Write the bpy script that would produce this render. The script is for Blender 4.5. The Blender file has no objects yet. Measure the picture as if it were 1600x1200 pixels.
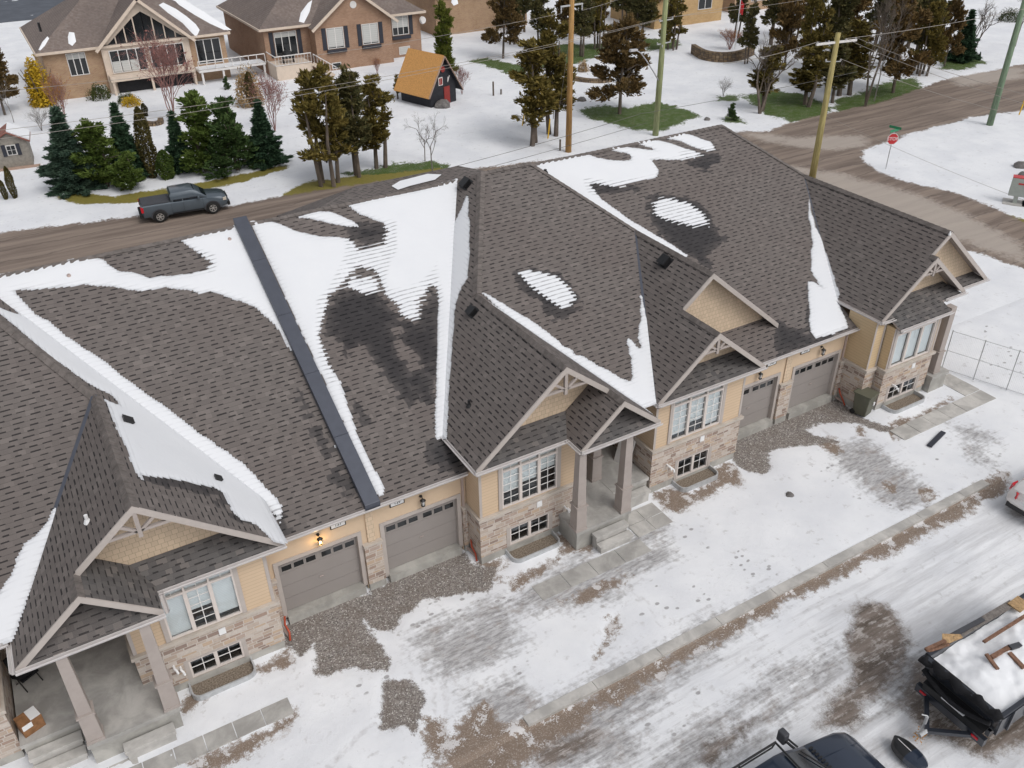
import bpy, bmesh, math, random
import numpy as np
from mathutils import Vector, Matrix
random.seed(7); RNG = np.random.RandomState(11)
SC = bpy.context.scene; COL = SC.collection
# ------------------------------------------------------------------ camera, sky, sun, exposure
FPX, YAW, PITCH, ROLL = 1365.23, 0.523221, 0.573858, -0.0138558
CAM = np.array([0.0, -20.561, 21.6])
_F = np.array([math.sin(YAW)*math.cos(PITCH), math.cos(YAW)*math.cos(PITCH), -math.sin(PITCH)])
_r = np.array([math.cos(YAW), -math.sin(YAW), 0.0]); _u = np.cross(_r, _F)
_R = math.cos(ROLL)*_r + math.sin(ROLL)*_u; _U = -math.sin(ROLL)*_r + math.cos(ROLL)*_u
cam = bpy.data.cameras.new('camera'); co = bpy.data.objects.new('camera', cam); COL.objects.link(co)
co.matrix_world = Matrix(((_R[0], _U[0], -_F[0], CAM[0]), (_R[1], _U[1], -_F[1], CAM[1]), (_R[2], _U[2], -_F[2], CAM[2]), (0, 0, 0, 1)))
cam.sensor_width = 36.0; cam.lens = FPX/1600*36.0; cam.clip_end = 3000; SC.camera = co
W = bpy.data.worlds.new('World'); SC.world = W; W.use_nodes = True
nt = W.node_tree; bg = nt.nodes['Background']
sky = nt.nodes.new('ShaderNodeTexSky'); sky.sky_type = 'NISHITA'; sky.sun_disc = False
SUN_EL, SUN_ROT = math.radians(52), math.radians(162)
sky.sun_elevation = SUN_EL; sky.sun_rotation = SUN_ROT; sky.air_density = 1.0; sky.dust_density = 4.0; sky.ozone_density = 1.0
hs = nt.nodes.new('ShaderNodeHueSaturation'); hs.inputs['Saturation'].default_value = 0.22
nt.links.new(sky.outputs[0], hs.inputs['Color']); nt.links.new(hs.outputs[0], bg.inputs[0]); bg.inputs[1].default_value = 0.15
sl = bpy.data.lights.new('sun', 'SUN'); sl.energy = 0.5; sl.angle = math.radians(20); sl.color = (1.0, 0.97, 0.93)
so = bpy.data.objects.new('sun', sl); COL.objects.link(so)
sd = Vector((math.sin(SUN_ROT)*math.cos(SUN_EL), math.cos(SUN_ROT)*math.cos(SUN_EL), math.sin(SUN_EL)))
so.rotation_euler = sd.to_track_quat('Z', 'Y').to_euler()
SC.view_settings.view_transform = 'Standard'; SC.view_settings.look = 'None'; SC.view_settings.gamma = 1; SC.view_settings.exposure = 0.0

# ------------------------------------------------------------------ measuring helpers (photo survey -> metres)
def ray(x, y): return _F*FPX + _R*(x-800) + _U*(600-y)
def G(x, y, z=0.0):
    d = ray(x, y); t = (z-CAM[2])/d[2]; p = CAM+t*d; return (float(p[0]), float(p[1]), z)
def PY(x, y, yy):
    d = ray(x, y); t = (yy-CAM[1])/d[1]; p = CAM+t*d; return (float(p[0]), float(p[1]), float(p[2]))
def PL(x, y, n, d0):
    d = ray(x, y); n = np.array(n, float); t = (d0-n@CAM)/(n@d); p = CAM+t*d; return tuple(float(a) for a in p)
def proj(p):
    v = np.array(p, float)-CAM; z = v@_F; return 800+FPX*(v@_R)/z, 600-FPX*(v@_U)/z
def height_to(base, ytop):
    lo, hi = 0.1, 21.0
    for _ in range(40):
        m = (lo+hi)/2
        if proj((base[0], base[1], m))[1] > ytop: lo = m
        else: hi = m
    return lo
# ------------------------------------------------------------------ object helpers
def tag(o, label=None, cat=None, group=None, kind=None):
    if label: o['label'] = label
    if cat: o['category'] = cat
    if group: o['group'] = group
    if kind: o['kind'] = kind
    return o
def empty(name, loc=(0, 0, 0), rz=0.0):
    o = bpy.data.objects.new(name, None); COL.objects.link(o); o.location = loc; o.rotation_euler = (0, 0, rz)
    o.empty_display_size = 0.2; return o
def rootloc(o):
    while o.parent: o = o.parent
    return o.location if o.type == 'EMPTY' else Vector((0, 0, 0))
class MB:
    def __init__(s): s.v = []; s.f = []; s.uv = []; s.m = []
    def poly(s, pts, mi=0, uv=None):
        b = len(s.v); s.v += [tuple(map(float, p)) for p in pts]; s.f.append(tuple(range(b, b+len(pts)))); s.m.append(mi)
        if uv is None:
            a = Vector(pts[0]); n = Vector((0, 0, 0)); k = len(pts)
            for i in range(k):
                p, q = Vector(pts[i]), Vector(pts[(i+1) % k]); n += (p-a).cross(q-a)
            n = n.normalized() if n.length > 1e-12 else Vector((0, 0, 1))
            if abs(n.z) > 0.995: uv = [(p[0], p[1]) for p in pts]
            else:
                h = Vector((0, 0, 1)).cross(n).normalized(); w = n.cross(h)
                uv = [(Vector(p).dot(h), Vector(p).dot(w)) for p in pts]
        s.uv += list(uv); return s
    def box(s, x0, y0, z0, x1, y1, z1, mi=0):
        if x0 > x1: x0, x1 = x1, x0
        if y0 > y1: y0, y1 = y1, y0
        if z0 > z1: z0, z1 = z1, z0
        P = [(x0,y0,z0),(x1,y0,z0),(x1,y1,z0),(x0,y1,z0),(x0,y0,z1),(x1,y0,z1),(x1,y1,z1),(x0,y1,z1)]
        for f in ((0,3,2,1),(4,5,6,7),(0,1,5,4),(1,2,6,5),(2,3,7,6),(3,0,4,7)): s.poly([P[i] for i in f], mi)
        return s
    def hexa(s, P, mi=0):
        for f in ((0,3,2,1),(4,5,6,7),(0,1,5,4),(1,2,6,5),(2,3,7,6),(3,0,4,7)): s.poly([P[i] for i in f], mi)
        return s
    def beam(s, p, q, w, h, mi=0, up=(0, 0, 1)):
        p, q = Vector(p), Vector(q); d = (q-p).normalized(); a = d.cross(Vector(up))
        if a.length < 1e-4: a = d.cross(Vector((0, 1, 0)))
        a.normalize(); b = a.cross(d); a *= w/2; b *= h/2
        P = [p-a-b, p+a-b, q+a-b, q-a-b, p-a+b, p+a+b, q+a+b, q-a+b]
        return s.hexa([tuple(x) for x in P], mi)
    def tube(s, pts, rad, n=6, mi=0, caps=True):
        pts = [Vector(p) for p in pts]; R = rad if hasattr(rad, '__len__') else [rad]*len(pts); rings = []
        for i, p in enumerate(pts):
            d = (pts[min(i+1, len(pts)-1)]-pts[max(i-1, 0)])
            if d.length < 1e-6: d = Vector((0, 0, 1))
            d.normalize(); a = d.cross(Vector((0.13, 0.21, 0.97)) if abs(d.z) < 0.9 else Vector((1, 0.1, 0))).normalized(); b = d.cross(a)
            rings.append([tuple(p+(a*math.cos(t)+b*math.sin(t))*R[i]) for t in [2*math.pi*k/n for k in range(n)]])
        for i in range(len(rings)-1):
            for k in range(n):
                j = (k+1) % n
                s.poly([rings[i][k], rings[i][j], rings[i+1][j], rings[i+1][k]], mi, uv=[(k/n, i), ((k+1)/n, i), ((k+1)/n, i+1), (k/n, i+1)])
        if caps: s.poly(rings[0][::-1], mi); s.poly(rings[-1], mi)
        return s
    def lathe(s, c, prof, n=16, mi=0):
        c = Vector(c); rings = [[(c.x+r*math.cos(2*math.pi*k/n), c.y+r*math.sin(2*math.pi*k/n), c.z+z) for k in range(n)] for r, z in prof]
        for i in range(len(rings)-1):
            for k in range(n):
                j = (k+1) % n; s.poly([rings[i][k], rings[i][j], rings[i+1][j], rings[i+1][k]], mi)
        s.poly(rings[0][::-1], mi); s.poly(rings[-1], mi); return s
    def prism(s, pts, off, mi=0):
        off = Vector(off); top = [tuple(Vector(p)+off) for p in pts]; k = len(pts)
        s.poly(pts[::-1], mi); s.poly(top, mi)
        for i in range(k):
            j = (i+1) % k; s.poly([pts[i], pts[j], top[j], top[i]], mi)
        return s
    def build(s, name, mats, parent=None, world=True, smooth=False, weld=False):
        me = bpy.data.meshes.new(name); off = rootloc(parent) if (parent is not None and world) else Vector((0, 0, 0))
        V = [(p[0]-off.x, p[1]-off.y, p[2]-off.z) for p in s.v]
        me.from_pydata(V, [], s.f)
        u = me.uv_layers.new(name='UVMap'); u.data.foreach_set('uv', [c for t in s.uv for c in t])
        if not isinstance(mats, (list, tuple)): mats = [mats]
        for m in mats: me.materials.append(m)
        me.polygons.foreach_set('material_index', s.m)
        if smooth or weld:
            bm = bmesh.new(); bm.from_mesh(me); bmesh.ops.remove_doubles(bm, verts=bm.verts, dist=0.0008)
            bm.to_mesh(me); bm.free()
        if smooth:
            me.polygons.foreach_set('use_smooth', [True]*len(me.polygons))
        me.update(); o = bpy.data.objects.new(name, me); COL.objects.link(o)
        if parent is not None: o.parent = parent
        return o
def round_edges(o, w=0.02, seg=2, ang=35):
    me = o.data; bm = bmesh.new(); bm.from_mesh(me); bmesh.ops.remove_doubles(bm, verts=bm.verts, dist=0.0008)
    es = [e for e in bm.edges if len(e.link_faces) == 2 and e.calc_face_angle(0) > math.radians(ang)]
    bmesh.ops.bevel(bm, geom=es, offset=w, segments=seg, affect='EDGES', profile=0.7, clamp_overlap=True)
    bm.to_mesh(me); bm.free(); return o
def grid_cut(o, step, zspan=None):
    me = o.data; bm = bmesh.new(); bm.from_mesh(me)
    for ax in (0, 1):
        lo = min(v.co[ax] for v in bm.verts); hi = max(v.co[ax] for v in bm.verts); t = lo+step
        while t < hi:
            n = [0, 0, 0]; n[ax] = 1; c = [0, 0, 0]; c[ax] = t
            bmesh.ops.bisect_plane(bm, geom=bm.verts[:]+bm.edges[:]+bm.faces[:], plane_co=c, plane_no=n); t += step
    bm.to_mesh(me); bm.free()
# ------------------------------------------------------------------ numeric helpers
def vnoise(x, y, seed=0):
    xi = np.floor(x).astype(np.int64); yi = np.floor(y).astype(np.int64); fx = x-xi; fy = y-yi
    fx = fx*fx*(3-2*fx); fy = fy*fy*(3-2*fy)
    def h(a, b):
        n = (a*374761393+b*668265263+seed*1442695041) & 0x7fffffff; n = ((n ^ (n >> 13))*1274126177) & 0x7fffffff
        return ((n ^ (n >> 16)) & 0xffff)/65535.0
    return (h(xi, yi)*(1-fx)+h(xi+1, yi)*fx)*(1-fy)+(h(xi, yi+1)*(1-fx)+h(xi+1, yi+1)*fx)*fy
def fbm(x, y, seed=0, o=3):
    s = 0; a = 0.5
    for i in range(o): s = s+a*(vnoise(x, y, seed+i)-0.5); x = x*2.03; y = y*2.03; a *= 0.5
    return s
def sdist(X, Y, poly):
    P = np.array(poly, float); n = len(P); best = np.full(X.shape, 1e9); inside = np.zeros(X.shape, bool)
    for i in range(n):
        ax, ay = P[i][0], P[i][1]; bx, by = P[(i+1) % n][0], P[(i+1) % n][1]; dx, dy = bx-ax, by-ay
        t = np.clip(((X-ax)*dx+(Y-ay)*dy)/(dx*dx+dy*dy+1e-12), 0, 1); d = (X-ax-t*dx)**2+(Y-ay-t*dy)**2
        best = np.minimum(best, d)
        c = ((ay > Y) != (by > Y)) & (X < (bx-ax)*(Y-ay)/(by-ay+1e-12)+ax); inside ^= c
    return np.where(inside, 1, -1)*np.sqrt(best)
def union(X, Y, polys):
    r = np.full(X.shape, -9.0)
    for p in polys:
        P = np.array(p); m = (X > P[:, 0].min()-2.5) & (X < P[:, 0].max()+2.5) & (Y > P[:, 1].min()-2.5) & (Y < P[:, 1].max()+2.5)
        if m.any(): r[m] = np.maximum(r[m], sdist(X[m], Y[m], P))
    return r
# ------------------------------------------------------------------ materials
def newmat(name, rough=0.7, spec=0.3):
    m = bpy.data.materials.new(name); m.use_nodes = True; b = m.node_tree.nodes['Principled BSDF']
    b.inputs['Roughness'].default_value = rough; b.inputs['Specular IOR Level'].default_value = spec; return m, m.node_tree, b
class N:
    def __init__(s, nt): s.nt = nt
    def n(s, t, **k):
        o = s.nt.nodes.new('ShaderNode'+t)
        for a, v in k.items(): setattr(o, a, v)
        return o
    def lk(s, a, b): s.nt.links.new(a, b)
    def put(s, v, inp):
        if isinstance(v, bpy.types.NodeSocket): s.lk(v, inp)
        elif isinstance(v, (tuple, list)) and inp.type == 'RGBA' and len(v) == 3: inp.default_value = (*v, 1)
        else: inp.default_value = v
    def m(s, op, a, b=None, c=None, clamp=False):
        o = s.n('Math', operation=op); o.use_clamp = clamp; s.put(a, o.inputs[0])
        if b is not None: s.put(b, o.inputs[1])
        if c is not None: s.put(c, o.inputs[2])
        return o.outputs[0]
    def mix(s, f, a, b, mode='MIX'):
        o = s.n('Mix', data_type='RGBA', blend_type=mode); s.put(f, o.inputs[0]); s.put(a, o.inputs[6]); s.put(b, o.inputs[7]); return o.outputs[2]
    def noise(s, vec, scale, detail=4, rough=0.55, out='Fac', dist=0.0):
        o = s.n('TexNoise'); o.inputs['Scale'].default_value = scale; o.inputs['Detail'].default_value = detail; o.inputs['Roughness'].default_value = rough
        o.inputs['Distortion'].default_value = dist
        if vec is not None: s.lk(vec, o.inputs['Vector'])
        return o.outputs[out]
    def ramp(s, f, lo, hi):
        o = s.n('MapRange'); o.interpolation_type = 'SMOOTHSTEP'; s.put(f, o.inputs[0]); s.put(lo, o.inputs[1]); s.put(hi, o.inputs[2]); return o.outputs[0]
    def uv(s): return s.n('UVMap').outputs[0]
    def pos(s): return s.n('NewGeometry').outputs['Position']
    def objc(s): return s.n('TexCoord').outputs['Object']
    def attr(s, nm): return s.n('Attribute', attribute_name=nm).outputs['Fac']
    def xyz(s, v):
        o = s.n('SeparateXYZ'); s.lk(v, o.inputs[0]); return o.outputs
    def comb(s, x, y, z=0.0):
        o = s.n('CombineXYZ'); s.put(x, o.inputs[0]); s.put(y, o.inputs[1]); s.put(z, o.inputs[2]); return o.outputs[0]
    def wn(s, v):
        o = s.n('TexWhiteNoise', noise_dimensions='3D'); s.lk(v, o.inputs[0]); return o.outputs[0]
    def bump(s, h, strength, dist, bsdf):
        o = s.n('Bump'); o.inputs['Strength'].default_value = strength; o.inputs['Distance'].default_value = dist; s.lk(h, o.inputs['Height']); s.lk(o.outputs[0], bsdf.inputs['Normal'])
def plain(name, c, rough=0.6, spec=0.3, metal=0.0, var=0.08, sc=3.0, bump=0.0, coat=0.0):
    m, nt, b = newmat(name, rough, spec); q = N(nt); b.inputs['Metallic'].default_value = metal
    if coat: b.inputs['Coat Weight'].default_value = coat; b.inputs['Coat Roughness'].default_value = 0.08
    nz = q.noise(q.objc(), sc, 5, 0.6); f = q.ramp(nz, 0.3, 0.7)
    col = q.mix(f, tuple(x*(1-var) for x in c), tuple(min(1, x*(1+var)) for x in c)); q.lk(col, b.inputs['Base Color'])
    if bump: q.bump(q.noise(q.objc(), sc*6, 4), bump, 0.02, b)
    return m
def shingle(name, c1, c2, row=0.178, tab=0.43, wetk=1.0, dash=0.93):
    m, nt, b = newmat(name, 0.85, 0.25); q = N(nt); u, v, _ = q.xyz(q.uv())
    vr = q.m('DIVIDE', v, row); r = q.m('FLOOR', vr); fv = q.m('FRACT', vr)
    rn = q.wn(q.comb(r, 3.7)); uu = q.m('ADD', q.m('DIVIDE', u, tab), q.m('MULTIPLY', rn, 5.0))
    uu = q.m('ADD', uu, q.m('MULTIPLY', q.noise(q.comb(u, q.m('MULTIPLY', r, 7.3)), 1.3, 1), 0.9))
    cell = q.m('FLOOR', uu); fu = q.m('FRACT', uu); cn = q.wn(q.comb(cell, r)); cn2 = q.wn(q.comb(r, cell, 5.0))
    half = q.m('FLOOR', q.m('MULTIPLY', uu, 2.0)); hn = q.wn(q.comb(half, r, 9.0))
    w = q.m('ADD', 0.34, q.m('MULTIPLY', cn2, 0.32)); st = q.m('MULTIPLY', cn, 0.3)
    inu = q.m('MULTIPLY', q.m('GREATER_THAN', fu, st), q.m('LESS_THAN', fu, q.m('ADD', st, w)))
    inv = q.m('LESS_THAN', fv, q.m('ADD', 0.18, q.m('MULTIPLY', cn, 0.13))); ds = q.m('MULTIPLY', inu, inv)
    line = q.m('MULTIPLY', q.m('LESS_THAN', fv, 0.08), 0.35)
    base = q.mix(q.ramp(hn, 0.0, 1.0), c1, c2)
    base = q.mix(q.m('MULTIPLY', q.m('GREATER_THAN', hn, 0.9), 0.34), base, (0.21, 0.185, 0.172))
    big = q.noise(q.uv(), 0.22, 3, 0.6); base = q.mix(q.m('MULTIPLY', q.ramp(big, 0.35, 0.7), 0.5), base, (0.128, 0.105, 0.097), 'MIX')
    gr = q.noise(q.uv(), 60, 2); base = q.mix(q.m('MULTIPLY', q.m('SUBTRACT', gr, 0.5), 0.9, clamp=True), base, (0.3, 0.28, 0.27))
    dk = q.m('MAXIMUM', q.m('MULTIPLY', ds, dash), line); base = q.mix(dk, base, (0.022, 0.02, 0.021))  # dashes: dark granule bands, with the shadow of the thick laminations painted in
    wet = q.m('ADD', q.attr('wet') if wetk else -1.0, q.m('MULTIPLY', q.m('SUBTRACT', cn, 0.5), 0.30)); wf = q.m('ADD', q.m('MULTIPLY', q.ramp(wet, -0.04, 0.03), .72), q.m('MULTIPLY', q.ramp(q.m('ADD', wet, q.m('MULTIPLY', q.m('SUBTRACT', big, .5), .8)), 0.0, .45), .28))
    base = q.mix(q.m('MULTIPLY', wf, wetk), base, (0.27, 0.285, 0.315), 'MULTIPLY'); q.lk(base, b.inputs['Base Color'])
    q.lk(q.m('SUBTRACT', 0.85, q.m('MULTIPLY', wf, 0.42)), b.inputs['Roughness'])
    h = q.m('SUBTRACT', q.m('MULTIPLY', q.m('SUBTRACT', 1.0, fv), 1.0), q.m('MULTIPLY', ds, 0.6)); q.bump(h, 0.5, 0.012, b); return m
def lap(name, c, step=0.13):
    m, nt, b = newmat(name, 0.6, 0.3); q = N(nt); u, v, _ = q.xyz(q.uv()); f = q.m('FRACT', q.m('DIVIDE', v, step))
    gap = q.m('LESS_THAN', f, 0.12); nz = q.noise(q.uv(), 1.2, 4); base = q.mix(nz, tuple(x*0.93 for x in c), tuple(x*1.07 for x in c))
    base = q.mix(q.m('MULTIPLY', gap, 0.35), base, tuple(x*0.4 for x in c)); q.lk(base, b.inputs['Base Color']); q.bump(q.m('SUBTRACT', 1.0, f), 0.5, 0.012, b); return m
def shake(name, c):
    m, nt, b = newmat(name, 0.7, 0.25); q = N(nt); bt = q.n('TexBrick'); q.lk(q.uv(), bt.inputs['Vector']); bt.inputs['Scale'].default_value = 1.0
    bt.inputs['Brick Width'].default_value = 0.17; bt.inputs['Row Height'].default_value = 0.17; bt.inputs['Mortar Size'].default_value = 0.006; bt.offset = 0.37; bt.inputs['Bias'].default_value = 0
    bt.inputs['Color1'].default_value = (*[x*0.93 for x in c], 1); bt.inputs['Color2'].default_value = (*[x*1.05 for x in c], 1); bt.inputs['Mortar'].default_value = (*[x*0.6 for x in c], 1)
    q.lk(bt.outputs[0], b.inputs['Base Color']); return m
def stone(name, cols, mort, rw=0.34, rh=0.13):
    m, nt, b = newmat(name, 0.85, 0.2); q = N(nt); u, v, _ = q.xyz(q.uv())
    # courses of two heights, stones of random length
    vv = q.m('DIVIDE', v, rh*2); r2 = q.m('FLOOR', vv); f2 = q.m('FRACT', vv); rn = q.wn(q.comb(r2, 1.3))
    sp = q.m('ADD', 0.35, q.m('MULTIPLY', rn, 0.3)); up = q.m('GREATER_THAN', f2, sp); row = q.m('ADD', q.m('MULTIPLY', r2, 2.0), up)
    off = q.wn(q.comb(row, 8.1)); uu = q.m('ADD', q.m('DIVIDE', u, rw), q.m('MULTIPLY', off, 4.0)); uu = q.m('ADD', uu, q.m('MULTIPLY', q.noise(q.comb(u, q.m('MULTIPLY', row, 3.1)), 1.6, 0), 1.1))
    cell = q.m('FLOOR', uu); fu = q.m('FRACT', uu); cn = q.wn(q.comb(cell, row)); cn2 = q.wn(q.comb(cell, row, 4.0))
    cr = q.n('ValToRGB'); cr.color_ramp.interpolation = 'CONSTANT'; k = len(cols); cr.color_ramp.elements[0].color = (*cols[0], 1); cr.color_ramp.elements[1].position = 1/k; cr.color_ramp.elements[1].color = (*cols[1], 1)
    for i in range(2, k): e = cr.color_ramp.elements.new(i/k); e.color = (*cols[i], 1)
    q.lk(cn, cr.inputs[0]); dv = q.m('MINIMUM', q.m('MINIMUM', f2, q.m('SUBTRACT', 1.0, f2)), q.m('ABSOLUTE', q.m('SUBTRACT', f2, sp)))
    du = q.m('MINIMUM', fu, q.m('SUBTRACT', 1.0, fu)); e1 = q.m('LESS_THAN', dv, 0.045); e2 = q.m('LESS_THAN', du, 0.04); e = q.m('MAXIMUM', e1, e2)
    nz = q.noise(q.uv(), 9, 5, 0.7); base = q.mix(q.m('MULTIPLY', nz, 0.55), cr.outputs[0], (0.16, 0.12, 0.10)); base = q.mix(e, base, mort)
    q.lk(base, b.inputs['Base Color']); q.bump(q.m('ADD', q.m('SUBTRACT', 1.0, e), q.m('MULTIPLY', q.m('ADD', nz, cn2), 0.6)), 0.7, 0.02, b); return m
def brick(name, c1, c2, mo):
    m, nt, b = newmat(name, 0.85, 0.2); q = N(nt); bt = q.n('TexBrick'); q.lk(q.uv(), bt.inputs['Vector']); bt.inputs['Scale'].default_value = 1.0
    bt.inputs['Brick Width'].default_value = 0.24; bt.inputs['Row Height'].default_value = 0.085; bt.inputs['Mortar Size'].default_value = 0.01
    for a, c in (('Color1', c1), ('Color2', c2), ('Mortar', mo)): bt.inputs[a].default_value = (*c, 1)
    nz = q.noise(q.uv(), 0.9, 5, 0.65); base = q.mix(q.m('MULTIPLY', q.ramp(nz, 0.4, 0.75), 0.35), bt.outputs[0], tuple(x*0.55 for x in c2)); q.lk(base, b.inputs['Base Color']); return m
def concrete(name, c=(0.40, 0.39, 0.37), joint=0.0):
    m, nt, b = newmat(name, 0.75, 0.3); q = N(nt); p = q.pos(); n1 = q.noise(p, 1.1, 6, 0.65, dist=0.4); n2 = q.noise(p, 14, 4)
    base = q.mix(q.ramp(n1, 0.35, 0.68), tuple(x*0.62 for x in c), c); base = q.mix(q.m('MULTIPLY', n2, 0.3), base, tuple(x*0.7 for x in c)); q.lk(base, b.inputs['Base Color'])
    q.lk(q.m('ADD', 0.45, q.m('MULTIPLY', n1, 0.5)), b.inputs['Roughness']); q.bump(n2, 0.2, 0.01, b); return m
def glassy(name, tint=(0.02, 0.025, 0.03)):
    m = bpy.data.materials.new(name); m.use_nodes = True; nt = m.node_tree; q = N(nt); nt.nodes.remove(nt.nodes['Principled BSDF']); out = nt.nodes['Material Output']
    gl = q.n('BsdfGlossy'); gl.inputs['Roughness'].default_value = 0.03; gl.inputs['Color'].default_value = (0.9, 0.95, 1, 1); tr = q.n('BsdfTransparent'); tr.inputs['Color'].default_value = (0.9, 0.93, 0.94, 1)
    lw = q.n('LayerWeight'); lw.inputs[0].default_value = 0.35; nz = q.noise(q.pos(), 1.5, 2); f = q.m('ADD', 0.10, q.m('MULTIPLY', lw.outputs[0], 0.5)); mx = q.n('MixShader'); q.lk(f, mx.inputs[0]); q.lk(tr.outputs[0], mx.inputs[1]); q.lk(gl.outputs[0], mx.inputs[2]); q.lk(mx.outputs[0], out.inputs[0])
    bp = q.n('Bump'); bp.inputs['Strength'].default_value = 0.05; q.lk(nz, bp.inputs['Height']); q.lk(bp.outputs[0], gl.inputs['Normal']); return m
def leafmat(name, c1, c2, c3=None):
    m, nt, b = newmat(name, 0.75, 0.15); q = N(nt); oi = q.n('ObjectInfo').outputs['Random']; p = q.pos(); n1 = q.noise(p, 1.6, 3, 0.6); n2 = q.noise(p, 9, 2)
    base = q.mix(q.ramp(n1, 0.3, 0.7), c1, c2); base = q.mix(q.ramp(n2, 0.45, 0.8), base, c3 or tuple(x*1.6 for x in c2)); base = q.mix(q.m('MULTIPLY', oi, 0.35), base, tuple(x*0.7 for x in c1)); q.lk(base, b.inputs['Base Color'])
    b.inputs['Subsurface Weight'].default_value = 0.0; return m
def snowmat(name):
    m, nt, b = newmat(name, 0.65, 0.25); q = N(nt); p = q.pos(); n1 = q.noise(p, 0.8, 5, 0.6); n2 = q.noise(p, 12, 4, 0.6)
    q.lk(q.mix(n1, (0.74, 0.755, 0.785), (0.80, 0.81, 0.825)), b.inputs['Base Color']); q.bump(q.m('ADD', q.m('MULTIPLY', n1, 2.0), n2), 0.25, 0.03, b); return m
M = {}
M['shingle'] = shingle('brown_shingles', (0.133, 0.117, 0.110), (0.156, 0.137, 0.128))
M['shingle2'] = shingle('grey_shingles', (0.085, 0.082, 0.082), (0.125, 0.118, 0.115), dash=0.8)
M['cap'] = plain('ridge_shingle', (0.145, 0.127, 0.118), 0.85, var=0.22, sc=4)
M['farroof'] = shingle('old_brown_shingles', (0.17, 0.135, 0.12), (0.215, 0.175, 0.155), row=0.2, tab=0.4, dash=0.25, wetk=0)
M['siding'] = lap('tan_lap_siding', (0.575, 0.435, 0.30)); M['siding2'] = lap('golden_lap_siding', (0.57, 0.43, 0.265))
M['stucco'] = plain('tan_panel', (0.58, 0.445, 0.315), 0.7, var=0.04, sc=1.5)
M['shake'] = shake('tan_shakes', (0.60, 0.47, 0.34))
M['stone'] = stone('stone_veneer', [(0.54, 0.44, 0.36), (0.42, 0.31, 0.25), (0.62, 0.54, 0.47), (0.50, 0.40, 0.34), (0.60, 0.46, 0.34), (0.33, 0.25, 0.21), (0.66, 0.59, 0.53), (0.56, 0.47, 0.40)], (0.55, 0.50, 0.45))
M['cap_stone'] = plain('sill_stone', (0.47, 0.42, 0.37), 0.8, var=0.1, sc=2)
M['trim'] = plain('mauve_trim', (0.43, 0.385, 0.355), 0.55, var=0.04); M['trim2'] = plain('taupe_trim', (0.36, 0.315, 0.29), 0.6, var=0.05)
M['gutter'] = plain('gutter_metal', (0.60, 0.57, 0.56), 0.4, 0.5, var=0.05); M['down'] = plain('downspout_metal', (0.40, 0.32, 0.29), 0.45, 0.4, var=0.05)
M['gdoor'] = plain('taupe_door_paint', (0.275, 0.25, 0.235), 0.5, var=0.03, sc=1.0)
M['frame'] = plain('cream_frame', (0.62, 0.56, 0.52), 0.45, var=0.03); M['muntin'] = plain('white_bars', (0.72, 0.70, 0.68), 0.5, var=0.02)
M['glass'] = glassy('window_glass'); M['darkglass'] = plain('dark_pane', (0.012, 0.014, 0.016), 0.08, 0.6, var=0.2); M['dark'] = plain('dark_interior_and_shade', (0.018, 0.018, 0.02), 0.8, var=0.2)
M['blind'] = lap('white_blind', (0.84, 0.86, 0.85), 0.06); M['conc'] = concrete('concrete', (.48, .465, .44)); M['concl'] = concrete('pale_concrete', (0.57, 0.55, 0.52))
M['found'] = concrete('foundation_concrete', (0.47, 0.455, 0.42)); M['metal_flash'] = plain('slate_metal', (0.085, 0.092, 0.115), 0.4, 0.5, 0.3, var=0.06)
def roofsnow():
    m, nt, b = newmat('melting_roof_snow', 0.6, 0.3); q = N(nt); p = q.pos(); n1 = q.noise(p, 0.8, 5, 0.6); n2 = q.noise(p, 9, 4, 0.6); d = q.attr('depth'); c = q.attr('course'); th = q.attr('thin')
    base = q.mix(n1, (0.67, 0.685, 0.715), (0.735, 0.745, 0.765)); fv = q.m('FRACT', c); nn = q.noise(q.comb(q.m('MULTIPLY', q.attr('along'), 2.2), q.m('FLOOR', c)), 1.0, 3, .7)
    ln = q.m('MULTIPLY', q.m('LESS_THAN', fv, q.m('ADD', .06, q.m('MULTIPLY', nn, .42))), q.m('MULTIPLY', q.ramp(q.m('SUBTRACT', q.m('ADD', th, .12), q.m('MULTIPLY', d, .75)), -.12, .38), q.ramp(nn, .30, .55)))
    edge = q.ramp(q.m('ADD', d, q.m('MULTIPLY', q.m('SUBTRACT', n2, .5), .14)), .09, .0)
    base = q.mix(q.m('MULTIPLY', ln, .68), base, (.24, .24, .255)); base = q.mix(q.m('MULTIPLY', edge, .45), base, (.36, .37, .395)); q.lk(base, b.inputs['Base Color']); q.bump(q.m('ADD', q.m('MULTIPLY', n1, 2.0), n2), 0.25, 0.03, b); return m
M['rsnow'] = roofsnow(); M['snow'] = snowmat('snow'); M['black'] = plain('black_metal', (0.012, 0.012, 0.013), 0.4, 0.5, var=0.1); M['white'] = plain('white_plastic', (0.75, 0.75, 0.75), 0.4, var=0.02)
M['galv'] = plain('galvanised_steel', (0.48, 0.49, 0.50), 0.5, 0.5, 0.3, var=0.12, sc=6); M['gravelm'] = plain('well_gravel', (0.22, 0.18, 0.14), 0.9, var=0.5, sc=22, bump=0.6)
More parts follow.
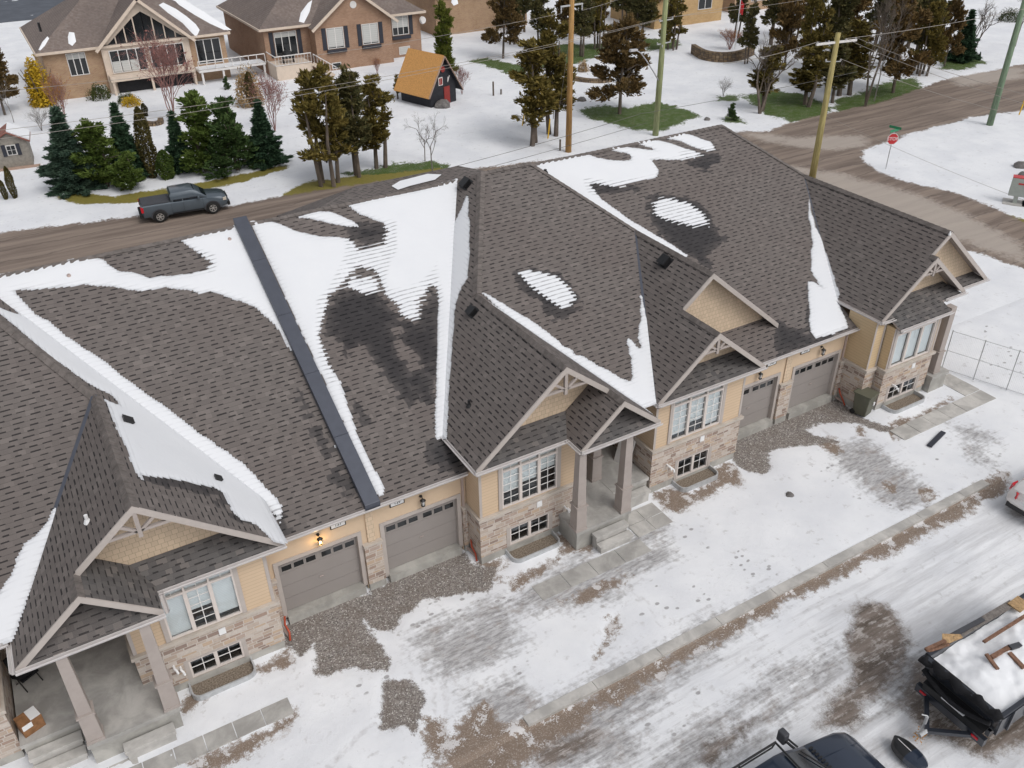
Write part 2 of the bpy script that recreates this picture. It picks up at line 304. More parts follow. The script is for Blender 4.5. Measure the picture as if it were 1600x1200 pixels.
# ------------------------------------------------------------------ ground surfaces
def GP(s): return [G(float(a), float(b))[:2] for a, b in (t.split(',') for t in s.split())]
GRAVEL = [GP('440,978 575,925 640,893 719,860 735,878 772,888 770,922 732,925 700,931 670,937 637,957 610,985 585,982 568,968 578,992 600,1012 607,1045 575,1050 550,1045 507,1060 494,1050 492,1022 488,1008 467,1032 452,1010'),
  GP('600,1062 620,1065 650,1068 667,1090 657,1125 650,1150 632,1135 612,1142 592,1145 598,1100'),
  GP('1146,684 1200,664 1304,621 1330,640 1352,655 1395,668 1385,678 1340,662 1275,662 1262,672 1275,680 1308,690 1270,696 1205,705 1200,735 1190,742 1165,735 1146,720')]
DIRT = [GP('754,880 800,862 775,893 800,925 870,880 878,856 860,840 867,832 905,838 930,855 925,862 900,866 872,868 850,882 800,905 780,915 757,898'),
  GP('1016,772 1045,762 1085,772 1120,730 1145,722 1162,750 1157,760 1135,758 1110,772 1085,790 1060,800 1040,795'),
  GP('416,1037 450,1017 458,1035 445,1045 425,1045 395,1052 320,1092 290,1112 278,1100 300,1085 380,1046'),
  GP('1380,668 1400,655 1440,645 1480,620 1495,625 1440,660 1420,680 1395,688'),
  GP('500,942 528,948 520,957 505,955'), GP('285,1188 340,1178 460,1112 470,1118 450,1140 380,1185 330,1205'),
  GP('960,905 967,899 990,898 968,912 930,935 905,945 880,944 868,938 895,930'), GP('948,965 965,960 968,975 955,992 948,1010 940,1028 930,1030 938,1005 945,985'),
  GP('700,1160 740,1100 760,1095 790,1130 815,1120 845,1135 830,1160 760,1185 720,1200 690,1200'),
  GP('655,1110 690,1130 700,1170 680,1195 665,1180 660,1140'),
  GP('1275,690 1300,685 1318,705 1305,712 1280,697'), GP('1330,668 1350,668 1352,685 1340,680'), GP('1380,755 1395,755 1400,772 1388,770'), GP('1430,765 1455,760 1460,778 1448,782')]
x0c, x1c = 4.5, 27.0
DIRT.append([(3.0, -7.1), (8.2, -7.1), (28.6, -7.1), (30, -7.2), (29, -7.8), (24, -7.85), (18, -7.6), (12, -7.8), (7, -8.2), (4.0, -8.5), (2, -8.2)])
SLUSH = [GP('650,1000 740,970 800,960 820,1000 760,1040 700,1060 660,1050'), GP('1290,700 1350,690 1430,745 1460,790 1400,800 1340,760'), GP('720,1080 800,1060 850,1100 800,1150 740,1150'), GP('845,905 905,870 960,870 1000,862 1040,850 1050,870 1000,900 940,940 880,955 800,960 790,945'), GP('1120,1130 1060,1165 1020,1200 1090,1200 1150,1165 1240,1100 1200,1095'), GP('700,1200 800,1130 880,1085 1000,1025 1120,965 1230,920 1300,900 1260,930 1190,965 1100,1030 1040,1080 985,1130 960,1165 950,1200'),
  GP('1000,1200 1060,1160 1130,1110 1200,1070 1210,1080 1150,1130 1090,1175 1060,1200'), GP('880,1180 950,1120 1010,1140 1030,1170 960,1200 900,1200'),
  GP('1490,668 1520,665 1555,680 1560,695 1530,690 1505,690'), GP('1500,690 1530,700 1555,722 1545,730 1520,715'), GP('660,985 700,965 760,945 800,935 830,950 790,965 740,975 700,990 665,1000'),
  GP('1190,1050 1300,1005 1330,1015 1290,1060 1230,1080'), GP('830,940 900,905 965,860 1010,820 1040,815 1020,850 985,885 930,925 860,950'),
  GP('1400,1020 1440,1010 1450,1060 1420,1090 1375,1110 1375,1085 1405,1055')]
BROWN = [GP('1335,945 1355,935 1385,943 1405,958 1420,975 1424,1000 1400,1050 1372,1085 1350,1098 1342,1130 1300,1140 1275,1135 1285,1112 1330,1062 1335,1045 1325,1000 1328,970'),
  GP('1415,1075 1430,1045 1450,1030 1600,1090 1640,1120 1620,1160 1580,1172 1550,1180 1500,1168 1450,1145 1425,1115'),
  GP('830,1185 850,1165 900,1145 935,1140 925,1160 870,1185 840,1200'), GP('1090,1190 1110,1165 1180,1115 1185,1120 1130,1170 1105,1195'), GP('1575,775 1590,782 1620,800 1620,815 1590,800')]
ROAD = [GP('-60,378 0,363 100,352 215,338 360,322 450,305 560,288')+[(26, 35.6), (32, 34.4), (38.0, 33.2), (44, 31.9)]+GP('1145,207 1200,205 1250,187 1300,176 1375,160 1475,125 1600,100 1700,75 1760,145 1600,172 1525,182 1412,212 1350,236 1346,246 1375,270 1425,287 1500,303 1545,322 1600,348')+[(57.0, 2.0), (57.0, -30.0), (48.0, -30.0), (47.6, 0.0), (46.8, 9.0), (46.2, 18.0), (45.5, 22.5), (42.0, 25.5), (34.0, 27.6), (18.0, 30.3), (-3, 33.8), (-14, 34.2)]]
TREAD = [GP('1035,808 1060,798 1108,830 1122,852 1105,864 1075,845 1045,835'), GP('640,962 700,930 760,922 860,902 905,915 850,950 740,962 680,1002 640,992'), GP('540,1050 600,1042 645,1050 600,1082 530,1078'), GP('1150,850 1200,870 1230,905 1180,915 1130,890'), GP('790,1000 840,1010 850,1090 800,1100'), GP('1440,690 1500,650 1580,690 1560,740 1500,720 1450,725'), GP('1520,490 1600,540 1600,620 1540,600'), GP('955,915 1080,890 1130,930 1060,975 980,960'), GP('1040,1120 1090,1060 1130,1085 1080,1160 1050,1170'), GP('1000,1090 1045,1100 1060,1140 1000,1160 960,1130'), GP('200,470 200,471 201,470'), GP('1230,700 1330,690 1420,760 1440,820 1340,790')]
TRACK = ['690,1200 697,1100 693,1050 700,1020 715,1005 740,1002', '675,1050 680,1120 692,1200', '715,1005 745,1020 780,1060 800,1110 815,1140', '505,1210 560,1150 640,1095', '1262,672 1300,705 1340,745 1390,765 1430,800', '1275,665 1320,700 1365,735 1420,760 1450,790', '1290,690 1350,700 1400,730 1470,770', '0,348 100,336 215,322', '380,305 470,285 600,268', '720,1080 760,1120 770,1200', '950,905 1010,940 1040,1000', '830,1100 1000,1000 1200,905', '960,1150 1150,1030 1330,930', '1010,1190 1180,1085 1320,1000', '1180,1000 1330,915 1500,820', '1250,1060 1420,960 1560,880', '1120,1140 1230,1080 1300,1050']
SAND = [GP('1215,215 1345,212 1360,228 1300,235 1230,228'), GP('1225,258 1310,270 1420,300 1520,340 1600,385 1600,410 1500,375 1380,325 1290,290'), GP('1480,118 1600,105 1600,122 1500,135'), GP('1160,208 1210,210 1280,225 1200,222')]
GRASS = [GP('540,272 600,258 680,252 705,262 660,276 590,282'), GP('905,172 930,165 985,168 1030,160 1075,172 1090,180 1060,195 1035,205 985,203 940,190 915,183'),
  GP('735,95 760,90 800,100 830,105 820,120 770,108'), GP('1160,152 1200,140 1245,145 1300,165 1290,185 1240,192 1200,180'), GP('1470,95 1520,88 1540,98 1500,112 1470,108'), GP('1120,150 1160,148 1155,160 1125,158'),
  GP('830,70 950,68 955,80 900,100 850,108 830,95'), GP('1000,60 1060,62 1060,75 1010,80'), GP('1330,185 1420,150 1440,140 1430,120 1380,130 1300,160 1300,180'), GP('1130,182 1160,182 1160,192 1132,190')]
YGRASS = [GP('85,292 130,302 180,306 260,295 330,282 400,268 440,258 450,262 380,285 300,300 200,318 130,320 92,310'), GP('436,306 480,284 540,276 640,268 690,262 690,276 600,289 520,303 450,318'), GP('1500,330 1540,325 1620,350 1620,370 1560,352'), GP('1295,205 1340,180 1380,162 1400,165 1350,185 1310,205')]
def ground_sheet(xs, ys, amp=1.0):
    X, Y = np.meshgrid(xs, ys); A = {}
    def jit(k, s=1.0): return fbm(X*1.3, Y*1.3, k)*0.9*s+fbm(X*4.5, Y*4.5, k+9)*0.5*s
    for nm, P, j in (('gravel', GRAVEL, .35), ('dirt', DIRT, .5), ('slush', SLUSH, .8), ('brown', BROWN, .45), ('road', ROAD, .7), ('sand', SAND, 1.0), ('grass', GRASS, 1.7), ('ygrass', YGRASS, .8), ('tread', TREAD, 1.2)):
        A[nm] = np.clip(union(X, Y, P)+jit(hash(nm) % 7 if False else len(nm), j), -1, 1)
    tr = np.full(X.shape, 9.0)
    for ln in TRACK:
        Q = np.array(GP(ln)); nz_ = fbm(X*.6, Y*.6, 61)*.25
        for (ax, ay), (bx, by) in zip(Q[:-1], Q[1:]):
            dx, dy = bx-ax, by-ay; mk = (X > min(ax, bx)-.6) & (X < max(ax, bx)+.6) & (Y > min(ay, by)-.6) & (Y < max(ay, by)+.6)
            if not mk.any(): continue
            x_, y_ = X[mk], Y[mk]; t = np.clip(((x_-ax)*dx+(y_-ay)*dy)/(dx*dx+dy*dy), 0, 1); tr[mk] = np.minimum(tr[mk], np.abs(np.hypot(x_-ax-t*dx, y_-ay-t*dy)+nz_[mk]))
    A['track'] = np.clip(.075-tr, -1, 1)
    bare = np.maximum.reduce([A[k] for k in ('gravel', 'dirt', 'brown', 'road', 'grass', 'ygrass')])
    Z = np.where(Y > -7.1, 0.035, 0.0)*np.clip(-bare/0.25, 0, 1)*amp+fbm(X*0.7, Y*0.7, 31)*0.05*amp+np.clip(-bare/0.3, 0, 1)*fbm(X*3.1, Y*3.1, 5)*0.025*amp
    Z = Z-np.clip(A['track']/.1, 0, 1)*.025; st = Y < -7.3; Z = Z+np.where(st, fbm(X*0.35, Y*3.2, 77)*0.06-0.10, 0)
    Z = Z+np.where(A['gravel'] > 0, fbm(X*7, Y*7, 3)*0.02, 0)
    bd = np.minimum.reduce([X-xs[0], xs[-1]-X, Y-ys[0], ys[-1]-Y]); Z = Z*np.clip(bd/0.3, 0, 1)
    return X, Y, Z, A
def grid_mesh(name, X, Y, Z, A, keep, mat, kind='structure'):
    ny, nx = X.shape; idx = np.arange(ny*nx).reshape(ny, nx)
    q = np.stack([idx[:-1, :-1], idx[:-1, 1:], idx[1:, 1:], idx[1:, :-1]], -1).reshape(-1, 4)[keep.reshape(-1)]
    if len(q) == 0: return None
    used, inv = np.unique(q, return_inverse=True); q = inv.reshape(-1, 4)
    co_ = np.stack([X, Y, Z], -1).reshape(-1, 3)[used]; me = bpy.data.meshes.new(name)
    me.vertices.add(len(co_)); me.vertices.foreach_set('co', co_.ravel()); me.loops.add(q.size); me.loops.foreach_set('vertex_index', q.ravel().astype(np.int32))
    me.polygons.add(len(q)); me.polygons.foreach_set('loop_start', (np.arange(len(q))*4).astype(np.int32)); me.polygons.foreach_set('use_smooth', np.ones(len(q), bool))
    for k, v in A.items():
        a = me.attributes.new(k, 'FLOAT', 'POINT'); a.data.foreach_set('value', v.reshape(-1)[used].astype(np.float32))
    me.materials.append(mat); me.update(calc_edges=True); o = bpy.data.objects.new(name, me); COL.objects.link(o); tag(o, kind=kind); return o
def ground_material():
    m, nt, b = newmat('snowy_ground', 0.7, 0.2); q = N(nt); p = q.pos(); x, y, z = q.xyz(p)
    sn1 = q.noise(p, 0.35, 5, 0.6); sn2 = q.noise(p, 5, 4, 0.6); sn3 = q.noise(p, 26, 3); sn4 = q.noise(p, 1.6, 5, 0.7)
    def c0(a): return q.m('SUBTRACT', a, 0.5)
    snow = q.mix(q.ramp(sn1, .3, .7), (0.69, 0.703, 0.735), (0.79, 0.80, 0.82))
    mk = q.m('MULTIPLY', q.ramp(q.noise(p, 1.9, 3, 0.7), 0.54, 0.68), q.ramp(sn2, 0.48, 0.60)); snow = q.mix(q.m('MULTIPLY', mk, 0.40), snow, (0.40, 0.385, 0.375))
    grit = q.m('MULTIPLY', q.ramp(sn3, .66, .72), q.ramp(sn4, .48, .62)); snow = q.mix(q.m('MULTIPLY', grit, .6), snow, (.28, .25, .23))
    vf = q.n('TexVoronoi'); vf.inputs['Scale'].default_value = 2.6; q.lk(q.comb(q.m('MULTIPLY', x, 1.0), q.m('MULTIPLY', y, 1.5)), vf.inputs['Vector'])
    foot = q.m('MULTIPLY', q.m('MULTIPLY', q.ramp(q.m('ADD', vf.outputs['Distance'], q.m('MULTIPLY', c0(sn2), .35)), .27, .18), q.ramp(q.attr('tread'), 0, .25)), q.m('GREATER_THAN', q.xyz(vf.outputs['Color'])[0], .45))
    snow = q.mix(q.m('MULTIPLY', foot, .75), snow, (.27, .26, .26)); snow = q.mix(q.m('MULTIPLY', q.ramp(q.m('ADD', q.attr('track'), q.m('MULTIPLY', c0(sn2), .22)), 0, .10), .34), snow, (.36, .34, .335))
    # driven street: smears of grey slush, ice and sand between whiter strips
    streak = q.noise(q.comb(q.m('MULTIPLY', x, 0.06), q.m('MULTIPLY', y, 1.05)), 1.0, 6, 0.64, dist=0.6); st2 = q.noise(q.comb(q.m('MULTIPLY', x, 0.35), q.m('MULTIPLY', y, 3.6)), 1.0, 6, 0.72); st3 = q.noise(q.comb(q.m('MULTIPLY', x, 2.2), q.m('MULTIPLY', y, 9)), 1.0, 4, 0.7)
    on = q.ramp(y, -7.6, -8.4); sv = q.m('ADD', streak, q.m('MULTIPLY', c0(st2), 0.55)); street = q.m('MULTIPLY', on, q.ramp(sv, 0.42, 0.60)); s2_ = q.m('MULTIPLY', on, q.ramp(q.m('ADD', sv, q.m('MULTIPLY', c0(st3), .3)), 0.58, 0.74))
    slc = q.mix(q.ramp(st3, 0.35, 0.65), (0.20, 0.19, 0.188), (0.47, 0.465, 0.47)); slc = q.mix(q.m('MULTIPLY', q.ramp(sn4, .5, .68), .6), slc, (.23, .18, .145))
    base = q.mix(q.m('MULTIPLY', street, 0.6), snow, (0.50, 0.50, 0.515)); base = q.mix(q.m('MULTIPLY', s2_, 0.7), base, slc)
    sl = q.ramp(q.m('ADD', q.attr('slush'), q.m('ADD', q.m('MULTIPLY', c0(sn2), 1.6), q.m('MULTIPLY', c0(st2), 2.2))), -0.45, 0.5); base = q.mix(q.m('MULTIPLY', sl, 0.85), base, slc)
    vo = q.n('TexVoronoi'); vo.inputs['Scale'].default_value = 30; q.lk(p, vo.inputs['Vector']); gcol = q.xyz(vo.outputs['Color'])[0]
    gr = q.mix(q.ramp(gcol, 0.0, 1.0), (0.13, 0.115, 0.108), (0.36, 0.335, 0.31)); gr = q.mix(q.m('MULTIPLY', q.ramp(sn4, .35, .65), 0.5), gr, (0.17, 0.138, 0.118)); gr = q.mix(q.m('MULTIPLY', q.m('GREATER_THAN', gcol, .95), .7), gr, (.6, .58, .55))
    def mask(a, amp, w, f=None):
        t = q.m('ADD', q.attr(a), q.m('MULTIPLY', c0(sn3), amp)); t = q.m('ADD', t, q.m('MULTIPLY', c0(sn2), amp*1.3)); t = q.m('ADD', t, q.m('MULTIPLY', c0(sn4), amp*1.2)); return q.ramp(t, -w, w)
    leftover = q.ramp(q.m('ADD', sn4, q.m('MULTIPLY', c0(sn3), .25)), .54, .60)
    dirt = q.mix(sn2, (0.15, 0.112, 0.085), (0.275, 0.215, 0.172)); dirt = q.mix(q.m('MULTIPLY', q.ramp(sn3, 0.5, 0.68), 0.65), dirt, (0.42, 0.37, 0.33)); dirt = q.mix(q.m('MULTIPLY', leftover, .8), dirt, (.66, .65, .655))
    brown = q.mix(q.ramp(st2, .3, .7), (0.095, 0.075, 0.06), (0.25, 0.21, 0.185)); brown = q.mix(q.m('MULTIPLY', q.ramp(q.m('ADD', st3, q.m('MULTIPLY', c0(sn4), 1.0)), 0.50, 0.68), 0.75), brown, (0.46, 0.43, 0.41)); brown = q.mix(q.m('MULTIPLY', q.ramp(sn3, .6, .7), .35), brown, (.5, .46, .43))
    rn = q.noise(q.comb(q.m('MULTIPLY', x, 0.10), q.m('MULTIPLY', y, 1.3)), 1.0, 6, 0.66); road = q.mix(q.ramp(rn, 0.35, 0.65), (0.145, 0.108, 0.088), (0.27, 0.212, 0.172)); road = q.mix(q.m('MULTIPLY', q.m('LESS_THAN', q.m('ABSOLUTE', q.m('SUBTRACT', q.m('FRACT', q.m('ADD', q.m('MULTIPLY', y, .55), q.m('MULTIPLY', c0(sn1), .8))), .5)), .035), .5), road, (.06, .045, .04)); road = q.mix(q.m('MULTIPLY', sn3, 0.3), road, (0.27, 0.24, 0.215))
    sand = q.mix(q.m('MULTIPLY', mask('sand', 1.3, 0.6), 0.7), road, (0.45, 0.40, 0.355))
    gs = q.mix(sn2, (0.03, 0.07, 0.013), (0.10, 0.135, 0.03)); gs = q.mix(q.m('MULTIPLY', q.ramp(sn3, .56, .66), q.ramp(sn4, .4, .6)), gs, (.5, .52, .5)); gs = q.mix(q.m('MULTIPLY', q.ramp(sn4, .55, .7), .5), gs, (.14, .095, .04)); yg = q.mix(sn2, (0.12, 0.125, 0.025), (0.28, 0.22, 0.06))
    base = q.mix(mask('dirt', 0.55, 0.12), base, dirt); base = q.mix(mask('brown', 0.45, 0.25), base, brown); base = q.mix(mask('gravel', 0.30, 0.07), base, gr)
    base = q.mix(mask('grass', 1.2, 0.12), base, gs); base = q.mix(mask('ygrass', 0.5, 0.12), base, yg); base = q.mix(mask('road', 0.7, 0.12), base, sand)
    q.lk(base, b.inputs['Base Color']); q.lk(q.m('SUBTRACT', 0.72, q.m('MULTIPLY', q.m('MAXIMUM', mask('brown', 0.4, 0.2), q.m('MULTIPLY', s2_, .8)), 0.42)), b.inputs['Roughness'])
    gm = mask('gravel', 0.2, 0.05); q.bump(q.m('ADD', q.m('ADD', sn2, q.m('MULTIPLY', sn3, 0.6)), q.m('MULTIPLY', q.m('MULTIPLY', gm, gcol), 1.4)), 0.45, 0.035, b); return m
M['ground'] = ground_material()
S1 = ground_sheet(np.arange(-10, 60.01, 0.14), np.concatenate([np.arange(-18, 1.5, 0.13), [1.5]]))
def cell(a): return (a[:-1, :-1]+a[1:, 1:])/2
X, Y, Z, A = S1; cy = cell(Y); cr = cell(A['road']) > 0.0
grid_mesh('ground', X, Y, Z, A, (cy > -7.35) & ~cr, M['ground']); grid_mesh('road', X, Y, Z, A, (cy <= -7.35) & ~cr, M['ground']); grid_mesh('side_road', X, Y, Z, A, cr, M['ground'])
X, Y, Z, A = ground_sheet(np.arange(-14, 130.01, 0.42), np.arange(1.5, 150, 0.42), 1.0); cr = cell(A['road']) > 0
grid_mesh('ground', X, Y, Z, A, ~cr, M['ground']); grid_mesh('road', X, Y, Z, A, cr, M['ground'])
# everything farther out, down to the horizon
g = MB(); E_ = 900.0
for (a, b_, c, d) in ((-E_, -E_, E_, -18), (-E_, -18, -14, 150), (-14, -18, -10, 1.5), (130, -18, E_, 150), (60, -18, 130, 1.5), (-E_, 150, E_, E_)): g.poly([(a, b_, 0), (c, b_, 0), (c, d, 0), (a, d, 0)])
far_ = g.build('ground', M['ground']); tag(far_, kind='structure')
for k in ('gravel', 'dirt', 'slush', 'brown', 'road', 'sand', 'grass', 'ygrass', 'tread', 'track'):
    a = far_.data.attributes.new(k, 'FLOAT', 'POINT'); a.data.foreach_set('value', [-1.0]*len(far_.data.vertices))
# concrete kerb and paving slabs
g = MB(); seg = 2.4; xk = 8.05
while xk < 28.6:
    x2 = min(xk+seg, 28.7); g.box(xk, -7.28, -0.15, x2-0.012, -6.95, 0.055); xk = x2
tag(round_edges(g.build('kerb', M['concl']), 0.015), kind='structure')
def slabs(x0, x1, y0, y1, n, z=0.055, mat='conc', m=1):
    g = MB(); w = (x1-x0)/n; h = (y1-y0)/m
    for i in range(n):
        for j in range(m): g.box(x0+i*w+0.012, y0+j*h+0.012, -0.05, x0+(i+1)*w-0.012, y0+(j+1)*h-0.012, z+random.uniform(-.006, .006))
    return tag(g.build('path', M[mat]), kind='structure')
pA = G(450, 1090), G(285, 1165)
slabs(-4.1, 2.48, -3.45, -2.83, 8); slabs(10.9, 15.4, -3.5, -2.78, 4); slabs(15.42, 17.0, -2.72, -1.45, 2, m=2, mat='concl'); slabs(28.25, 34.2, -3.75, -2.95, 6, mat='concl'); slabs(33.2, 34.2, -2.93, -1.35, 1, m=2, mat='concl'); slabs(-3.2, -1.7, -2.82, -2.5, 2, z=0.05, mat='concl')
# ------------------------------------------------------------------ the row of townhouses
SP = 0.833
zG = lambda x, y: 3.86+0.5*y
zH = lambda x, y: 4.95+0.49*y
zBk = lambda x, y: 9.16-0.5*(y-10.6)
def left(x0, z0=4.4): return lambda x, y: z0+SP*(x-x0)
def right(x1, z1=4.4): return lambda x, y: z1+SP*(x1-x)
def clipx(P, lo, hi):
    def cl(P, f, k):
        o = []
        for i in range(len(P)):
            a, b = P[i], P[(i+1) % len(P)]; fa, fb = f*(a[0]-k) >= 0, f*(b[0]-k) >= 0
            if fa: o.append(a)
            if fa != fb: t = (k-a[0])/(b[0]-a[0]); o.append((k, a[1]+t*(b[1]-a[1])))
        return o
    P = cl(P, 1, lo); return cl(P, -1, hi) if P else P
units = {}
def unit(key, x, label):
    r = empty('townhouse', (x, 5, 0)); tag(r, label, 'house', 'attached townhouses in the brick and siding row'); units[key] = r; return r
unit('west', -8.5, 'westernmost townhouse, only its stone corner and snowy eave showing at the left edge')
unit('A', 1.2, 'townhouse with the lit garage lamp and wide open concrete porch at lower left')
unit('C', 12, 'middle townhouse with the tall gable, small pillared porch and wet streaked garage roof')
unit('D', 20.5, 'townhouse with two stacked gables, between the pillared porch and the double garage')
unit('E', 30, 'end townhouse of the row with golden siding, bin and corner post at the right')
ROOFS = []
def roof(u, P, zf, mat='shingle', wet=None, th=0.1, name='roof', step=0.3, dry=(), em='trim2'):
    b = MB(); b.poly([(x, y, zf(x, y)) for x, y in P]); pts = [(x, y, zf(x, y)-th) for x, y in P]
    b.poly(pts[::-1], 1)
    for i in range(len(P)):
        j = (i+1) % len(P); a0 = (*P[i], zf(*P[i])); a1 = (*P[j], zf(*P[j])); b.poly([pts[i], pts[j], a1, a0], 1)
    o = b.build(name, [M[mat], M[em]], units[u])
    if not wet:
        a = o.data.attributes.new('wet', 'FLOAT', 'POINT'); a.data.foreach_set('value', [-1.0]*len(o.data.vertices))
    else:
        grid_cut(o, step); me = o.data; L = units[u].location; n = len(me.vertices); c = np.empty(n*3, np.float32); me.vertices.foreach_get('co', c); c = c.reshape(-1, 3)
        X_, Y_ = c[:, 0]+L.x, c[:, 1]+L.y; a = me.attributes.new('wet', 'FLOAT', 'POINT'); f = union(X_, Y_, wet)
        for dp in dry: f = np.minimum(f, -sdist(X_, Y_, dp))
        a.data.foreach_set('value', np.clip(f, -1, 1).astype(np.float32))
    return o
def plane_px(zf, s):
    """photo survey of an outline lying on a roof plane, as plan coordinates"""
    z0 = zf(0, 0); gx = zf(1, 0)-z0; gy = zf(0, 1)-z0
    return [PL(float(a), float(b), (-gx, -gy, 1), z0)[:2] for a, b in (t.split(',') for t in s.split())]
def snow_on(u, zf, bound, add, sub=(), course=0.178, rag=0.034, streak=(), hmax=0.045, g=0.055, seed=1, fall='y', sk=.24):
    """melting snow as a thin lumpy layer; its ragged edge follows the shingle courses"""
    z0 = zf(0, 0); gx = zf(1, 0)-z0; gy = zf(0, 1)-z0; sl = math.sqrt(1+gx*gx+gy*gy)
    P = np.array([p for a in add for p in a]); lo = P.min(0)-0.1; hi = P.max(0)+0.1
    stepx, stepy = (g, 0.178/sl/4) if fall == 'y' else (0.178/sl/4, g)
    xs = np.arange(lo[0], hi[0], stepx); ys = np.arange(lo[1], hi[1], stepy); X, Y = np.meshgrid(xs, ys)
    d = union(X, Y, add)
    for s in sub: d = np.minimum(d, -sdist(X, Y, s))
    V = (Y if fall == 'y' else X)*sl/course; U = X if fall == 'y' else Y; row = np.floor(V); fv = V-row
    cn = vnoise(U/0.43+row*3.17, row*1.0+0.5, seed); tabn = vnoise(np.floor(U/0.22+row*0.5)+0.5, row+0.5, seed+5)
    d = d+(cn-0.5)*rag*1.3+(tabn-0.5)*rag*.5+fbm(X*2.5, Y*2.5, seed+2)*rag*2.6
    if len(streak):
        st = union(X, Y, streak); w = np.clip(st/0.5+0.25, 0, 1); ln = np.where((fv < 0.42), 1.0, 0.0)*(0.55+0.9*vnoise(U*1.6, row+0.5, seed+8)); d = d-w*ln*sk*(1.15-np.clip(d*1.6, 0, 1))-w*np.where(tabn < 0.25, 0.10, 0)
    edge = np.minimum(sdist(X, Y, bound), 1.0)+0.09; d = np.minimum(d, edge)
    h = 0.010+hmax*.95*np.sqrt(np.clip(d/0.3, 0, 1))+np.clip(d/0.3, 0, 1)*(fbm(X*1.1, Y*1.1, seed)*0.035+(0.006 if fall == 'y' else 0)*(np.abs(fv-0.5)))
    Z = z0+gx*X+gy*Y+h; c = cell(d) > 0
    o = grid_mesh('roof_snow', X, Y, Z, {'depth': np.clip(d, -1, 1), 'course': V, 'along': U, 'thin': (np.clip(union(X, Y, streak)/0.5+0.25, 0, 1)*(1 if fall == 'y' else .45) if len(streak) else np.zeros(X.shape))}, c, M['rsnow'])
    if o is None: return
    del o['kind']; me = o.data; L = units[u].location; me.transform(Matrix.Translation((-L.x, -L.y, -L.z))); o.parent = units[u]; return o
def strip(u, a, b, w, zf, mat='cap', h=0.03, name='ridge_cap'):
    """cap shingles or flashing along a hip, ridge or valley"""
    a, b = Vector(a), Vector(b); n = max(1, int((b-a).length/0.28)); d = (b-a)/n; s_ = d.cross(Vector((0, 0, 1))).normalized(); mb = MB()
    for i in range(n):
        p, q_ = a+d*i, a+d*(i+1.0); z1, z2 = h+0.018, h
        def pt(c, k, dz):
            e = c+s_*k*w/2; zz = min(zf[0](e.x, e.y), zf[1](e.x, e.y)) if abs(k) > 0 and len(zf) > 1 else c.z
            return (e.x, e.y, (zz if k else c.z)+dz)
        for k in (-1, 1):
            f = [pt(p, 0, z1), pt(q_, 0, z2), pt(q_, k, z2), pt(p, k, z1)]
            mb.poly(f if k > 0 else f[::-1]); mb.poly([pt(p, 0, z1), pt(p, k, z1), pt(p, k, 0.0), pt(p, 0, 0.0)])
    return mb.build(name, M[mat], units[u])
# --- planes
LA, RA = left(-3.49, 4.3), right(3.57, 4.4); LC, RC = left(9.77), right(16.45); LD, RD = left(17.0), (lambda x, y: 7.62-SP*(x-20.85)); LE, RE = left(28.4), (lambda x, y: 7.36-SP*(x-31.95))
RDf = right(22.0, 4.4); REf = right(33.6, 4.4)
wetG = [plane_px(zG, '505,520 512,480 540,455 585,450 600,470 625,500 650,505 672,455 690,470 684,600 676,640 640,610 615,595 600,590 580,560 560,535 545,560 530,530'), plane_px(zG, '585,560 620,560 655,600 640,640 610,600'), plane_px(zG, '532,590 545,620 575,650 572,680 560,672 545,640'),
  plane_px(zG, '462,597 480,640 520,700 560,770 545,790 530,765 515,750 525,735 500,700 470,640'), plane_px(zG, '665,690 690,680 735,735 700,745 665,715'), plane_px(zG, '555,350 600,345 600,378 575,385 550,375'), plane_px(zG, '540,355 560,352 560,375 540,370'),
  plane_px(zG, '425,800 446,812 455,850 440,845'), plane_px(zG, '310,395 330,405 325,425 300,430 322,415')]
wetG2 = [plane_px(zG, '1010,310 1035,302 1090,312 1115,340 1120,360 1135,372 1108,400 1112,420 1075,402 1040,375 1015,350'), plane_px(zG, '1070,250 1120,235 1130,250 1105,270 1085,262'), plane_px(zG, '920,285 960,290 1000,290 985,302 940,305 920,300'), plane_px(zG, '1205,500 1265,520 1300,535 1240,550 1215,560'), plane_px(zG, '1262,440 1284,449 1300,520 1310,540 1265,535')]
wetH = [plane_px(zH, '802,425 825,418 870,427 892,445 910,475 880,492 862,502 840,470 806,445')]
GA = [(3.05, -.35), (9.95, -.35), (9.95, 1.2), (15.48, 10.6), (-2.13, 10.6), (3.6, 1.05), (3.05, 1.05)]
GD = [(21.85, -.35), (28.35, -.35), (28.35, 1.0), (31.95, 7.0), (29.79, 10.6), (19.0, 10.6), (24.72, 1.08), (24.4, 1.27), (21.85, 1.27)]
HC = [(16.45, -1.12), (17.0, -1.12), (20.85, 5.45), (18.4, 9.6), (16.1, 9.6), (13.1, 4.59)]
HW = [(-14, -1.12), (-3.49, -1.12), (0.1, 4.6), (-2.72, 9.6), (-14, 9.6)]
roof('A', clipx(GA, -5, 6.55), zG, wet=wetG); roof('C', clipx(GA, 6.55, 20), zG, wet=wetG, step=.2, dry=[plane_px(zG, '533,592 540,585 548,620 560,650 575,680 590,705 560,700 545,660 536,630'), plane_px(zG, '612,512 622,508 640,545 655,560 658,575 640,580 630,560 618,540')])
roof('D', clipx(GD, 18, 24.85), zG, wet=wetG2); roof('E', clipx(GD, 24.85, 35), zG, wet=wetG2)
roof('C', clipx(HC, 10, 16.75), zH, wet=wetH); roof('D', clipx(HC, 16.75, 30), zH, wet=wetH)
roof('west', clipx(HW, -20, -4.2), zH); roof('A', clipx(HW, -4.2, 5), zH)
roof('A', [(0.1, -1.3), (0.1, 4.6), (-3.49, -1.12), (-3.49, -2.15), (-1.65, -2.15), (-1.65, -1.3)], LA)
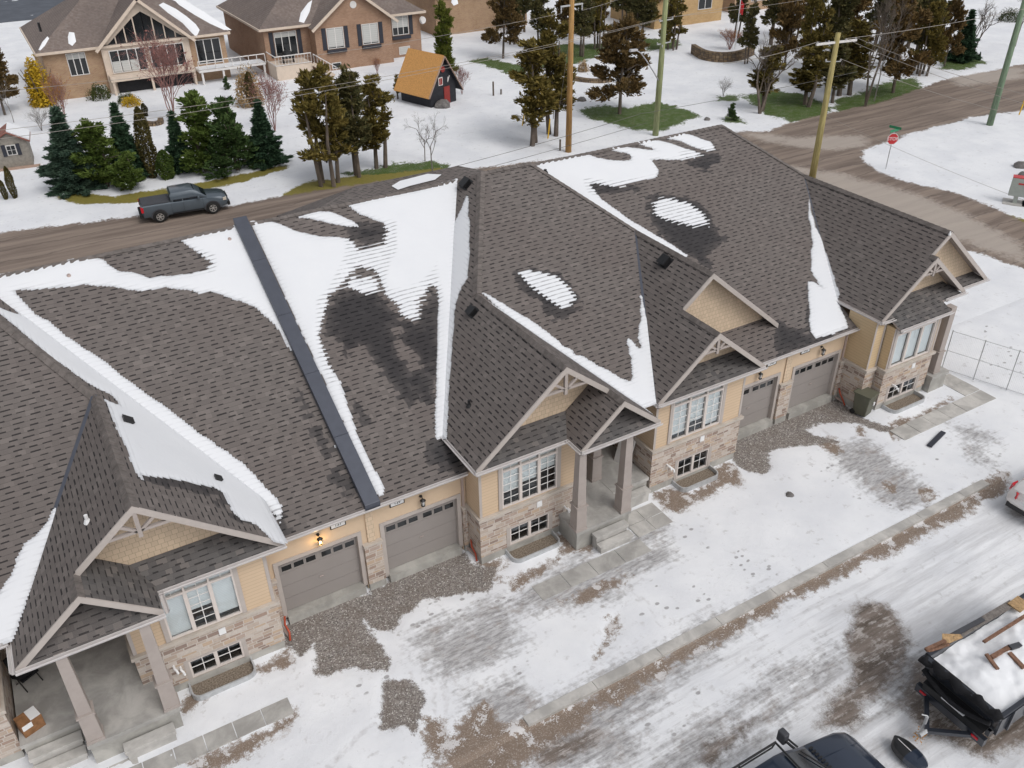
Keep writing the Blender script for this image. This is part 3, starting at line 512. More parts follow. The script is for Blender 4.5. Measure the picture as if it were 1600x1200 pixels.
PRA = [(0.1, -1.3), (3.57, -1.3), (3.57, 1.1), (-2.13, 10.6), (-2.72, 9.6), (0.1, 4.6)]
roof('A', PRA, RA, wet=[plane_px(RA, '215,735 250,745 300,750 345,762 365,795 400,815 395,822 350,800 335,778 290,765 245,758 215,748')])
roof('C', [(9.77, -1.3), (13.1, -1.3), (13.1, 4.59), (16.1, 9.6), (15.48, 10.6), (9.77, 1.08)], LC)
roof('C', [(13.1, -1.3), (14.85, -1.3), (14.85, -2.1), (16.45, -2.1), (16.45, -1.12), (13.1, 4.59)], RC)
roof('D', [(17.0, -1.3), (19.5, -1.3), (19.5, .75), (20.85, .75), (20.85, 5.45), (17.0, -1.12)], LD)
roof('D', [(20.85, .75), (24.72, .75), (24.72, 1.08), (19.0, 10.6), (18.4, 9.6), (20.85, 5.45)], RD)
roof('D', [(19.5, -1.3), (22.0, -1.3), (22.0, 1.1), (21.9, 1.25), (19.5, 1.25)], RDf, 'shingle2')
roof('E', [(28.4, -1.3), (31.0, -1.3), (31.0, -1.0), (31.95, -1.0), (31.95, 7.0), (28.4, 1.08)], LE)
roof('E', [(31.0, -1.3), (33.6, -1.3), (33.6, -.55), (31.0, -.55)], REf, 'shingle2')
roof('E', [(31.95, -1.0), (35.5, -1.0), (35.5, 21), (29.79, 10.6), (31.95, 7.0)], RE)
BK = [(-14, 9.6), (-2.72, 9.6), (-2.13, 10.6), (15.48, 10.6), (16.1, 9.6), (18.4, 9.6), (19, 10.6), (29.79, 10.6), (35.5, 21), (-14, 21)]
for u, a, b in (('west', -14, -4.2), ('A', -4.2, 6.55), ('C', 6.55, 16.75), ('D', 16.75, 24.85), ('E', 24.85, 35.5)): roof(u, clipx(BK, a, b), zBk)
# porch gables (left slope of C porch, right slope of A porch)
LCp = lambda x, y: 5.73-SP*(14.85-x); RAp = lambda x, y: 5.83-SP*(x+1.65)
roof('C', [(13.2, -2.1), (14.85, -2.1), (14.85, -.4), (13.2, -.4)], LCp); roof('A', [(-1.65, -2.15), (0.05, -2.15), (0.05, -.4), (-1.65, -.4)], RAp, 'shingle2')
# pent roofs over the windows and porch fronts
def pent(u, x0, x1, y0=-1.3, z0=4.34, y1=-.4, z1=4.78, mat='shingle2', il=1, ir=1):
    i = max(0, (z1-4.36)/SP); return roof(u, [(x0, y0), (x1, y0), (x1-i*ir, y1), (x0+i*il, y1)], lambda x, y: z0+(z1-z0)*(y-y0)/(y1-y0), mat, name='pent_roof')
pent('C', 9.82, 13.35, ir=-.8); pent('A', -0.1, 3.5, il=-.8); pent('D', 17.2, 21.85); pent('E', 28.6, 33.4, y0=-1.32)
pent('E', 28.95, 32.1, y0=-1.85, z0=4.08, y1=-1.3, z1=4.355); pent('C', 13.4, 16.4, y0=-2.12, z0=4.33, y1=-1.1, z1=5.0); pent('A', -3.4, -0.05, y0=-2.17, z0=4.28, y1=-1.15, z1=4.98); pent('E', 33.3, 35.4, y0=-1.0, z0=4.36, y1=-.4, z1=4.66)
# rear cross gable that shows just over the main ridge
qx, _, qz = PY(716, 259, 12.4); qx0 = PY(556, 294, 12.4)[0]; zRr = lambda x, y: 9.1+(qz-9.1)*(y-10.6)/1.8
roof('C', [(qx0-2.5, 10.6), (qx+.9, 10.6), (qx, 12.4), (qx0, 12.4)], zRr, em='shingle'); roof('C', [(qx0, 12.4), (qx, 12.4), (qx+1.5, 16), (qx0-2.5, 16)], lambda x, y: qz-.55*(y-12.4))
roof('C', [(qx0-2.5, 10.6), (qx0, 12.4), (qx0-2.5, 16)], lambda x, y: qz-(qx0-x)*(qz-9.1)/2.5 if y < 14 else qz-(qx0-x)*.79, em='shingle'); P_ = plane_px(zRr, '612,292 625,284 668,273 690,274 680,282 640,292 622,298'); mb = MB(); mb.poly([(x, y, zRr(x, y)+.04) for x, y in P_]); mb.build('roof_snow', M['snow'], units['C'])
# ridge and hip caps
V3 = lambda x, y, zf: (x, y, zf(x, y))
strip('A', V3(-2.13, 10.6, zG), V3(6.3, 10.6, zG), .3, (zG, zBk)); strip('C', V3(6.85, 10.6, zG), V3(15.48, 10.6, zG), .3, (zG, zBk)); strip('D', V3(19.0, 10.6, zG), V3(24.85, 10.6, zG), .3, (zG, zBk)); strip('E', V3(24.85, 10.6, zG), V3(29.79, 10.6, zG), .3, (zG, zBk))
strip('C', V3(16.1, 9.6, zH), V3(16.75, 9.6, zH), .3, (zH, zBk)); strip('D', V3(16.75, 9.6, zH), V3(18.4, 9.6, zH), .3, (zH, zBk))
strip('C', V3(13.1, 4.59, LC), V3(16.1, 9.6, LC), .34, (LC, zH)); strip('A', V3(.1, 4.6, RA), V3(-2.72, 9.6, RA), .34, (RA, zH)); strip('D', V3(20.85, 5.45, RD), V3(18.4, 9.6, RD), .3, (RD, zH)); strip('E', V3(31.95, 7, RE), V3(29.79, 10.6, RE), .3, (RE, zG))
strip('C', V3(13.1, -1.3, LC), V3(13.1, 4.59, LC), .3, (LC, RC)); strip('A', V3(.1, -1.3, LA), V3(.1, 4.6, LA), .3, (LA, RA)); strip('D', V3(20.85, .75, LD), V3(20.85, 5.45, LD), .3, (LD, RD)); strip('D', V3(19.5, -1.3, LD), V3(19.5, .75, LD), .3, (LD, RDf))
strip('E', V3(31.95, -1.0, LE), V3(31.95, 7, LE), .3, (LE, RE)); strip('E', V3(31.0, -1.3, LE), V3(31.0, -1.0, LE), .3, (LE, REf)); strip('C', V3(14.85, -2.1, RC), V3(14.85, -1.3, RC), .3, (LCp, RC)); strip('A', V3(-1.65, -2.15, LA), V3(-1.65, -1.3, LA), .3, (LA, RAp))
def valley(u, a, b, w=.15): mb = MB(); a = Vector(a)+Vector((0, 0, .012)); b = Vector(b)+Vector((0, 0, .012)); mb.beam(tuple(a), tuple(b), w, .02); mb.build('valley_flashing', M['metal_flash'], units[u])
valley('D', V3(17.05, -1.05, LD), V3(20.85, 5.45, LD)); valley('A', V3(-3.45, -1.1, LA), V3(.1, 4.6, LA)); valley('C', V3(9.8, 1.1, LC), V3(15.4, 10.5, LC)); valley('C', V3(16.4, -1.05, RC), V3(13.2, 4.5, RC)); valley('E', V3(28.4, 1.1, LE), V3(31.9, 6.95, LE))
# fire wall capping between the two joined roofs
mb = MB()
P_ = [(6.33, -.42, zG(0, -.42)-.08), (6.83, -.42, zG(0, -.42)-.08), (6.83, 10.72, zG(0, 10.72)-.08), (6.33, 10.72, zG(0, 10.72)-.08)]
mb.hexa(P_+[(x, y, z+.30) for x, y, z in P_]); o = mb.build('fire_wall_cap', M['metal_flash'], units['C']); round_edges(o, .02)
for k in range(1, 5): y = -.4+k*2.3; mb = MB(); mb.beam((6.32, y, zG(0, y)+.222), (6.84, y, zG(0, y)+.222), .03, .012); mb.build('cap_seam', M['metal_flash'], units['C'])
# --- snow lying on the slopes
sA1 = plane_px(zG, '-60,445 0,430 60,418 110,406 144,402 160,405 175,417 185,424 212,427 235,435 250,431 282,429 300,429 322,420 330,412 317,402 307,395 295,386 280,375 295,371 370,352 378,362 420,455 470,560 530,690 542,720 532,705 520,685 507,642 490,600 472,575 462,560 446,535 430,510 415,495 397,480 375,470 357,465 332,457 312,459 300,455 262,450 225,456 175,449 135,446 50,453 22,455 37,472 57,492 75,502 105,527 140,550 170,570 207,600 237,620 267,642 295,665 325,687 355,707 380,725 400,745 415,762 432,780 440,790 446,812 436,820 424,800 380,760 300,700 100,560 -60,430')
snow_on('A', zG, GA, [sA1, plane_px(zG, '462,560 472,585 480,600 492,625 505,650 515,675 525,700 530,690 500,620 480,575')], streak=[plane_px(zG, '425,795 450,800 450,830 425,825'), plane_px(zG, '300,390 335,400 335,425 315,425')], seed=3)
sR = plane_px(RA, '-40,440 0,460 20,462 60,495 30,480 0,470 -30,455')
snow_on('A', RA, PRA, [plane_px(RA, '-40,460 0,490 32,517 75,555 120,587 140,600 160,612 175,622 188,634 172,628 162,622 175,652 185,677 197,700 207,730 225,757 222,742 235,745 250,747 275,750 300,756 335,762 350,772 360,795 375,812 400,820 440,860 470,860 440,790 400,740 330,680 230,600 100,500 20,440 -40,420')],
  sub=[plane_px(RA, '-40,452 0,466 16,478 30,492 12,486 0,481 -40,470'), plane_px(RA, '152,608 172,616 186,630 172,628 160,618')], fall='x', seed=5, hmax=.05)
sC = [plane_px(zG, '388,341 400,346 415,346 432,349 462,361 482,366 500,370 525,371 545,373 560,385 575,384 596,377 600,350 575,340 562,335 545,322 555,317 600,307 650,298 708,282 730,275 740,290 740,300 732,340 731,436 718,448 715,460 710,487 706,550 702,597 700,640 698,684 682,687 679,650 682,600 684,525 684,475 680,452 672,452 662,475 655,500 645,502 625,495 620,480 600,460 590,437 582,424 562,420 545,440 530,455 517,462 510,487 500,525 510,550 520,575 532,597 545,640 560,682 575,717 595,750 601,765 597,776 587,772 480,540'), plane_px(zG, '465,340 495,329 517,331 550,345 563,355 540,354 512,349 482,341'), plane_px(zG, '545,430 590,430 600,460 560,462 535,452'), plane_px(zG, '730,300 760,300 760,440 735,440'), plane_px(zG, '700,460 720,448 716,520 704,560')]
snow_on('C', zG, clipx(GA, 6.85, 20), sC, sub=[plane_px(zG, '570,352 595,352 596,374 575,380 557,374 562,362')], streak=[plane_px(zG, '515,455 545,370 620,345 625,400 600,440 615,470 580,470 540,480'), plane_px(zG, '600,455 660,440 685,400 690,470 655,505 620,500'), plane_px(zG, '495,470 520,450 520,600 500,560')], seed=9)
snow_on('C', LC, [(9.77, -1.3), (13.1, -1.3), (13.1, 4.59), (15.98, 9.5), (15.48, 10.6), (9.77, 1.08)], [plane_px(LC, '728,306 732,306 733,340 734,390 731,436 722,447 716,462 710,487 706,550 702,597 700,650 698,686 686,690 690,500 700,400 708,350 714,340 716,335 722,325')], hmax=.03, g=.05, fall='x', seed=4)
snow_on('C', zH, HC, [plane_px(zH, '750,455 775,467 800,482 825,497 857,520 882,542 907,557 932,570 960,585 985,597 1003,604 1030,600 1032,640 1000,640 940,600 880,556 820,516 770,475')], seed=6, rag=.07)
snow_on('D', zH, HC, [plane_px(zH, '1002,464 1012,495 1020,525 1026,550 1032,600 1036,640 1002,640 975,600 987,597 988,575 981,545 982,531 999,543 997,515 1000,490')], seed=8, rag=.07)
snow_on('C', zH, clipx(HC, 10, 20), [plane_px(zH, '807,425 825,422 850,425 872,432 887,445 900,462 901,472 882,486 870,480 850,465 832,452 820,440')], streak=[plane_px(zH, '800,415 910,420 910,495 850,490 800,450')], seed=12, hmax=.02)
snow_on('C', RC, [(13.1, -1.3), (14.85, -1.3), (14.85, -2.1), (16.45, -2.1), (16.45, -1.12), (13.1, 4.59)], [[(13.15, 4.5), (13.5, 3.9), (14.6, 1.95), (15.7, .05), (16.42, -1.15), (16.42, -1.75), (15.9, -1.1), (15.1, .4), (14.2, 1.95), (13.35, 3.7)]], hmax=.03, fall='x', g=.05, seed=14)
gd = [plane_px(zG, '835,256 915,240 925,244 950,250 975,252 985,250 987,246 980,240 960,236 945,234 960,229 1000,232 1025,236 1017,231 990,225 985,222 1017,217 1050,225 1070,232 1090,237 1102,243 1087,250 1070,252 1050,250 1017,250 1025,260 1030,270 1025,277 1012,282 990,287 975,292 955,295 940,290 925,290 932,300 940,312 975,337 1012,360 1050,382 1075,400 1068,404 1000,370 840,270'), plane_px(zG, '1037,215 1065,207 1082,212 1110,222 1119,235 1107,238 1085,231 1062,221')]
snow_on('D', zG, GD, gd, streak=[plane_px(zG, '910,280 960,285 1010,280 1000,300 920,305'), plane_px(zG, '1060,240 1125,230 1120,255 1070,260')], seed=15, g=.07)
snow_on('E', zG, GD, [plane_px(zG, '1017,315 1032,307 1055,309 1080,317 1097,330 1110,345 1110,356 1087,357 1062,352 1037,345 1020,337')], streak=[plane_px(zG, '1005,300 1120,300 1120,365 1010,365')], seed=17, hmax=.02, g=.07)
snow_on('E', zG, GD, [plane_px(zG, '1264,300 1266,329 1278,362 1295,395 1310,425 1322,460 1312,475 1325,512 1302,522 1275,529 1266,520 1265,487 1262,440 1272,441 1284,449 1277,440 1267,422 1267,390 1270,380 1264,340')], seed=19, rag=.04, g=.07)
snow_on('E', LE, [(28.4, -1.3), (31.0, -1.3), (31.0, -1.0), (31.95, -1.0), (31.95, 7.0), (28.4, 1.08)], [plane_px(LE, '1266,329 1275,362 1290,395 1302,425 1311,460 1308,472 1290,460 1270,400 1260,350')], seed=20, rag=.03, hmax=.03, fall='x', g=.06)
snow_on('west', zH, HW, [plane_px(zH, '97,781 92,812 82,845 64,900 50,952 30,1000 -20,1015 -40,960 -20,940 0,925 17,900 27,875 37,850 62,830 77,812 80,797')], seed=21, rag=.05)
# --- small things fixed to the roofs
def vent(u, px, py, zf, s=.34, h=.16, kind='roof_vent'):
    z0 = zf(0, 0); gx = zf(1, 0)-z0; gy = zf(0, 1)-z0; n = Vector((-gx, -gy, 1)).normalized(); c = Vector(PL(px, py, (-gx, -gy, 1), z0)); a = Vector((0, 1, 0)) if abs(gx) > abs(gy) else Vector((1, 0, 0)); b = n.cross(a); mb = MB()
    def pt(i, j, k): return tuple(c+a*i+b*j+n*k)
    mb.hexa([pt(-s*.6, -s*.6, 0), pt(s*.6, -s*.6, 0), pt(s*.6, s*.6, 0), pt(-s*.6, s*.6, 0), pt(-s*.6, -s*.6, .02), pt(s*.6, -s*.6, .02), pt(s*.6, s*.6, .02), pt(-s*.6, s*.6, .02)])
    mb.hexa([pt(-s*.38, -s*.38, .02), pt(s*.38, -s*.38, .02), pt(s*.38, s*.38, .02), pt(-s*.38, s*.38, .02), pt(-s*.5, -s*.5, h), pt(s*.5, -s*.5, h), pt(s*.5, s*.5, h), pt(-s*.5, s*.5, h)]); mb.build(kind, M['black'], units[u])
vent('C', 729, 288, LC, .42, .2); vent('C', 739, 488, LC, .34, .2); vent('D', 1040, 410, LD, .42, .24); vent('A', 198, 659, RA, .34, .12); vent('A', 339, 750, RA, .24, .12)
def pipe(u, px, py, zf, m='black', r=.05, h=.22):
    z0 = zf(0, 0); gx = zf(1, 0)-z0; gy = zf(0, 1)-z0; c = PL(px, py, (-gx, -gy, 1), z0); mb = MB(); mb.tube([(c[0], c[1], c[2]-.03), (c[0], c[1], c[2]+h)], r, 10); mb.tube([(c[0], c[1], c[2]-.03), (c[0], c[1], c[2]+.07)], [r*2.2, r*1.3], 10); mb.build('vent_pipe', M[m], units[u])
pipe('C', 733, 634, LC); pipe('A', 137, 815, LA, 'white'); pipe('E', 1484, 366, LE, 'white', .03, .12); pipe('D', 852, 270, zG, 'black', .07, .15); pipe('A', 108, 432, zG, 'down', .045, .09); pipe('A', 359, 375, zG, 'down', .045, .09)
# --- walls
def wallx(mb, x0, x1, z0, z1, yf, th=.22, holes=(), mi=0):
    """front wall (faces -y) between x0 and x1 with rectangular openings"""
    if not holes: mb.box(x0, yf, z0, x1, yf+th, z1, mi); return
    hs_ = sorted(holes); xc = x0
    for (a, b, c, d) in hs_:
        a, b, c, d = max(a, x0), min(b, x1), max(c, z0), min(d, z1)
        if b <= a or d <= c: continue
        if a > xc: mb.box(xc, yf, z0, a, yf+th, z1, mi)
        if c > z0: mb.box(a, yf, z0, b, yf+th, c, mi)
        if d < z1: mb.box(a, yf, d, b, yf+th, z1, mi)
        xc = b
    if xc < x1: mb.box(xc, yf, z0, x1, yf+th, z1, mi)
def front_window(u, x0, x1, z0, z1, y, kind='main', blinds=(1, 1, 1), grids=(1, 1, 1)):
    """three casements under transom lights; real glass in front of a room with blinds"""
    U = units[u]; fr = MB(); w = x1-x0; zt = z1-.33 if kind == 'main' else z1; n = 3 if kind == 'main' else 2
    fr.box(x0-.13, y-.03, z0-.02, x0, y+.06, z1+.05); fr.box(x1, y-.03, z0-.02, x1+.13, y+.06, z1+.05); fr.box(x0, y-.034, z1-.012, x1, y+.05, z1+.05)
    root = fr.build('window', M['trim'], U)
    f = MB(); t = .055; ya, yb = y-.015, y+.07
    f.box(x0, ya, z0, x1, yb, z0+t); f.box(x0, ya, z1-t, x1, yb, z1); f.box(x0, ya, z0+t, x0+t, yb, z1-t); f.box(x1-t, ya, z0+t, x1, yb, z1-t)
    if kind == 'main': f.box(x0+t, ya-.004, zt-.03, x1-t, yb, zt+.045)
    for i in range(1, n): xx = x0+w*i/n; f.box(xx-.055, ya-.002, z0+t, xx+.055, yb-.002, z1-t if kind != 'main' else zt-.03); (f.box(xx-.03, ya-.002, zt+.045, xx+.03, yb-.002, z1-t) if kind == 'main' else None)
    f.build('frame', M['frame'], root)
    gb = MB(); gy = y+.028
    for i in range(n):
        a, b = x0+w*i/n+.055, x0+w*(i+1)/n-.055
        if grids[i]:
            xm = (a+b)/2; gb.box(xm-.012, gy, z0+t, xm+.012, gy+.012, (zt-.03) if kind == 'main' else z1-t); rows = 4 if kind == 'main' else 1
            for k in range(rows): zz = z0+t+(zt-.03-z0-t)*(k+1)/(rows+1); gb.box(a, gy-.002, zz-.011, b, gy+.012, zz+.011)
        if kind == 'main': xm = (a+b)/2; gb.box(xm-.012, gy, zt+.045, xm+.012, gy+.012, z1-t)
    gb.build('glazing_bars', M['muntin'], root)
    p = MB(); p.poly([(x0+.02, y+.045, z0+.02), (x1-.02, y+.045, z0+.02), (x1-.02, y+.045, z1-.02), (x0+.02, y+.045, z1-.02)]); p.build('pane', M['glass'], root)
    d = MB(); d.poly([(x0, y+.5, z0), (x1, y+.5, z0), (x1, y+.5, z1), (x0, y+.5, z1)]); d.poly([(x0, y+.12, z0), (x1, y+.12, z0), (x1, y+.5, z0), (x0, y+.5, z0)]); d.poly([(x0, y+.12, z1), (x1, y+.12, z1), (x1, y+.5, z1), (x0, y+.5, z1)])
    d.poly([(x0, y+.12, z0), (x0, y+.5, z0), (x0, y+.5, z1), (x0, y+.12, z1)]); d.poly([(x1, y+.12, z0), (x1, y+.5, z0), (x1, y+.5, z1), (x1, y+.12, z1)]); d.build('room', M['dark'], root)
    if kind == 'main':
        for i, bl in enumerate(blinds):
            if bl <= 0: continue
            a, b = x0+w*i/n+.04, x0+w*(i+1)/n-.04; bb = MB(); zb = z1-(z1-z0)*bl; bb.box(a, y+.11, zb, b, y+.125, z1-.04); bb.build('blind', M['blind'], root)
    return root
def garage_door(u, x0, x1, z0=.32, z1=2.45, y=.13):
    U = units[u]; fr = MB(); fr.box(x0-.14, -.035, z0-.1, x0, .13, z1+.14); fr.box(x1, -.035, z0-.1, x1+.14, .13, z1+.14); fr.box(x0, -.035, z1, x1, .13, z1+.14); fr.build('door_surround', M['trim'], U)
    mb = MB(); n = 4; h = (z1-z0)/n
    for k in range(n): mb.box(x0, y, z0+k*h+.006, x1, y+.05, z0+(k+1)*h-.006)
    mb.box(x0, y+.02, z0, x1, y+.06, z1); dr = mb.build('garage_door', M['gdoor'], U); w = x1-x0
    fx = MB(); gr = w/2
    for gi in range(2):
        gx0 = x0+.12+gi*gr; pw = (gr-.30)/3
        for k in range(3):
            a = gx0+k*(pw+.06); b = a+pw-.02; za, zm, zb = z1-.44, z1-.19, z1-.06
            for (c, d) in ((za, zm-.045), (zm+.035, zb)): px = MB(); px.box(a, y-.006, c, b, y+.004, d); px.build('window_pane', M['darkglass'], dr)
            fx.box(a-.025, y-.012, za-.025, a, y+.002, zb+.025); fx.box(b, y-.012, za-.025, b+.025, y+.002, zb+.025)
            for z_a, z_b in ((za-.025, za), (zm-.045, zm+.035), (zb, zb+.025)): fx.box(a, y-.012, z_a, b, y+.002, z_b)
    fx.build('window_trim', M['gdoor'], dr)
    hn = MB(); xm = x0+w*.5; hn.tube([(xm-.06, y-.03, z0+.9), (xm-.06, y-.045, z0+.95), (xm+.06, y-.045, z0+.95)], .012, 6); hn.build('handle', M['down'], dr)
    ap = MB(); ap.box(x0-.02, -.16, -.1, x1+.02, y+.02, z0-.012); ap.build('sill', M['found'], U)
def lamp(u, x, z, lit=False, y=-.0):
    U = units[u]; a = MB(); a.lathe((x, y-.03, z+.12), [(.045, -.03), (.06, 0), (.045, .03)], 10); a.tube([(x, y-.02, z+.12), (x, y-.12, z+.16), (x, y-.17, z+.08)], .016, 6); a.lathe((x, y-.17, z-.06), [(.02, .17), (.10, .10), (.085, .085)], 12)
    a.lathe((x, y-.17, z-.06), [(.06, -.13), (.075, -.11), (.03, -.16)], 10)
    for k in range(4): t = math.pi/4+k*math.pi/2; a.tube([(x+.085*math.cos(t), y-.17+.085*math.sin(t), z+.03), (x+.06*math.cos(t), y-.17+.06*math.sin(t), z-.18)], .008, 4)
    r = a.build('wall_lamp', M['black'], U)
    if lit:
        g = MB(); g.lathe((x, y-.17, z-.08), [(.018, -.05), (.032, 0), (.018, .06)], 10); g.build('bulb', M['bulb'], r); ld = bpy.data.lights.new('lamp_glow', 'POINT'); ld.energy = 9; ld.color = (1, .62, .22); ld.shadow_soft_size = .05; lo_ = bpy.data.objects.new('lamp_glow', ld); COL.objects.link(lo_); lo_.parent = r; lo_.location = Vector((x, y-.22, z-.16))-U.location
    else:
        g = MB(); g.lathe((x, y-.17, z-.08), [(.045, -.08), (.062, .08)], 10); g.build('lamp_glass', M['lampglass'], r)
me_, nt_, b_ = newmat('lit_bulb'); b_.inputs['Emission Color'].default_value = (1, .6, .2, 1); b_.inputs['Emission Strength'].default_value = 14; M['bulb'] = me_
M['lampglass'] = plain('frosted_glass', (.45, .45, .45), .2, .5)
def text_mesh(s, size, mat, parent, mtx, name='number', ext=.004):
    cu = bpy.data.curves.new(name, 'FONT'); cu.body = s; cu.size = size; cu.extrude = ext; cu.align_x = 'CENTER'; cu.align_y = 'CENTER'; t = bpy.data.objects.new(name, cu); COL.objects.link(t)
    bpy.context.view_layer.update(); dg = bpy.context.evaluated_depsgraph_get(); me = bpy.data.meshes.new_from_object(t.evaluated_get(dg)); bpy.data.objects.remove(t)
    me.transform(mtx); me.materials.clear(); me.materials.append(mat); o = bpy.data.objects.new(name, me); COL.objects.link(o); o.parent = parent; return o
RX90 = Matrix.Rotation(math.pi/2, 4, 'X')
def plate(u, x, z, s):
    U = units[u]; a = MB(); a.box(x-.26, -.03, z-.12, x+.26, -.002, z+.12); r = a.build('number_plate', M['black'], U); b = MB(); b.box(x-.225, -.036, z-.088, x+.225, -.028, z+.088); b.build('plate_face', M['white'], r)
    text_mesh(s, .15, M['black'], r, Matrix.Translation(Vector((x, -.038, z))-U.location) @ RX90)
def gutter(u, pts, name='gutter'):
    mb = MB()
    for a, b in zip(pts[:-1], pts[1:]):
        a, b = Vector(a), Vector(b); d = (b-a).normalized(); s_ = d.cross(Vector((0, 0, 1))); L = (b-a).length; n = max(1, round(L/3.0))
        for i in range(n):
            p, q_ = a+(b-a)*i/n, a+(b-a)*(i+1)/n-d*.006; off = s_*.06
            def ln(k, h): return (p+s_*k+Vector((0, 0, h)), q_+s_*k+Vector((0, 0, h)))
            prof = [(0, 0), (0, -.11), (.08, -.11), (.125, -.03), (.125, 0), (.11, 0), (.11, -.03), (.075, -.095), (.015, -.095), (.015, 0)]
            A_ = [ln(*k) for k in prof]
            for j in range(len(A_)): k2 = (j+1) % len(A_); mb.poly([tuple(A_[j][0]), tuple(A_[k2][0]), tuple(A_[k2][1]), tuple(A_[j][1])])
    return mb.build(name, M['gutter'], units[u])
def rake(u, pts, w=.2, th=.045, mat='trim'):
    mb = MB()
    for a, b in zip(pts[:-1], pts[1:]):
        P4 = [(a[0], a[1], a[2]-w), (b[0], b[1], b[2]-w), (b[0], b[1], b[2]+.015), (a[0], a[1], a[2]+.015)]
        mb.prism(P4, (0, th, 0)) if b[0] < a[0] else mb.prism([P4[i] for i in (0, 3, 2, 1)], (0, th, 0))
    return mb.build('rake_board', M[mat], units[u])
def truss(u, xc, za, y, s=1.0):
    mb = MB(); mb.beam((xc, y, za-.2), (xc, y, za-1.02*s), .11, .09, up=(0, 1, 0))
    for k in (-1, 1): mb.beam((xc, y, za-.85*s), (xc+k*.42*s, y, za-.52*s), .08, .08, up=(0, 1, 0))
    mb.beam((xc-.95*s, y+.01, za-.82*s), (xc+.95*s, y+.01, za-.82*s), .08, .1, up=(0, 1, 0)); mb.build('gable_truss', M['trim2'], units[u])
def gable(u, x0, x1, xa, zf_l, zf_r, y, zb, mat='shake', th=.15):
    """triangular gable wall below two roof slopes down to height zb"""
    zl, zr, zt = zf_l(x0, y), zf_r(x1, y), zf_l(xa, y); P4 = [(x0, y, zb), (x1, y, zb), (x1, y, max(zb+.01, zr-.1)), (xa, y, zt-.1), (x0, y, max(zb+.01, zl-.1))]
    mb = MB(); mb.poly(P4); mb.poly([(p[0], p[1]+th, p[2]) for p in P4][::-1]); mb.build('gable_wall', M[mat], units[u])
def bump(u, x0, x1, y, win, bwin, sid='siding', zt=4.3, sides=(0, 0), wb=(1, 1, 1), wg=(1, 1, 1), yb=None):
    """window bay: concrete foundation, stone skirt, stone sill, lap siding; opens for two windows"""
    U = units[u]; yl, yr = sides; th = .22
    m0 = MB(); wallx(m0, x0+.03, x1-.03, -.4, .34, y+.03, th, [bwin]); m0.box(x0+.03, y+.03+th, -.4, x0+.25, yl, .34); m0.box(x1-.25, y+.03+th, -.4, x1-.03, yr, .34); m0.build('foundation', M['found'], U)
    m1 = MB(); wallx(m1, x0, x1, .34, 1.97, y, th, [bwin]); m1.box(x0, y+th, .34, x0+th, yl, 1.97); m1.box(x1-th, y+th, .34, x1, yr, 1.97); m1.build('stone_wall', M['stone'], U)
    m2 = MB(); m2.box(x0-.07, y-.09, 1.97, x1+.07, y+.1, 2.09); m2.box(x0-.07, y+.1, 1.97, x0+.12, yl, 2.09); m2.box(x1-.12, y+.1, 1.97, x1+.07, yr, 2.09); m2.build('stone_sill', M['cap_stone'], U)
    m3 = MB(); wallx(m3, x0+.03, x1-.03, 2.09, zt, y+.03, th-.03, [win]); m3.box(x0+.03, y+th, 2.09, x0+th, yl, zt); m3.box(x1-th, y+th, 2.09, x1-.03, yr, zt); m3.build('siding_wall', M[sid], U)
    for xx in (x0+.025, x1-.125): m4 = MB(); m4.box(xx, y+.018, 2.09, xx+.1, y+.028, zt); m4.build('corner_trim', M['trim'], U)
    front_window(u, *win, y+.02, 'main', wb, wg); front_window(u, *bwin, y+.017, 'small')
    pn = MB(); xm = win[0]+(win[1]-win[0])*.62; pn.box(xm, y-.03, 1.62, xm+.2, y+.0, 1.86); pn.build('vent_cover', M['white'], U)
    pv = MB(); xm = win[0]-.15 if u == 'A' else (x1-.55 if u == 'C' else x0+.75)
    for k in (0, .16): pv.tube([(xm+k, y+.05, 1.15-k), (xm+k, y-.13, 1.15-k), (xm+k+.04, y-.20, 1.12-k), (xm+k+.06, y-.22, 1.0-k)], .035, 8)
    pv.build('vent_pipe', M['white'], U)
    # corrugated window well filled with gravel
    a, b = bwin[0]-.15, bwin[1]+.15; W_ = MB(); d = .62; pts = [(a, y+.03)]+[(a+.25-.25*math.cos(t), y+.0-d+.25-.25*math.sin(t)+.0) for t in np.linspace(0, math.pi/2, 5)]+[(b-.25+.25*math.sin(t), y+.0-d+.25-.25*math.cos(t)) for t in np.linspace(0, math.pi/2, 5)]+[(b, y+.03)]
    for p, q_ in zip(pts[:-1], pts[1:]): W_.beam((p[0], p[1], .06), (q_[0], q_[1], .06), .05, .30, up=(0, 0, 1))
    ww = W_.build('window_well', M['galv'], U); G_ = MB(); G_.poly([(p[0], p[1], .045) for p in pts]); G_.build('well_gravel', M['gravelm'], ww)
bump('A', -1.05, 3.05, -1.0, (0.0, 2.05, 2.12, 4.0), (.25, 1.8, .36, 1.08), sides=(2.2, 0.0), wb=(.98, .62, .9), wg=(0, 1, 0))
bump('C', 9.97, 13.9, -1.0, (10.85, 13.03, 2.15, 4.02), (11.12, 12.72, .38, 1.16), sides=(0.0, 2.2), wb=(.7, .62, .5))
bump('D', 17.2, 21.5, -1.0, (18.0, 20.4, 2.15, 4.05), (18.5, 20.05, .2, 1.1), sides=(2.2, 0.0), wb=(.9, .75, .95))
bump('E', 28.9, 31.95, -1.65, (29.15, 31.6, 2.12, 4.0), (29.5, 31.3, .3, 1.05), sid='siding2', sides=(-1.2, 1.0), wb=(.96, .96, .96), wg=(0, 0, 0), zt=4.05)
bump('west', -9.0, -4.35, -1.0, (-8.0, -6.0, 2.12, 4.0), (-7.8, -6.2, .36, 1.08), sides=(0, 2.2))
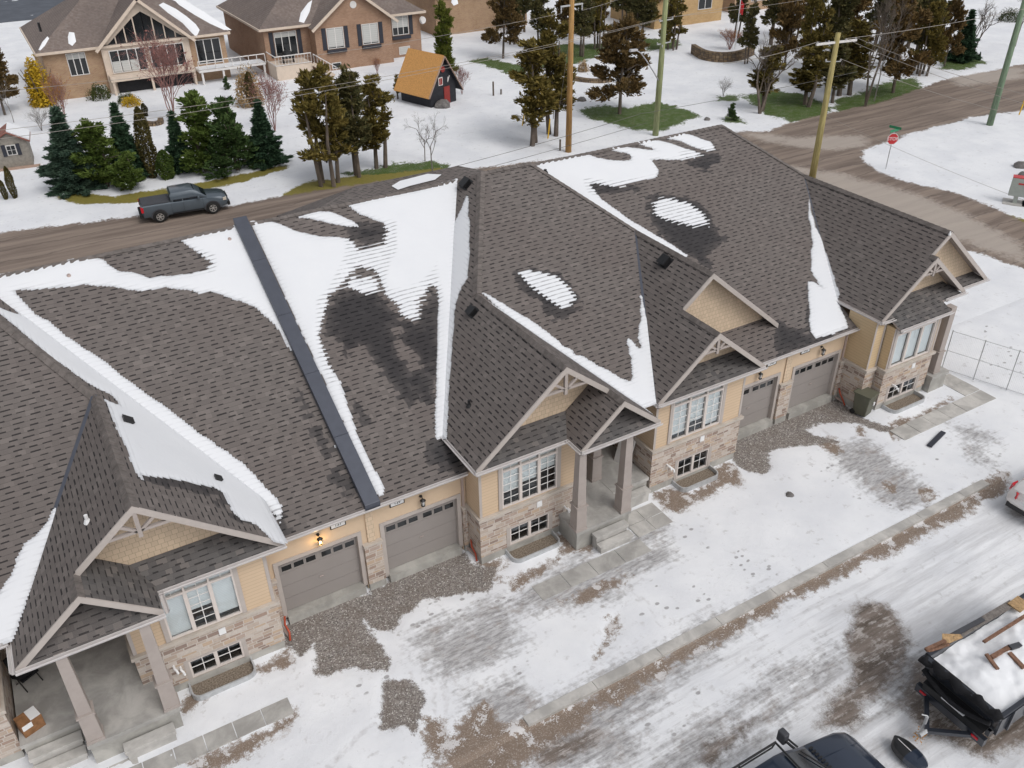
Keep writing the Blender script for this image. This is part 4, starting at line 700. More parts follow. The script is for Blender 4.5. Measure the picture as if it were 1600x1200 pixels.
# E: side wall and first return
U = units['E']; m = MB(); m.box(28.28, -1.2, 2.09, 28.87, -1.0, 4.3); m.box(28.28, -1.0, 2.09, 28.5, 0.2, 4.3); m.build('siding_wall', M['siding2'], U)
m = MB(); m.box(28.25, -1.23, .34, 28.87, -1.0, 1.97); m.box(28.25, -1.0, .34, 28.5, 0.2, 1.97); m.build('stone_wall', M['stone'], U)
m = MB(); m.box(28.18, -1.32, 1.97, 28.8, -1.0, 2.09); m.box(28.18, -1.0, 1.97, 28.4, 0.0, 2.09); m.build('stone_sill', M['cap_stone'], U); m = MB(); m.box(28.27, -1.2, -.4, 28.87, -1.0, .34); m.box(28.27, -1.0, -.4, 28.5, 0, .34); m.build('foundation', M['found'], U)
for xx, yy in ((28.255, -1.215), (28.78, -1.215)): m = MB(); m.box(xx, yy, 2.09, xx+.1, yy+.012, 4.3); m.build('corner_trim', M['trim'], U)
# garage fronts
def garage_wall(u, x0, x1, doors, sid='stucco', pier=None):
    U = units[u]; m = MB(); holes = [(a-.14, b+.14, -.5, 2.59) for a, b in doors]; wallx(m, x0, x1, -.4, 3.72, 0, .13, holes); m.build('garage_wall', M[sid], U)
    for a, b in doors: garage_door(u, a, b)
garage_wall('A', 3.05, 6.5, [(3.46, 6.06)]); garage_wall('C', 6.5, 9.99, [(6.98, 9.64)]); garage_wall('D', 21.5, 24.87, [(21.75, 24.35)]); garage_wall('E', 24.87, 28.3, [(25.33, 27.85)])
def pier(u, x0, x1, z1=1.92, upper=True):
    U = units[u]; m = MB(); m.box(x0, -.12, .28, x1, .0, z1); m.build('stone_pier', M['stone'], U); m = MB(); m.box(x0-.03, -.16, z1, x1+.03, .0, z1+.09); m.build('stone_sill', M['cap_stone'], U); m = MB(); m.box(x0+.01, -.14, -.4, x1-.01, .0, .28); m.build('foundation', M['found'], U)
    if upper: m = MB(); m.box(x0+.17, -.055, z1+.09, x1-.17, .0, 3.68); m.build('pier_trim', M['shake'], U)
pier('A', 6.22, 6.82); pier('A', 3.08, 3.3, upper=False); pier('C', 9.80, 9.96, upper=False); pier('E', 24.52, 25.16); pier('E', 28.02, 28.24, upper=False)
lamp('A', 4.84, 2.98, True); lamp('C', 8.35, 2.98); lamp('D', 23.15, 2.98); lamp('E', 26.65, 3.0)
plate('A', 5.51, 3.2, '137'); plate('C', 7.52, 3.2, '139'); plate('D', 23.85, 3.22, '141'); plate('E', 25.72, 3.22, '143')
# gables, trim, trusses
y1 = -1.31
rake('A', [(-1.58, y1, LA(-1.58, 0)), (.1, y1, 7.29)]); rake('A', [(.1, y1, 7.29), (3.57, y1, 4.4)][::1]); rake('C', [(9.77, y1, 4.4), (13.1, y1, 7.17)]); rake('C', [(13.1, y1, 7.17), (14.78, y1, RC(14.78, 0))])
rake('A', [(-3.49, -2.17, 4.3), (-1.65, -2.17, 5.83)]); rake('A', [(-1.65, -2.17, 5.83), (.05, -2.17, RAp(.05, 0))]); rake('C', [(13.2, -2.12, LCp(13.2, 0)), (14.85, -2.12, 5.73)]); rake('C', [(14.85, -2.12, 5.73), (16.45, -2.12, 4.4)])
rake('D', [(17.0, y1, 4.4), (19.5, y1, 6.48)]); rake('D', [(19.5, y1, 6.48), (22.0, y1, 4.4)]); rake('D', [(19.55, .73, LD(19.55, 0)), (20.85, .73, 7.6)]); rake('D', [(20.85, .73, 7.6), (24.72, .73, 4.4)])
rake('E', [(28.4, y1, 4.4), (31.0, y1, 6.56)]); rake('E', [(31.0, y1, 6.56), (33.6, y1, 4.4)]); rake('E', [(31.0, -1.02, LE(31.0, 0)), (31.95, -1.02, 7.35)]); rake('E', [(31.95, -1.02, 7.35), (35.5, -1.02, 4.4)])
gable('A', -3.1, 3.2, .1, LA, RA, -.38, 4.5); gable('C', 10.1, 16.2, 13.1, LC, RC, -.38, 4.5); gable('D', 17.3, 21.7, 19.5, LD, RDf, -.38, 4.4); gable('D', 17.5, 24.3, 20.85, LD, RD, 1.27, 4.3); gable('E', 28.7, 33.2, 31.0, LE, REf, -.55, 4.4); gable('E', 31.0, 35.2, 31.95, LE, RE, -.5, 4.4)
gable('C', 13.5, 16.1, 14.85, LCp, RC, -1.12, 4.5); gable('A', -3.1, -.3, -1.65, LA, RAp, -1.17, 4.5)
truss('A', .1, 7.29, y1+.05); truss('C', 13.1, 7.17, y1+.05); truss('D', 19.5, 6.48, y1+.05, .8); truss('E', 31.0, 6.56, y1+.05, .8)
# gutters (z at the eave edge)
ge = zG(0, -.35)+.02
gutter('A', [(3.6, -.36, ge), (6.3, -.36, ge)][::1]); gutter('C', [(6.3, -.36, ge), (9.9, -.36, ge)]); gutter('D', [(22.0, -.36, ge), (24.86, -.36, ge)]); gutter('E', [(24.86, -.36, ge), (28.3, -.36, ge)])
gutter('C', [(9.76, 1.1, 4.38), (9.76, -1.32, 4.38)]); gutter('C', [(9.72, -1.32, 4.36), (13.2, -1.32, 4.36), (13.2, -2.13, 4.36), (16.46, -2.13, 4.36)]); gutter('A', [(-3.5, -1.1, 4.3), (-3.5, -2.18, 4.3), (.07, -2.18, 4.33)]); gutter('A', [(.07, -2.15, 4.36), (.07, -1.32, 4.36)]); gutter('A', [(.0, -1.32, 4.36), (3.6, -1.32, 4.36)]); gutter('west', [(-14, -1.15, 4.38), (-4.2, -1.15, 4.38)]); gutter('A', [(-4.2, -1.15, 4.38), (-3.56, -1.15, 4.38)])
gutter('D', [(16.98, -1.1, 4.38), (16.98, -1.32, 4.38), (22.05, -1.32, 4.36)]); gutter('E', [(28.38, 1.0, 4.38), (28.38, -1.33, 4.38), (29.1, -1.33, 4.36)]); gutter('E', [(28.93, -1.86, 4.1), (32.12, -1.86, 4.1)]); gutter('E', [(32.3, -1.33, 4.38), (33.65, -1.33, 4.38)]); gutter('E', [(33.65, -1.02, 4.38), (35.6, -1.02, 4.38)])
def downspout(u, x, y, z0=.15, z1=3.6):
    m = MB(); m.box(x-.04, y-.07, z0, x+.04, y-.01, z1); m.beam((x, y-.04, z0+.03), (x+.12, y-.55, .08), .08, .06); m.build('downspout', M['down'], units[u])
downspout('C', 9.86, -.0); downspout('E', 28.12, -.0); downspout('E', 33.5, -.45); downspout('A', 3.12, -.1, z1=3.5)
# soffits close the space between the eaves and the walls
for u, a, b in (('A', 3.0, 6.5), ('C', 6.5, 10), ('D', 21.5, 24.86), ('E', 24.86, 28.3)): m = MB(); m.box(a, -.34, 3.60, b, .05, 3.63); m.build('soffit', M['trim2'], units[u])
# body of the row behind the fronts
for u, a, b in (('west', -13.8, -4.22), ('A', -4.2, 6.5), ('C', 6.52, 16.72), ('D', 16.74, 24.85), ('E', 24.87, 35.1)): m = MB(); m.box(a, 2.2, -.4, b, 20.6, 3.95); m.build('wall', M['stone' if u != 'E' else 'siding2'], units[u])
m = MB(); m.box(31.95, .9, .3, 35.1, 1.1, 4.3); m.build('siding_wall', M['siding2'], units['E'])
# porches
def column(u, x, y, z0, z1, wb=.42, wt=.26):
    m = MB(); zm = z0+1.05; h = wb/2; t = wt/2
    def fr(w0, w1, a, b): m.hexa([(x-w0, y-w0, a), (x+w0, y-w0, a), (x+w0, y+w0, a), (x-w0, y+w0, a), (x-w1, y-w1, b), (x+w1, y-w1, b), (x+w1, y+w1, b), (x-w1, y+w1, b)])
    fr(h, h*.93, z0, zm); fr(h+.025, h+.025, zm, zm+.05); fr(h*.82, t, zm+.05, z1); fr(h+.02, h+.02, z0, z0+.1); m.build('porch_column', M['trim2'], units[u])
def porch(u, x0, x1, yf, yb, zt=.88):
    m = MB(); m.box(x0, yf, zt-.14, x1, yb, zt); m.build('porch_slab', M['conc'], units[u]); m = MB(); m.box(x0+.05, yf+.06, -.4, x1-.05, yb, zt-.14); m.build('foundation', M['found'], units[u])
porch('C', 13.12, 15.45, -2.15, 2.2); porch('C', 15.47, 17.15, -1.0, 2.2, .87); porch('A', -2.75, -.32, -2.3, 2.2); porch('A', -4.3, -2.77, -1.35, 2.2, .87); porch('E', 31.97, 33.1, -1.95, .9)
for c in ((13.32, -1.93), (15.22, -1.93), (15.35, .05)): column('C', *c, .88, 4.34)
for c in ((-2.5, -2.05), (-.5, -2.05)): column('A', *c, .88, 4.3)
column('E', 32.42, -1.58, .88, 4.12, .4, .34)
def steps(u, x0, x1, y0, n=2, d=.34, top=.7, sgn=-1):
    m = MB()
    for k in range(n): z = top-(k)*.26; m.box(x0, y0+sgn*d*k, z-.13, x1, y0+sgn*d*(k+1), z); m.box(x0+.04, y0+sgn*(d*k), -.1, x1-.04, y0+sgn*(d*(k+1)-.05), z-.13)
    round_edges(m.build('steps', M['concl'], units[u]), .015)
steps('C', 13.75, 15.15, -2.155, 2, .3, .6); steps('C', 15.6, 17.0, -1.005, 1, .34, .55); steps('A', -1.95, -.6, -2.305, 1, .36, .45); steps('A', -4.2, -2.85, -1.355, 2, .32, .58)
# porch ceilings, beams, front doors
for u, a, b, yf in (('C', 13.2, 16.4, -2.05), ('A', -3.4, 0.0, -2.1), ('E', 32.0, 35.1, -.95)):
    m = MB(); m.box(a, yf, 4.22, b, yf+.2, 4.33); m.box(a, yf+.2, 4.25, b, 2.2, 4.28); m.build('porch_ceiling', M['trim2'], units[u])
for u, x in (('C', 14.1), ('D', 16.0), ('A', -1.7), ('west', -3.5)):
    m = MB(); m.box(x-.5, 2.12, .88, x+.5, 2.195, 3.0); d = m.build('front_door', M['trim2'], units[u]); m = MB(); m.box(x-.3, 2.10, 1.9, x+.3, 2.13, 2.8); m.build('pane', M['darkglass'], d)
# ------------------------------------------------------------------ houses beyond the back road
M['brickA'] = brick('buff_brick', (0.42, 0.28, 0.16), (0.34, 0.20, 0.12), (0.40, 0.33, 0.26)); M['brickB'] = brick('tan_brick', (0.37, 0.22, 0.135), (0.30, 0.17, 0.105), (0.35, 0.28, 0.23))
M['brickC'] = brick('yellow_brick', (0.50, 0.33, 0.15), (0.44, 0.27, 0.12), (0.45, 0.36, 0.24)); M['cream'] = plain('cream_trim', (0.60, 0.50, 0.41), .6, var=.05); M['shutter'] = plain('dark_shutter', (.035, .038, .05), .5, var=.1)
M['whitew'] = plain('white_paint', (.66, .64, .62), .5, var=.04); M['deck'] = plain('deck_boards', (.40, .28, .22), .7, var=.12); M['curtain'] = lap('pale_curtain', (.50, .50, .48), .2)
def hroof(root, P, zf, name='roof', mat='farroof', th=.18):
    b = MB(); b.poly([(x, y, zf(x, y)) for x, y in P]); b.build(name, M[mat], root)
def on_slope(root, zf, s, name='roof_snow', h=.06):
    P = plane_px(zf, s); b = MB(); n = len(P); cx, cy = sum(p[0] for p in P)/n, sum(p[1] for p in P)/n; ins = [(cx+(x-cx)*.8, cy+(y-cy)*.8) for x, y in P]
    b.poly([(x, y, zf(x, y)+h) for x, y in ins])
    for i in range(n): j = (i+1) % n; b.poly([(P[i][0], P[i][1], zf(*P[i])+.01), (P[j][0], P[j][1], zf(*P[j])+.01), (ins[j][0], ins[j][1], zf(*ins[j])+h), (ins[i][0], ins[i][1], zf(*ins[i])+h)])
    b.build(name, M['snow'], root, smooth=True)
def fascia(root, pts, w=.22, t=.12):
    m = MB()
    for a, b in zip(pts[:-1], pts[1:]): m.beam(a, b, t, w)
    m.build('fascia', M['cream'], root)
def bwin(root, x0, x1, z0, z1, y, n=2, pane='darkglass', fr='whitew', shut=False, sill=None, cur=0):
    m = MB(); t = .07
    m.box(x0, y-.06, z0, x1, y+.02, z0+t); m.box(x0, y-.06, z1-t, x1, y+.02, z1); m.box(x0, y-.06, z0+t, x0+t, y+.02, z1-t); m.box(x1-t, y-.06, z0+t, x1, y+.02, z1-t)
    for i in range(1, n): xx = x0+(x1-x0)*i/n; m.box(xx-.04, y-.055, z0+t, xx+.04, y+.02, z1-t)
    r = m.build('window', M[fr], root); p = MB(); p.box(x0+t, y-.03, z0+t, x1-t, y+.012, z1-t); p.build('pane', M[pane], r)
    if cur: c = MB(); zc = z0+t+(z1-z0-2*t)*(1-cur); c.box(x0+t+.03, y-.036, zc, x1-t-.03, y-.031, z1-t-.03); c.build('curtain', M['curtain'], r)
    if shut:
        for a in (x0-.5, x1+.08): s = MB(); s.box(a, y-.06, z0-.05, a+.42, y+.01, z1+.05); s.build('shutter', M['shutter'], root)
    if sill: s = MB(); s.box(x0-.12, y-.3, z0-.38, x1+.12, y, z0-.08); s.build('flower_box', M[sill], root)
def hip(root, x0, x1, y0, y1, ze, pitch, ov=.5, mat='farroof'):
    x0, x1, y0, y1 = x0-ov, x1+ov, y0-ov, y1+ov; hw = (y1-y0)/2; zr = ze+hw*pitch; a, b = x0+hw, x1-hw; ym = (y0+y1)/2
    if a > b: a = b = (x0+x1)/2
    m = MB(); m.poly([(x0, y0, ze), (x1, y0, ze), (b, ym, zr), (a, ym, zr)]); m.poly([(x1, y0, ze), (x1, y1, ze), (b, ym, zr)]); m.poly([(x1, y1, ze), (x0, y1, ze), (a, ym, zr), (b, ym, zr)]); m.poly([(x0, y1, ze), (x0, y0, ze), (a, ym, zr)]); m.build('roof', M[mat], root)
    fascia(root, [(x0, y0, ze-.08), (x1, y0, ze-.08), (x1, y1, ze-.08), (x0, y1, ze-.08), (x0, y0, ze-.08)])
    return lambda x, y: ze+(y-y0)*pitch
# --- house with the big triangular window
H = empty('brick_house', (13, 78, 0)); tag(H, 'buff brick house with a triangular wall of windows and long white deck', 'house')
m = MB(); m.box(4.9, 72.5, -.3, 21.4, 86, 4.35); m.build('wall', M['brickA'], H)
zf = hip(H, 4.9, 21.4, 72.5, 86, 4.35, .62)
m = MB(); m.poly([(9.5, 71.6, 4.1), (13.9, 71.6, 8.15), (13.9, 79.0, 8.15), (9.5, 72.0, 4.1)]); m.poly([(18.3, 71.6, 4.1), (18.3, 72.0, 4.1), (13.9, 79, 8.15), (13.9, 71.6, 8.15)]); m.build('roof', M['farroof'], H)
m = MB(); P4 = [(9.9, 72.15, -.3), (17.9, 72.15, -.3), (17.9, 72.15, 4.3), (13.9, 72.15, 8.0), (9.9, 72.15, 4.3)]; m.prism(P4[::-1], (0, .4, 0)); m.build('gable_wall', M['cream'], H)
m = MB(); m.beam((9.4, 71.55, 4.0), (13.95, 71.55, 8.15), .1, .26); m.beam((18.4, 71.55, 4.0), (13.85, 71.55, 8.15), .1, .26); m.build('fascia', M['cream'], H)
for i, (xa, xb) in enumerate([(10.5+.93*k, 10.5+.93*(k+1)-.12) for k in range(4)]+[(14.05+.93*k, 14.05+.93*(k+1)-.12) for k in range(4)]):
    t = MB(); hL = min(7.0, 4.25+(xa-10.4)*.8 if xa < 13.8 else 4.25+(17.6-xa)*.8); hR = min(7.0, 4.25+(xb-10.4)*.8 if xa < 13.8 else 4.25+(17.6-xb)*.8)
    t.prism([(xa, 72.13, 4.25), (xa, 72.13, max(hL, 4.3)), (xb, 72.13, max(hR, 4.3)), (xb, 72.13, 4.25)], (0, .05, 0)); t.build('pane', M['darkglass'], H)
bwin(H, 10.5, 13.7, 1.85, 3.9, 72.12, 4, cur=.0); bwin(H, 14.1, 17.3, 1.85, 3.9, 72.12, 4)
m = MB()
for xa in (10.6, 11.4, 12.2): m.box(xa, 72.045, 1.95, xa+.66, 72.06, 2.9)
m.build('curtain', M['curtain'], H)
m = MB(); m.box(10.0, 71.2, 1.25, 17.8, 72.1, 1.75); m.build('balcony', M['cream'], H); m = MB(); m.box(10.6, 72.05, -.1, 17.6, 72.13, 1.2); m.build('underdeck_shade', M['dark'], H)  # dark sheet painted in for the shade under the balcony
for xx in (10.1, 13.6, 17.6): m = MB(); m.box(xx, 71.3, -.2, xx+.2, 71.5, 1.25); m.build('post', M['cream'], H)
bwin(H, 6.85, 8.5, 2.0, 4.0, 72.5, 3, cur=.25); bwin(H, 8.6, 9.6, .1, .9, 72.5, 1, pane='curtain')
bwin(H, 18.5, 20.9, 1.6, 3.9, 72.5, 3); m = MB(); m.box(18.0, 70.6, 1.2, 24.6, 72.5, 1.4); m.build('deck', M['whitew'], H); m = MB(); m.box(18.1, 70.7, 1.405, 24.5, 72.4, 1.45); m.build('deck_snow', M['snow'], H)
m = MB(); m.beam((18, 70.6, 2.25), (24.6, 70.6, 2.25), .08, .08)
for k in range(9): m.box(18.0+k*.82, 70.56, 1.4, 18.06+k*.82, 70.64, 2.25)
m.build('railing', M['whitew'], H)
for k in range(4): m = MB(); m.box(18.2+k*2.05, 70.7, -.2, 18.38+k*2.05, 70.88, 1.2); m.build('post', M['whitew'], H)
for s in ('60,78 66,66 74,57 77,60 70,72 63,79', '106,58 108,50 116,51 119,65 113,72 107,68'): on_slope(H, zf, s)
zg = lambda x, y: 4.1+(18.3-x)*.92
on_slope(H, zf, '255,4 275,14 292,26 306,38 312,47 307,58 300,52 285,36 262,20 248,8'); on_slope(H, zf, '292,2 315,16 340,32 362,47 350,47 328,37 305,24 280,8 270,-2 282,-3'); m = MB(); m.tube([(5.6, 76, 5.5), (5.6, 76, 6.3)], .12, 8); m.build('vent_pipe', M['black'], H)
# --- second brick house with shutters
H = empty('brick_house', (33, 76, 0)); tag(H, 'tan brick house with dark shutters, black grill on its raised deck', 'house')
m = MB(); m.box(24.9, 71.0, -.3, 42.0, 86, 4.5); m.build('wall', M['brickB'], H); m = MB(); m.box(29.6, 69.3, -.3, 37.9, 71.0, 4.4); m.prism([(29.6, 69.3, 4.4), (33.9, 69.3, 7.5), (37.9, 69.3, 4.4)], (0, 1.7, 0)); m.build('gable_wall', M['brickB'], H)
zf = hip(H, 24.9, 42.0, 71.0, 86, 4.5, .62)
zl = lambda x, y: 4.2+(x-29.3)*.75; zr_ = lambda x, y: 4.2+(38.4-x)*.75
hroof(H, [(29.3, 68.8), (33.85, 68.8), (33.85, 76.2), (29.3, 70.4)], zl); hroof(H, [(33.85, 68.8), (38.4, 68.8), (38.4, 70.4), (33.85, 76.2)], zr_)
m = MB(); m.beam((29.2, 68.75, 4.1), (33.9, 68.75, 7.65), .1, .26); m.beam((38.5, 68.75, 4.1), (33.8, 68.75, 7.65), .1, .26); m.build('fascia', M['cream'], H)
bwin(H, 30.8, 32.6, 2.15, 4.15, 69.3, 2, shut=True, sill='shutter', cur=.95); bwin(H, 34.6, 36.4, 2.15, 4.15, 69.3, 2, shut=True, sill='shutter', cur=.95); bwin(H, 38.7, 40.6, 2.3, 4.2, 71, 3, shut=True, sill='shutter', cur=.6); bwin(H, 25.9, 28.2, 1.7, 4.0, 71, 3, shut=True, cur=.2)
bwin(H, 31.0, 32.0, .2, .8, 69.3, 1); bwin(H, 39.3, 40.6, .3, 1.1, 71, 1, pane='curtain'); m = MB(); m.lathe((33.9, 69.28, 6.2), [(.35, 0), (.35, .001)], 14); m2 = MB(); m2.tube([(33.95, 69.32, 6.1), (33.95, 69.24, 6.1)], .35, 14); m2.build('gable_vent', M['whitew'], H)
m = MB(); m.box(24.9, 68.2, -.3, 28.6, 71, 1.35); m.build('deck_base', M['cream'], H); m = MB()
for a, b in (((24.9, 68.2), (28.6, 68.2)), ((24.9, 68.2), (24.9, 71))): m.beam((*a, 2.3), (*b, 2.3), .08, .08); m.beam((*a, 1.45), (*b, 1.45), .06, .06)
for k in range(12): m.box(24.9+k*.33, 68.18, 1.4, 24.93+k*.33, 68.22, 2.3)
m.build('railing', M['whitew'], H); m = MB(); m.beam((28.7, 68.4, 1.2), (30.6, 67.3, -.1), .9, .12); m.build('stairs', M['cream'], H); m = MB(); m.beam((28.7, 68.0, 2.2), (30.6, 66.9, .9), .07, .07)
for k in range(8): m.box(28.75+k*.26, 67.98-k*.15, .95-k*.17+.3, 28.78+k*.26, 68.01-k*.15, 2.15-k*.17)
m.build('stair_railing', M['whitew'], H)
on_slope(H, zf, '467,34 470,20 481,5 488,0 484,18 475,36'); m = MB(); m.tube([(42.1, 70.6, 3.6), (42.15, 70.4, 3.62)], [.4, .34], 14); m.build('dish', M['whitew'], H)
gr = MB(); gr.box(-.65, -.3, .45, .65, .3, .85); gr.lathe((0, 0, .8), [(.55, 0), (.5, .2), (.3, .35), (.05, .4)], 12); g_ = gr.build('lid', M['black']); t = empty('barbecue_grill', (26.6, 69.5, 1.35)); g_.parent = t; tag(t, 'black covered barbecue on the raised deck of the shuttered house', 'barbecue'); m = MB()
for a in (-.55, .5):
    m2 = MB(); m2.box(a, -.2, 0, a+.06, .2, .5); m2.build('leg', M['black'], t, world=False)
# --- partly hidden houses
def simple_house(x0, x1, y0, y1, ze, mat, label, wins, pitch=.5):
    H = empty('brick_house', ((x0+x1)/2, (y0+y1)/2, 0)); tag(H, label, 'house'); m = MB(); m.box(x0, y0, -.3, x1, y1, ze); m.build('wall', M[mat], H); f = hip(H, x0, x1, y0, y1, ze, pitch, .4)
    for w in wins: bwin(H, *w)
    return H, f
H, f = simple_house(47.5, 60.0, 78.5, 90, 4.6, 'brickA', 'brick house with pale snow-dusted roof half hidden behind the big dark cedars', [(57.6, 58.6, 2.4, 4.0, 78.5, 1), (57.4, 58.4, .3, 1.2, 78.5, 1)]); on_slope(H, f, '706,-2 714,-4 716,6 709,9 705,4')
b_ = G(1082, 38); simple_house(b_[0]-6, b_[0]+4.6, b_[1], b_[1]+9, 5.2, 'brickC', 'yellow brick house glimpsed between the cedars, left of the flagpole', [(b_[0]+.6, b_[0]+2.8, 1.6, 3.4, b_[1], 2, 'darkglass', 'whitew', False, None, .3), (b_[0]+.6, b_[0]+2.8, 3.7, 4.9, b_[1], 2)])
b_ = G(1190, 18); simple_house(b_[0]-4, b_[0]+7, b_[1]+1, b_[1]+10, 4.5, 'brickA', 'brick house with white window behind the flagpole and cedars', [(b_[0]-1.2, b_[0]+1.2, 1.2, 3.6, b_[1]+1, 2, 'darkglass', 'whitew', False, None, .4)])
m = MB(); m.box(-2, 118, .0, 14, 150, .05); o = m.build('road', plain('far_asphalt', (.09, .10, .12), .8, var=.15, sc=.6)); tag(o, kind='structure')
# neighbour's timber porch post and beam at the left edge
# --- playhouse with the orange roof
t = empty('playhouse', (34.4, 53.6, 0), math.radians(17)); tag(t, 'black A-frame playhouse with bright orange plywood roof in the snowy yard', 'playhouse')
M['osb'] = plain('orange_plywood', (.58, .30, .10), .7, var=.14, sc=9); M['blackwood'] = plain('black_boards', (.025, .026, .032), .7, var=.2); M['red'] = plain('red_paint', (.26, .035, .03), .5, var=.1)
L_, Hh, w_ = 2.0, 4.25, 2.1
m = MB(); P5 = [(-1.55, -L_, 0), (1.55, -L_, 0), (1.55, -L_, 1.7), (0, -L_, Hh-.12), (-1.55, -L_, 1.7)]; m.prism([(x, y, z) for x, y, z in P5][::-1], (0, 2*L_, 0)); m.build('wall', M['blackwood'], t, world=False)
for s in (-1, 1):
    m = MB(); A_ = [(0, -L_-.35, Hh), (0, L_+.35, Hh), (s*w_, L_+.35, .95), (s*w_, -L_-.35, .95)]; m.prism(A_ if s < 0 else A_[::-1], (0, 0, .07)); m.build('roof', M['osb' if s < 0 else 'blackwood'], t, world=False)
m = MB(); m.beam((0, -L_-.4, Hh), (w_, -L_-.4, 1.0), .05, .14, up=(0, 1, 0)); m.beam((0, -L_-.4, Hh), (-w_, -L_-.4, 1.0), .05, .14, up=(0, 1, 0)); m.build('trim', M['deck'], t, world=False)
m = MB(); m.box(-.55, -L_-.05, 1.75, -.05, -L_, 2.45); wd = m.build('window', M['whitew'], t, world=False); m = MB(); m.box(-.48, -L_-.07, 1.82, -.32, -L_-.04, 2.38); m.box(-.28, -L_-.07, 1.82, -.12, -L_-.04, 2.38); m.build('pane', M['red'], wd, world=False)
m = MB(); m.tube([(0, -L_-.03, 3.1), (0, -L_-.1, 3.1)], .26, 12); m.build('round_sign', M['red'], t, world=False); m = MB(); m.box(.05, -L_-.06, 0, .75, -L_, 1.55); m.build('door', M['red'], t, world=False)
m = MB(); m.beam((.55, -L_-.04, 1.9), (.8, -L_-.04, 2.45), .07, .04, up=(0, 1, 0)); m.beam((.55, -L_-.04, 1.9), (.62, -L_-.04, 2.35), .07, .04, up=(0, 1, 0)); m.build('wood_letter', M['whitew'], t, world=False)
# --- grey garden shed at the left edge
t = empty('garden_shed', (.2, 54.6, 0), math.radians(-6)); tag(t, 'small weathered grey shed with red-brown roof half covered in snow', 'shed'); M['greywood'] = plain('grey_boards', (.25, .23, .20), .8, var=.15, sc=5); M['redroof'] = plain('rusty_roof', (.24, .10, .075), .7, var=.2)
m = MB(); m.prism([(-1.15, -1.0, 0), (1.15, -1.0, 0), (1.15, -1.0, 1.9), (0, -1.0, 2.6), (-1.15, -1.0, 1.9)][::-1], (0, 2.2, 0)); m.build('wall', M['greywood'], t, world=False)
for s in (-1, 1):
    m = MB(); A_ = [(0, -1.25, 2.68), (0, 1.4, 2.68), (s*1.4, 1.4, 1.85), (s*1.4, -1.25, 1.85)]; m.prism(A_ if s < 0 else A_[::-1], (0, 0, .07)); m.build('roof', M['redroof'], t, world=False)
m = MB(); m.prism([(.05, -1.1, 2.74), (1.38, -1.1, 1.95), (1.38, 1.35, 1.95), (.05, 1.35, 2.74)], (0, 0, .1)); m.build('roof_snow', M['snow'], t, world=False)
m = MB(); m.box(-.33, -1.05, 1.0, .33, -1.0, 1.75); wd = m.build('window', M['whitew'], t, world=False)
for a, b in ((-.27, -.02), (.02, .27)):
    for c, d in ((1.06, 1.36), (1.4, 1.69)): m = MB(); m.box(a, -1.07, c, b, -1.045, d); m.build('pane', M['darkglass'], wd, world=False)
for a in (-.62, .36): m = MB(); m.box(a, -1.06, .95, a+.26, -1.0, 1.8); m.build('shutter', M['shutter'], t, world=False)
m = MB(); m.box(-1.3, -1.5, -.02, 1.6, -1.0, .1); m.build('step', M['deck'], t, world=False)
# --- stone retaining wall in a curve, garden edging
def arc_wall(s, h, label, w=.45):
    pts = [G(float(a), float(b)) for a, b in (q.split(',') for q in s.split())]; n = 4; P = []
    for i in range(len(pts)-1):
        p0, p1, p2, p3 = [Vector(pts[max(0, min(len(pts)-1, i+k))]) for k in (-1, 0, 1, 2)]
        for k in range(n): u = k/n; P.append(.5*((2*p1)+(-p0+p2)*u+(2*p0-5*p1+4*p2-p3)*u*u+(-p0+3*p1-3*p2+p3)*u**3))
    P.append(Vector(pts[-1])); m = MB()
    for a, b in zip(P[:-1], P[1:]): m.beam((a.x, a.y, h/2), (b.x, b.y, h/2), w, h)
    o = m.build('stone_wall', M['rockw']); tag(o, label, 'wall'); return o
M['rockw'] = stone('dry_stone', [(.24, .17, .09), (.17, .12, .07), (.30, .22, .13), (.14, .11, .08)], (.08, .06, .05), .5, .22)
arc_wall('1082,84 1098,93 1118,97 1140,97 1160,93 1175,86', 1.0, 'curved dry stone retaining wall holding up the flagpole terrace'); arc_wall('893,125 915,129 940,130 955,128', .4, 'low stone garden edging under the dark cedars'); arc_wall('215,192 235,197 250,195 252,190', .35, 'low curved stone bed edge in the yard of the triangular-window house')
# ------------------------------------------------------------------ trees and shrubs
L_spruce = leafmat('spruce_needles', (.035, .07, .048), (.075, .12, .078), (.14, .19, .14)); L_pine = leafmat('pine_needles', (.055, .095, .018), (.12, .17, .035), (.20, .25, .07))
L_cedar = leafmat('cedar_scales', (.085, .075, .020), (.19, .14, .035), (.30, .22, .065)); L_dark = leafmat('dark_cedar_scales', (.055, .062, .026), (.11, .10, .038), (.21, .15, .06)); L_col = leafmat('thuja_scales', (.05, .075, .012), (.12, .135, .02), (.17, .17, .04))
L_rust = leafmat('rusty_twigs', (.30, .12, .03), (.42, .22, .06), (.5, .3, .1)); L_yel = leafmat('yellow_leaves', (.42, .27, .02), (.60, .40, .03), (.65, .45, .06)); L_brn = leafmat('brown_red_cedar', (.085, .06, .025), (.17, .105, .04), (.26, .17, .065)); L_pal = leafmat('straw_leaves', (.30, .20, .10), (.40, .28, .15))
M['bark'] = plain('bark', (.13, .105, .085), .9, var=.3, sc=8); M['barkr'] = plain('reddish_twigs', (.26, .14, .125), .9, var=.2, sc=8); M['barkg'] = plain('grey_twigs', (.20, .185, .17), .9, var=.2, sc=8)
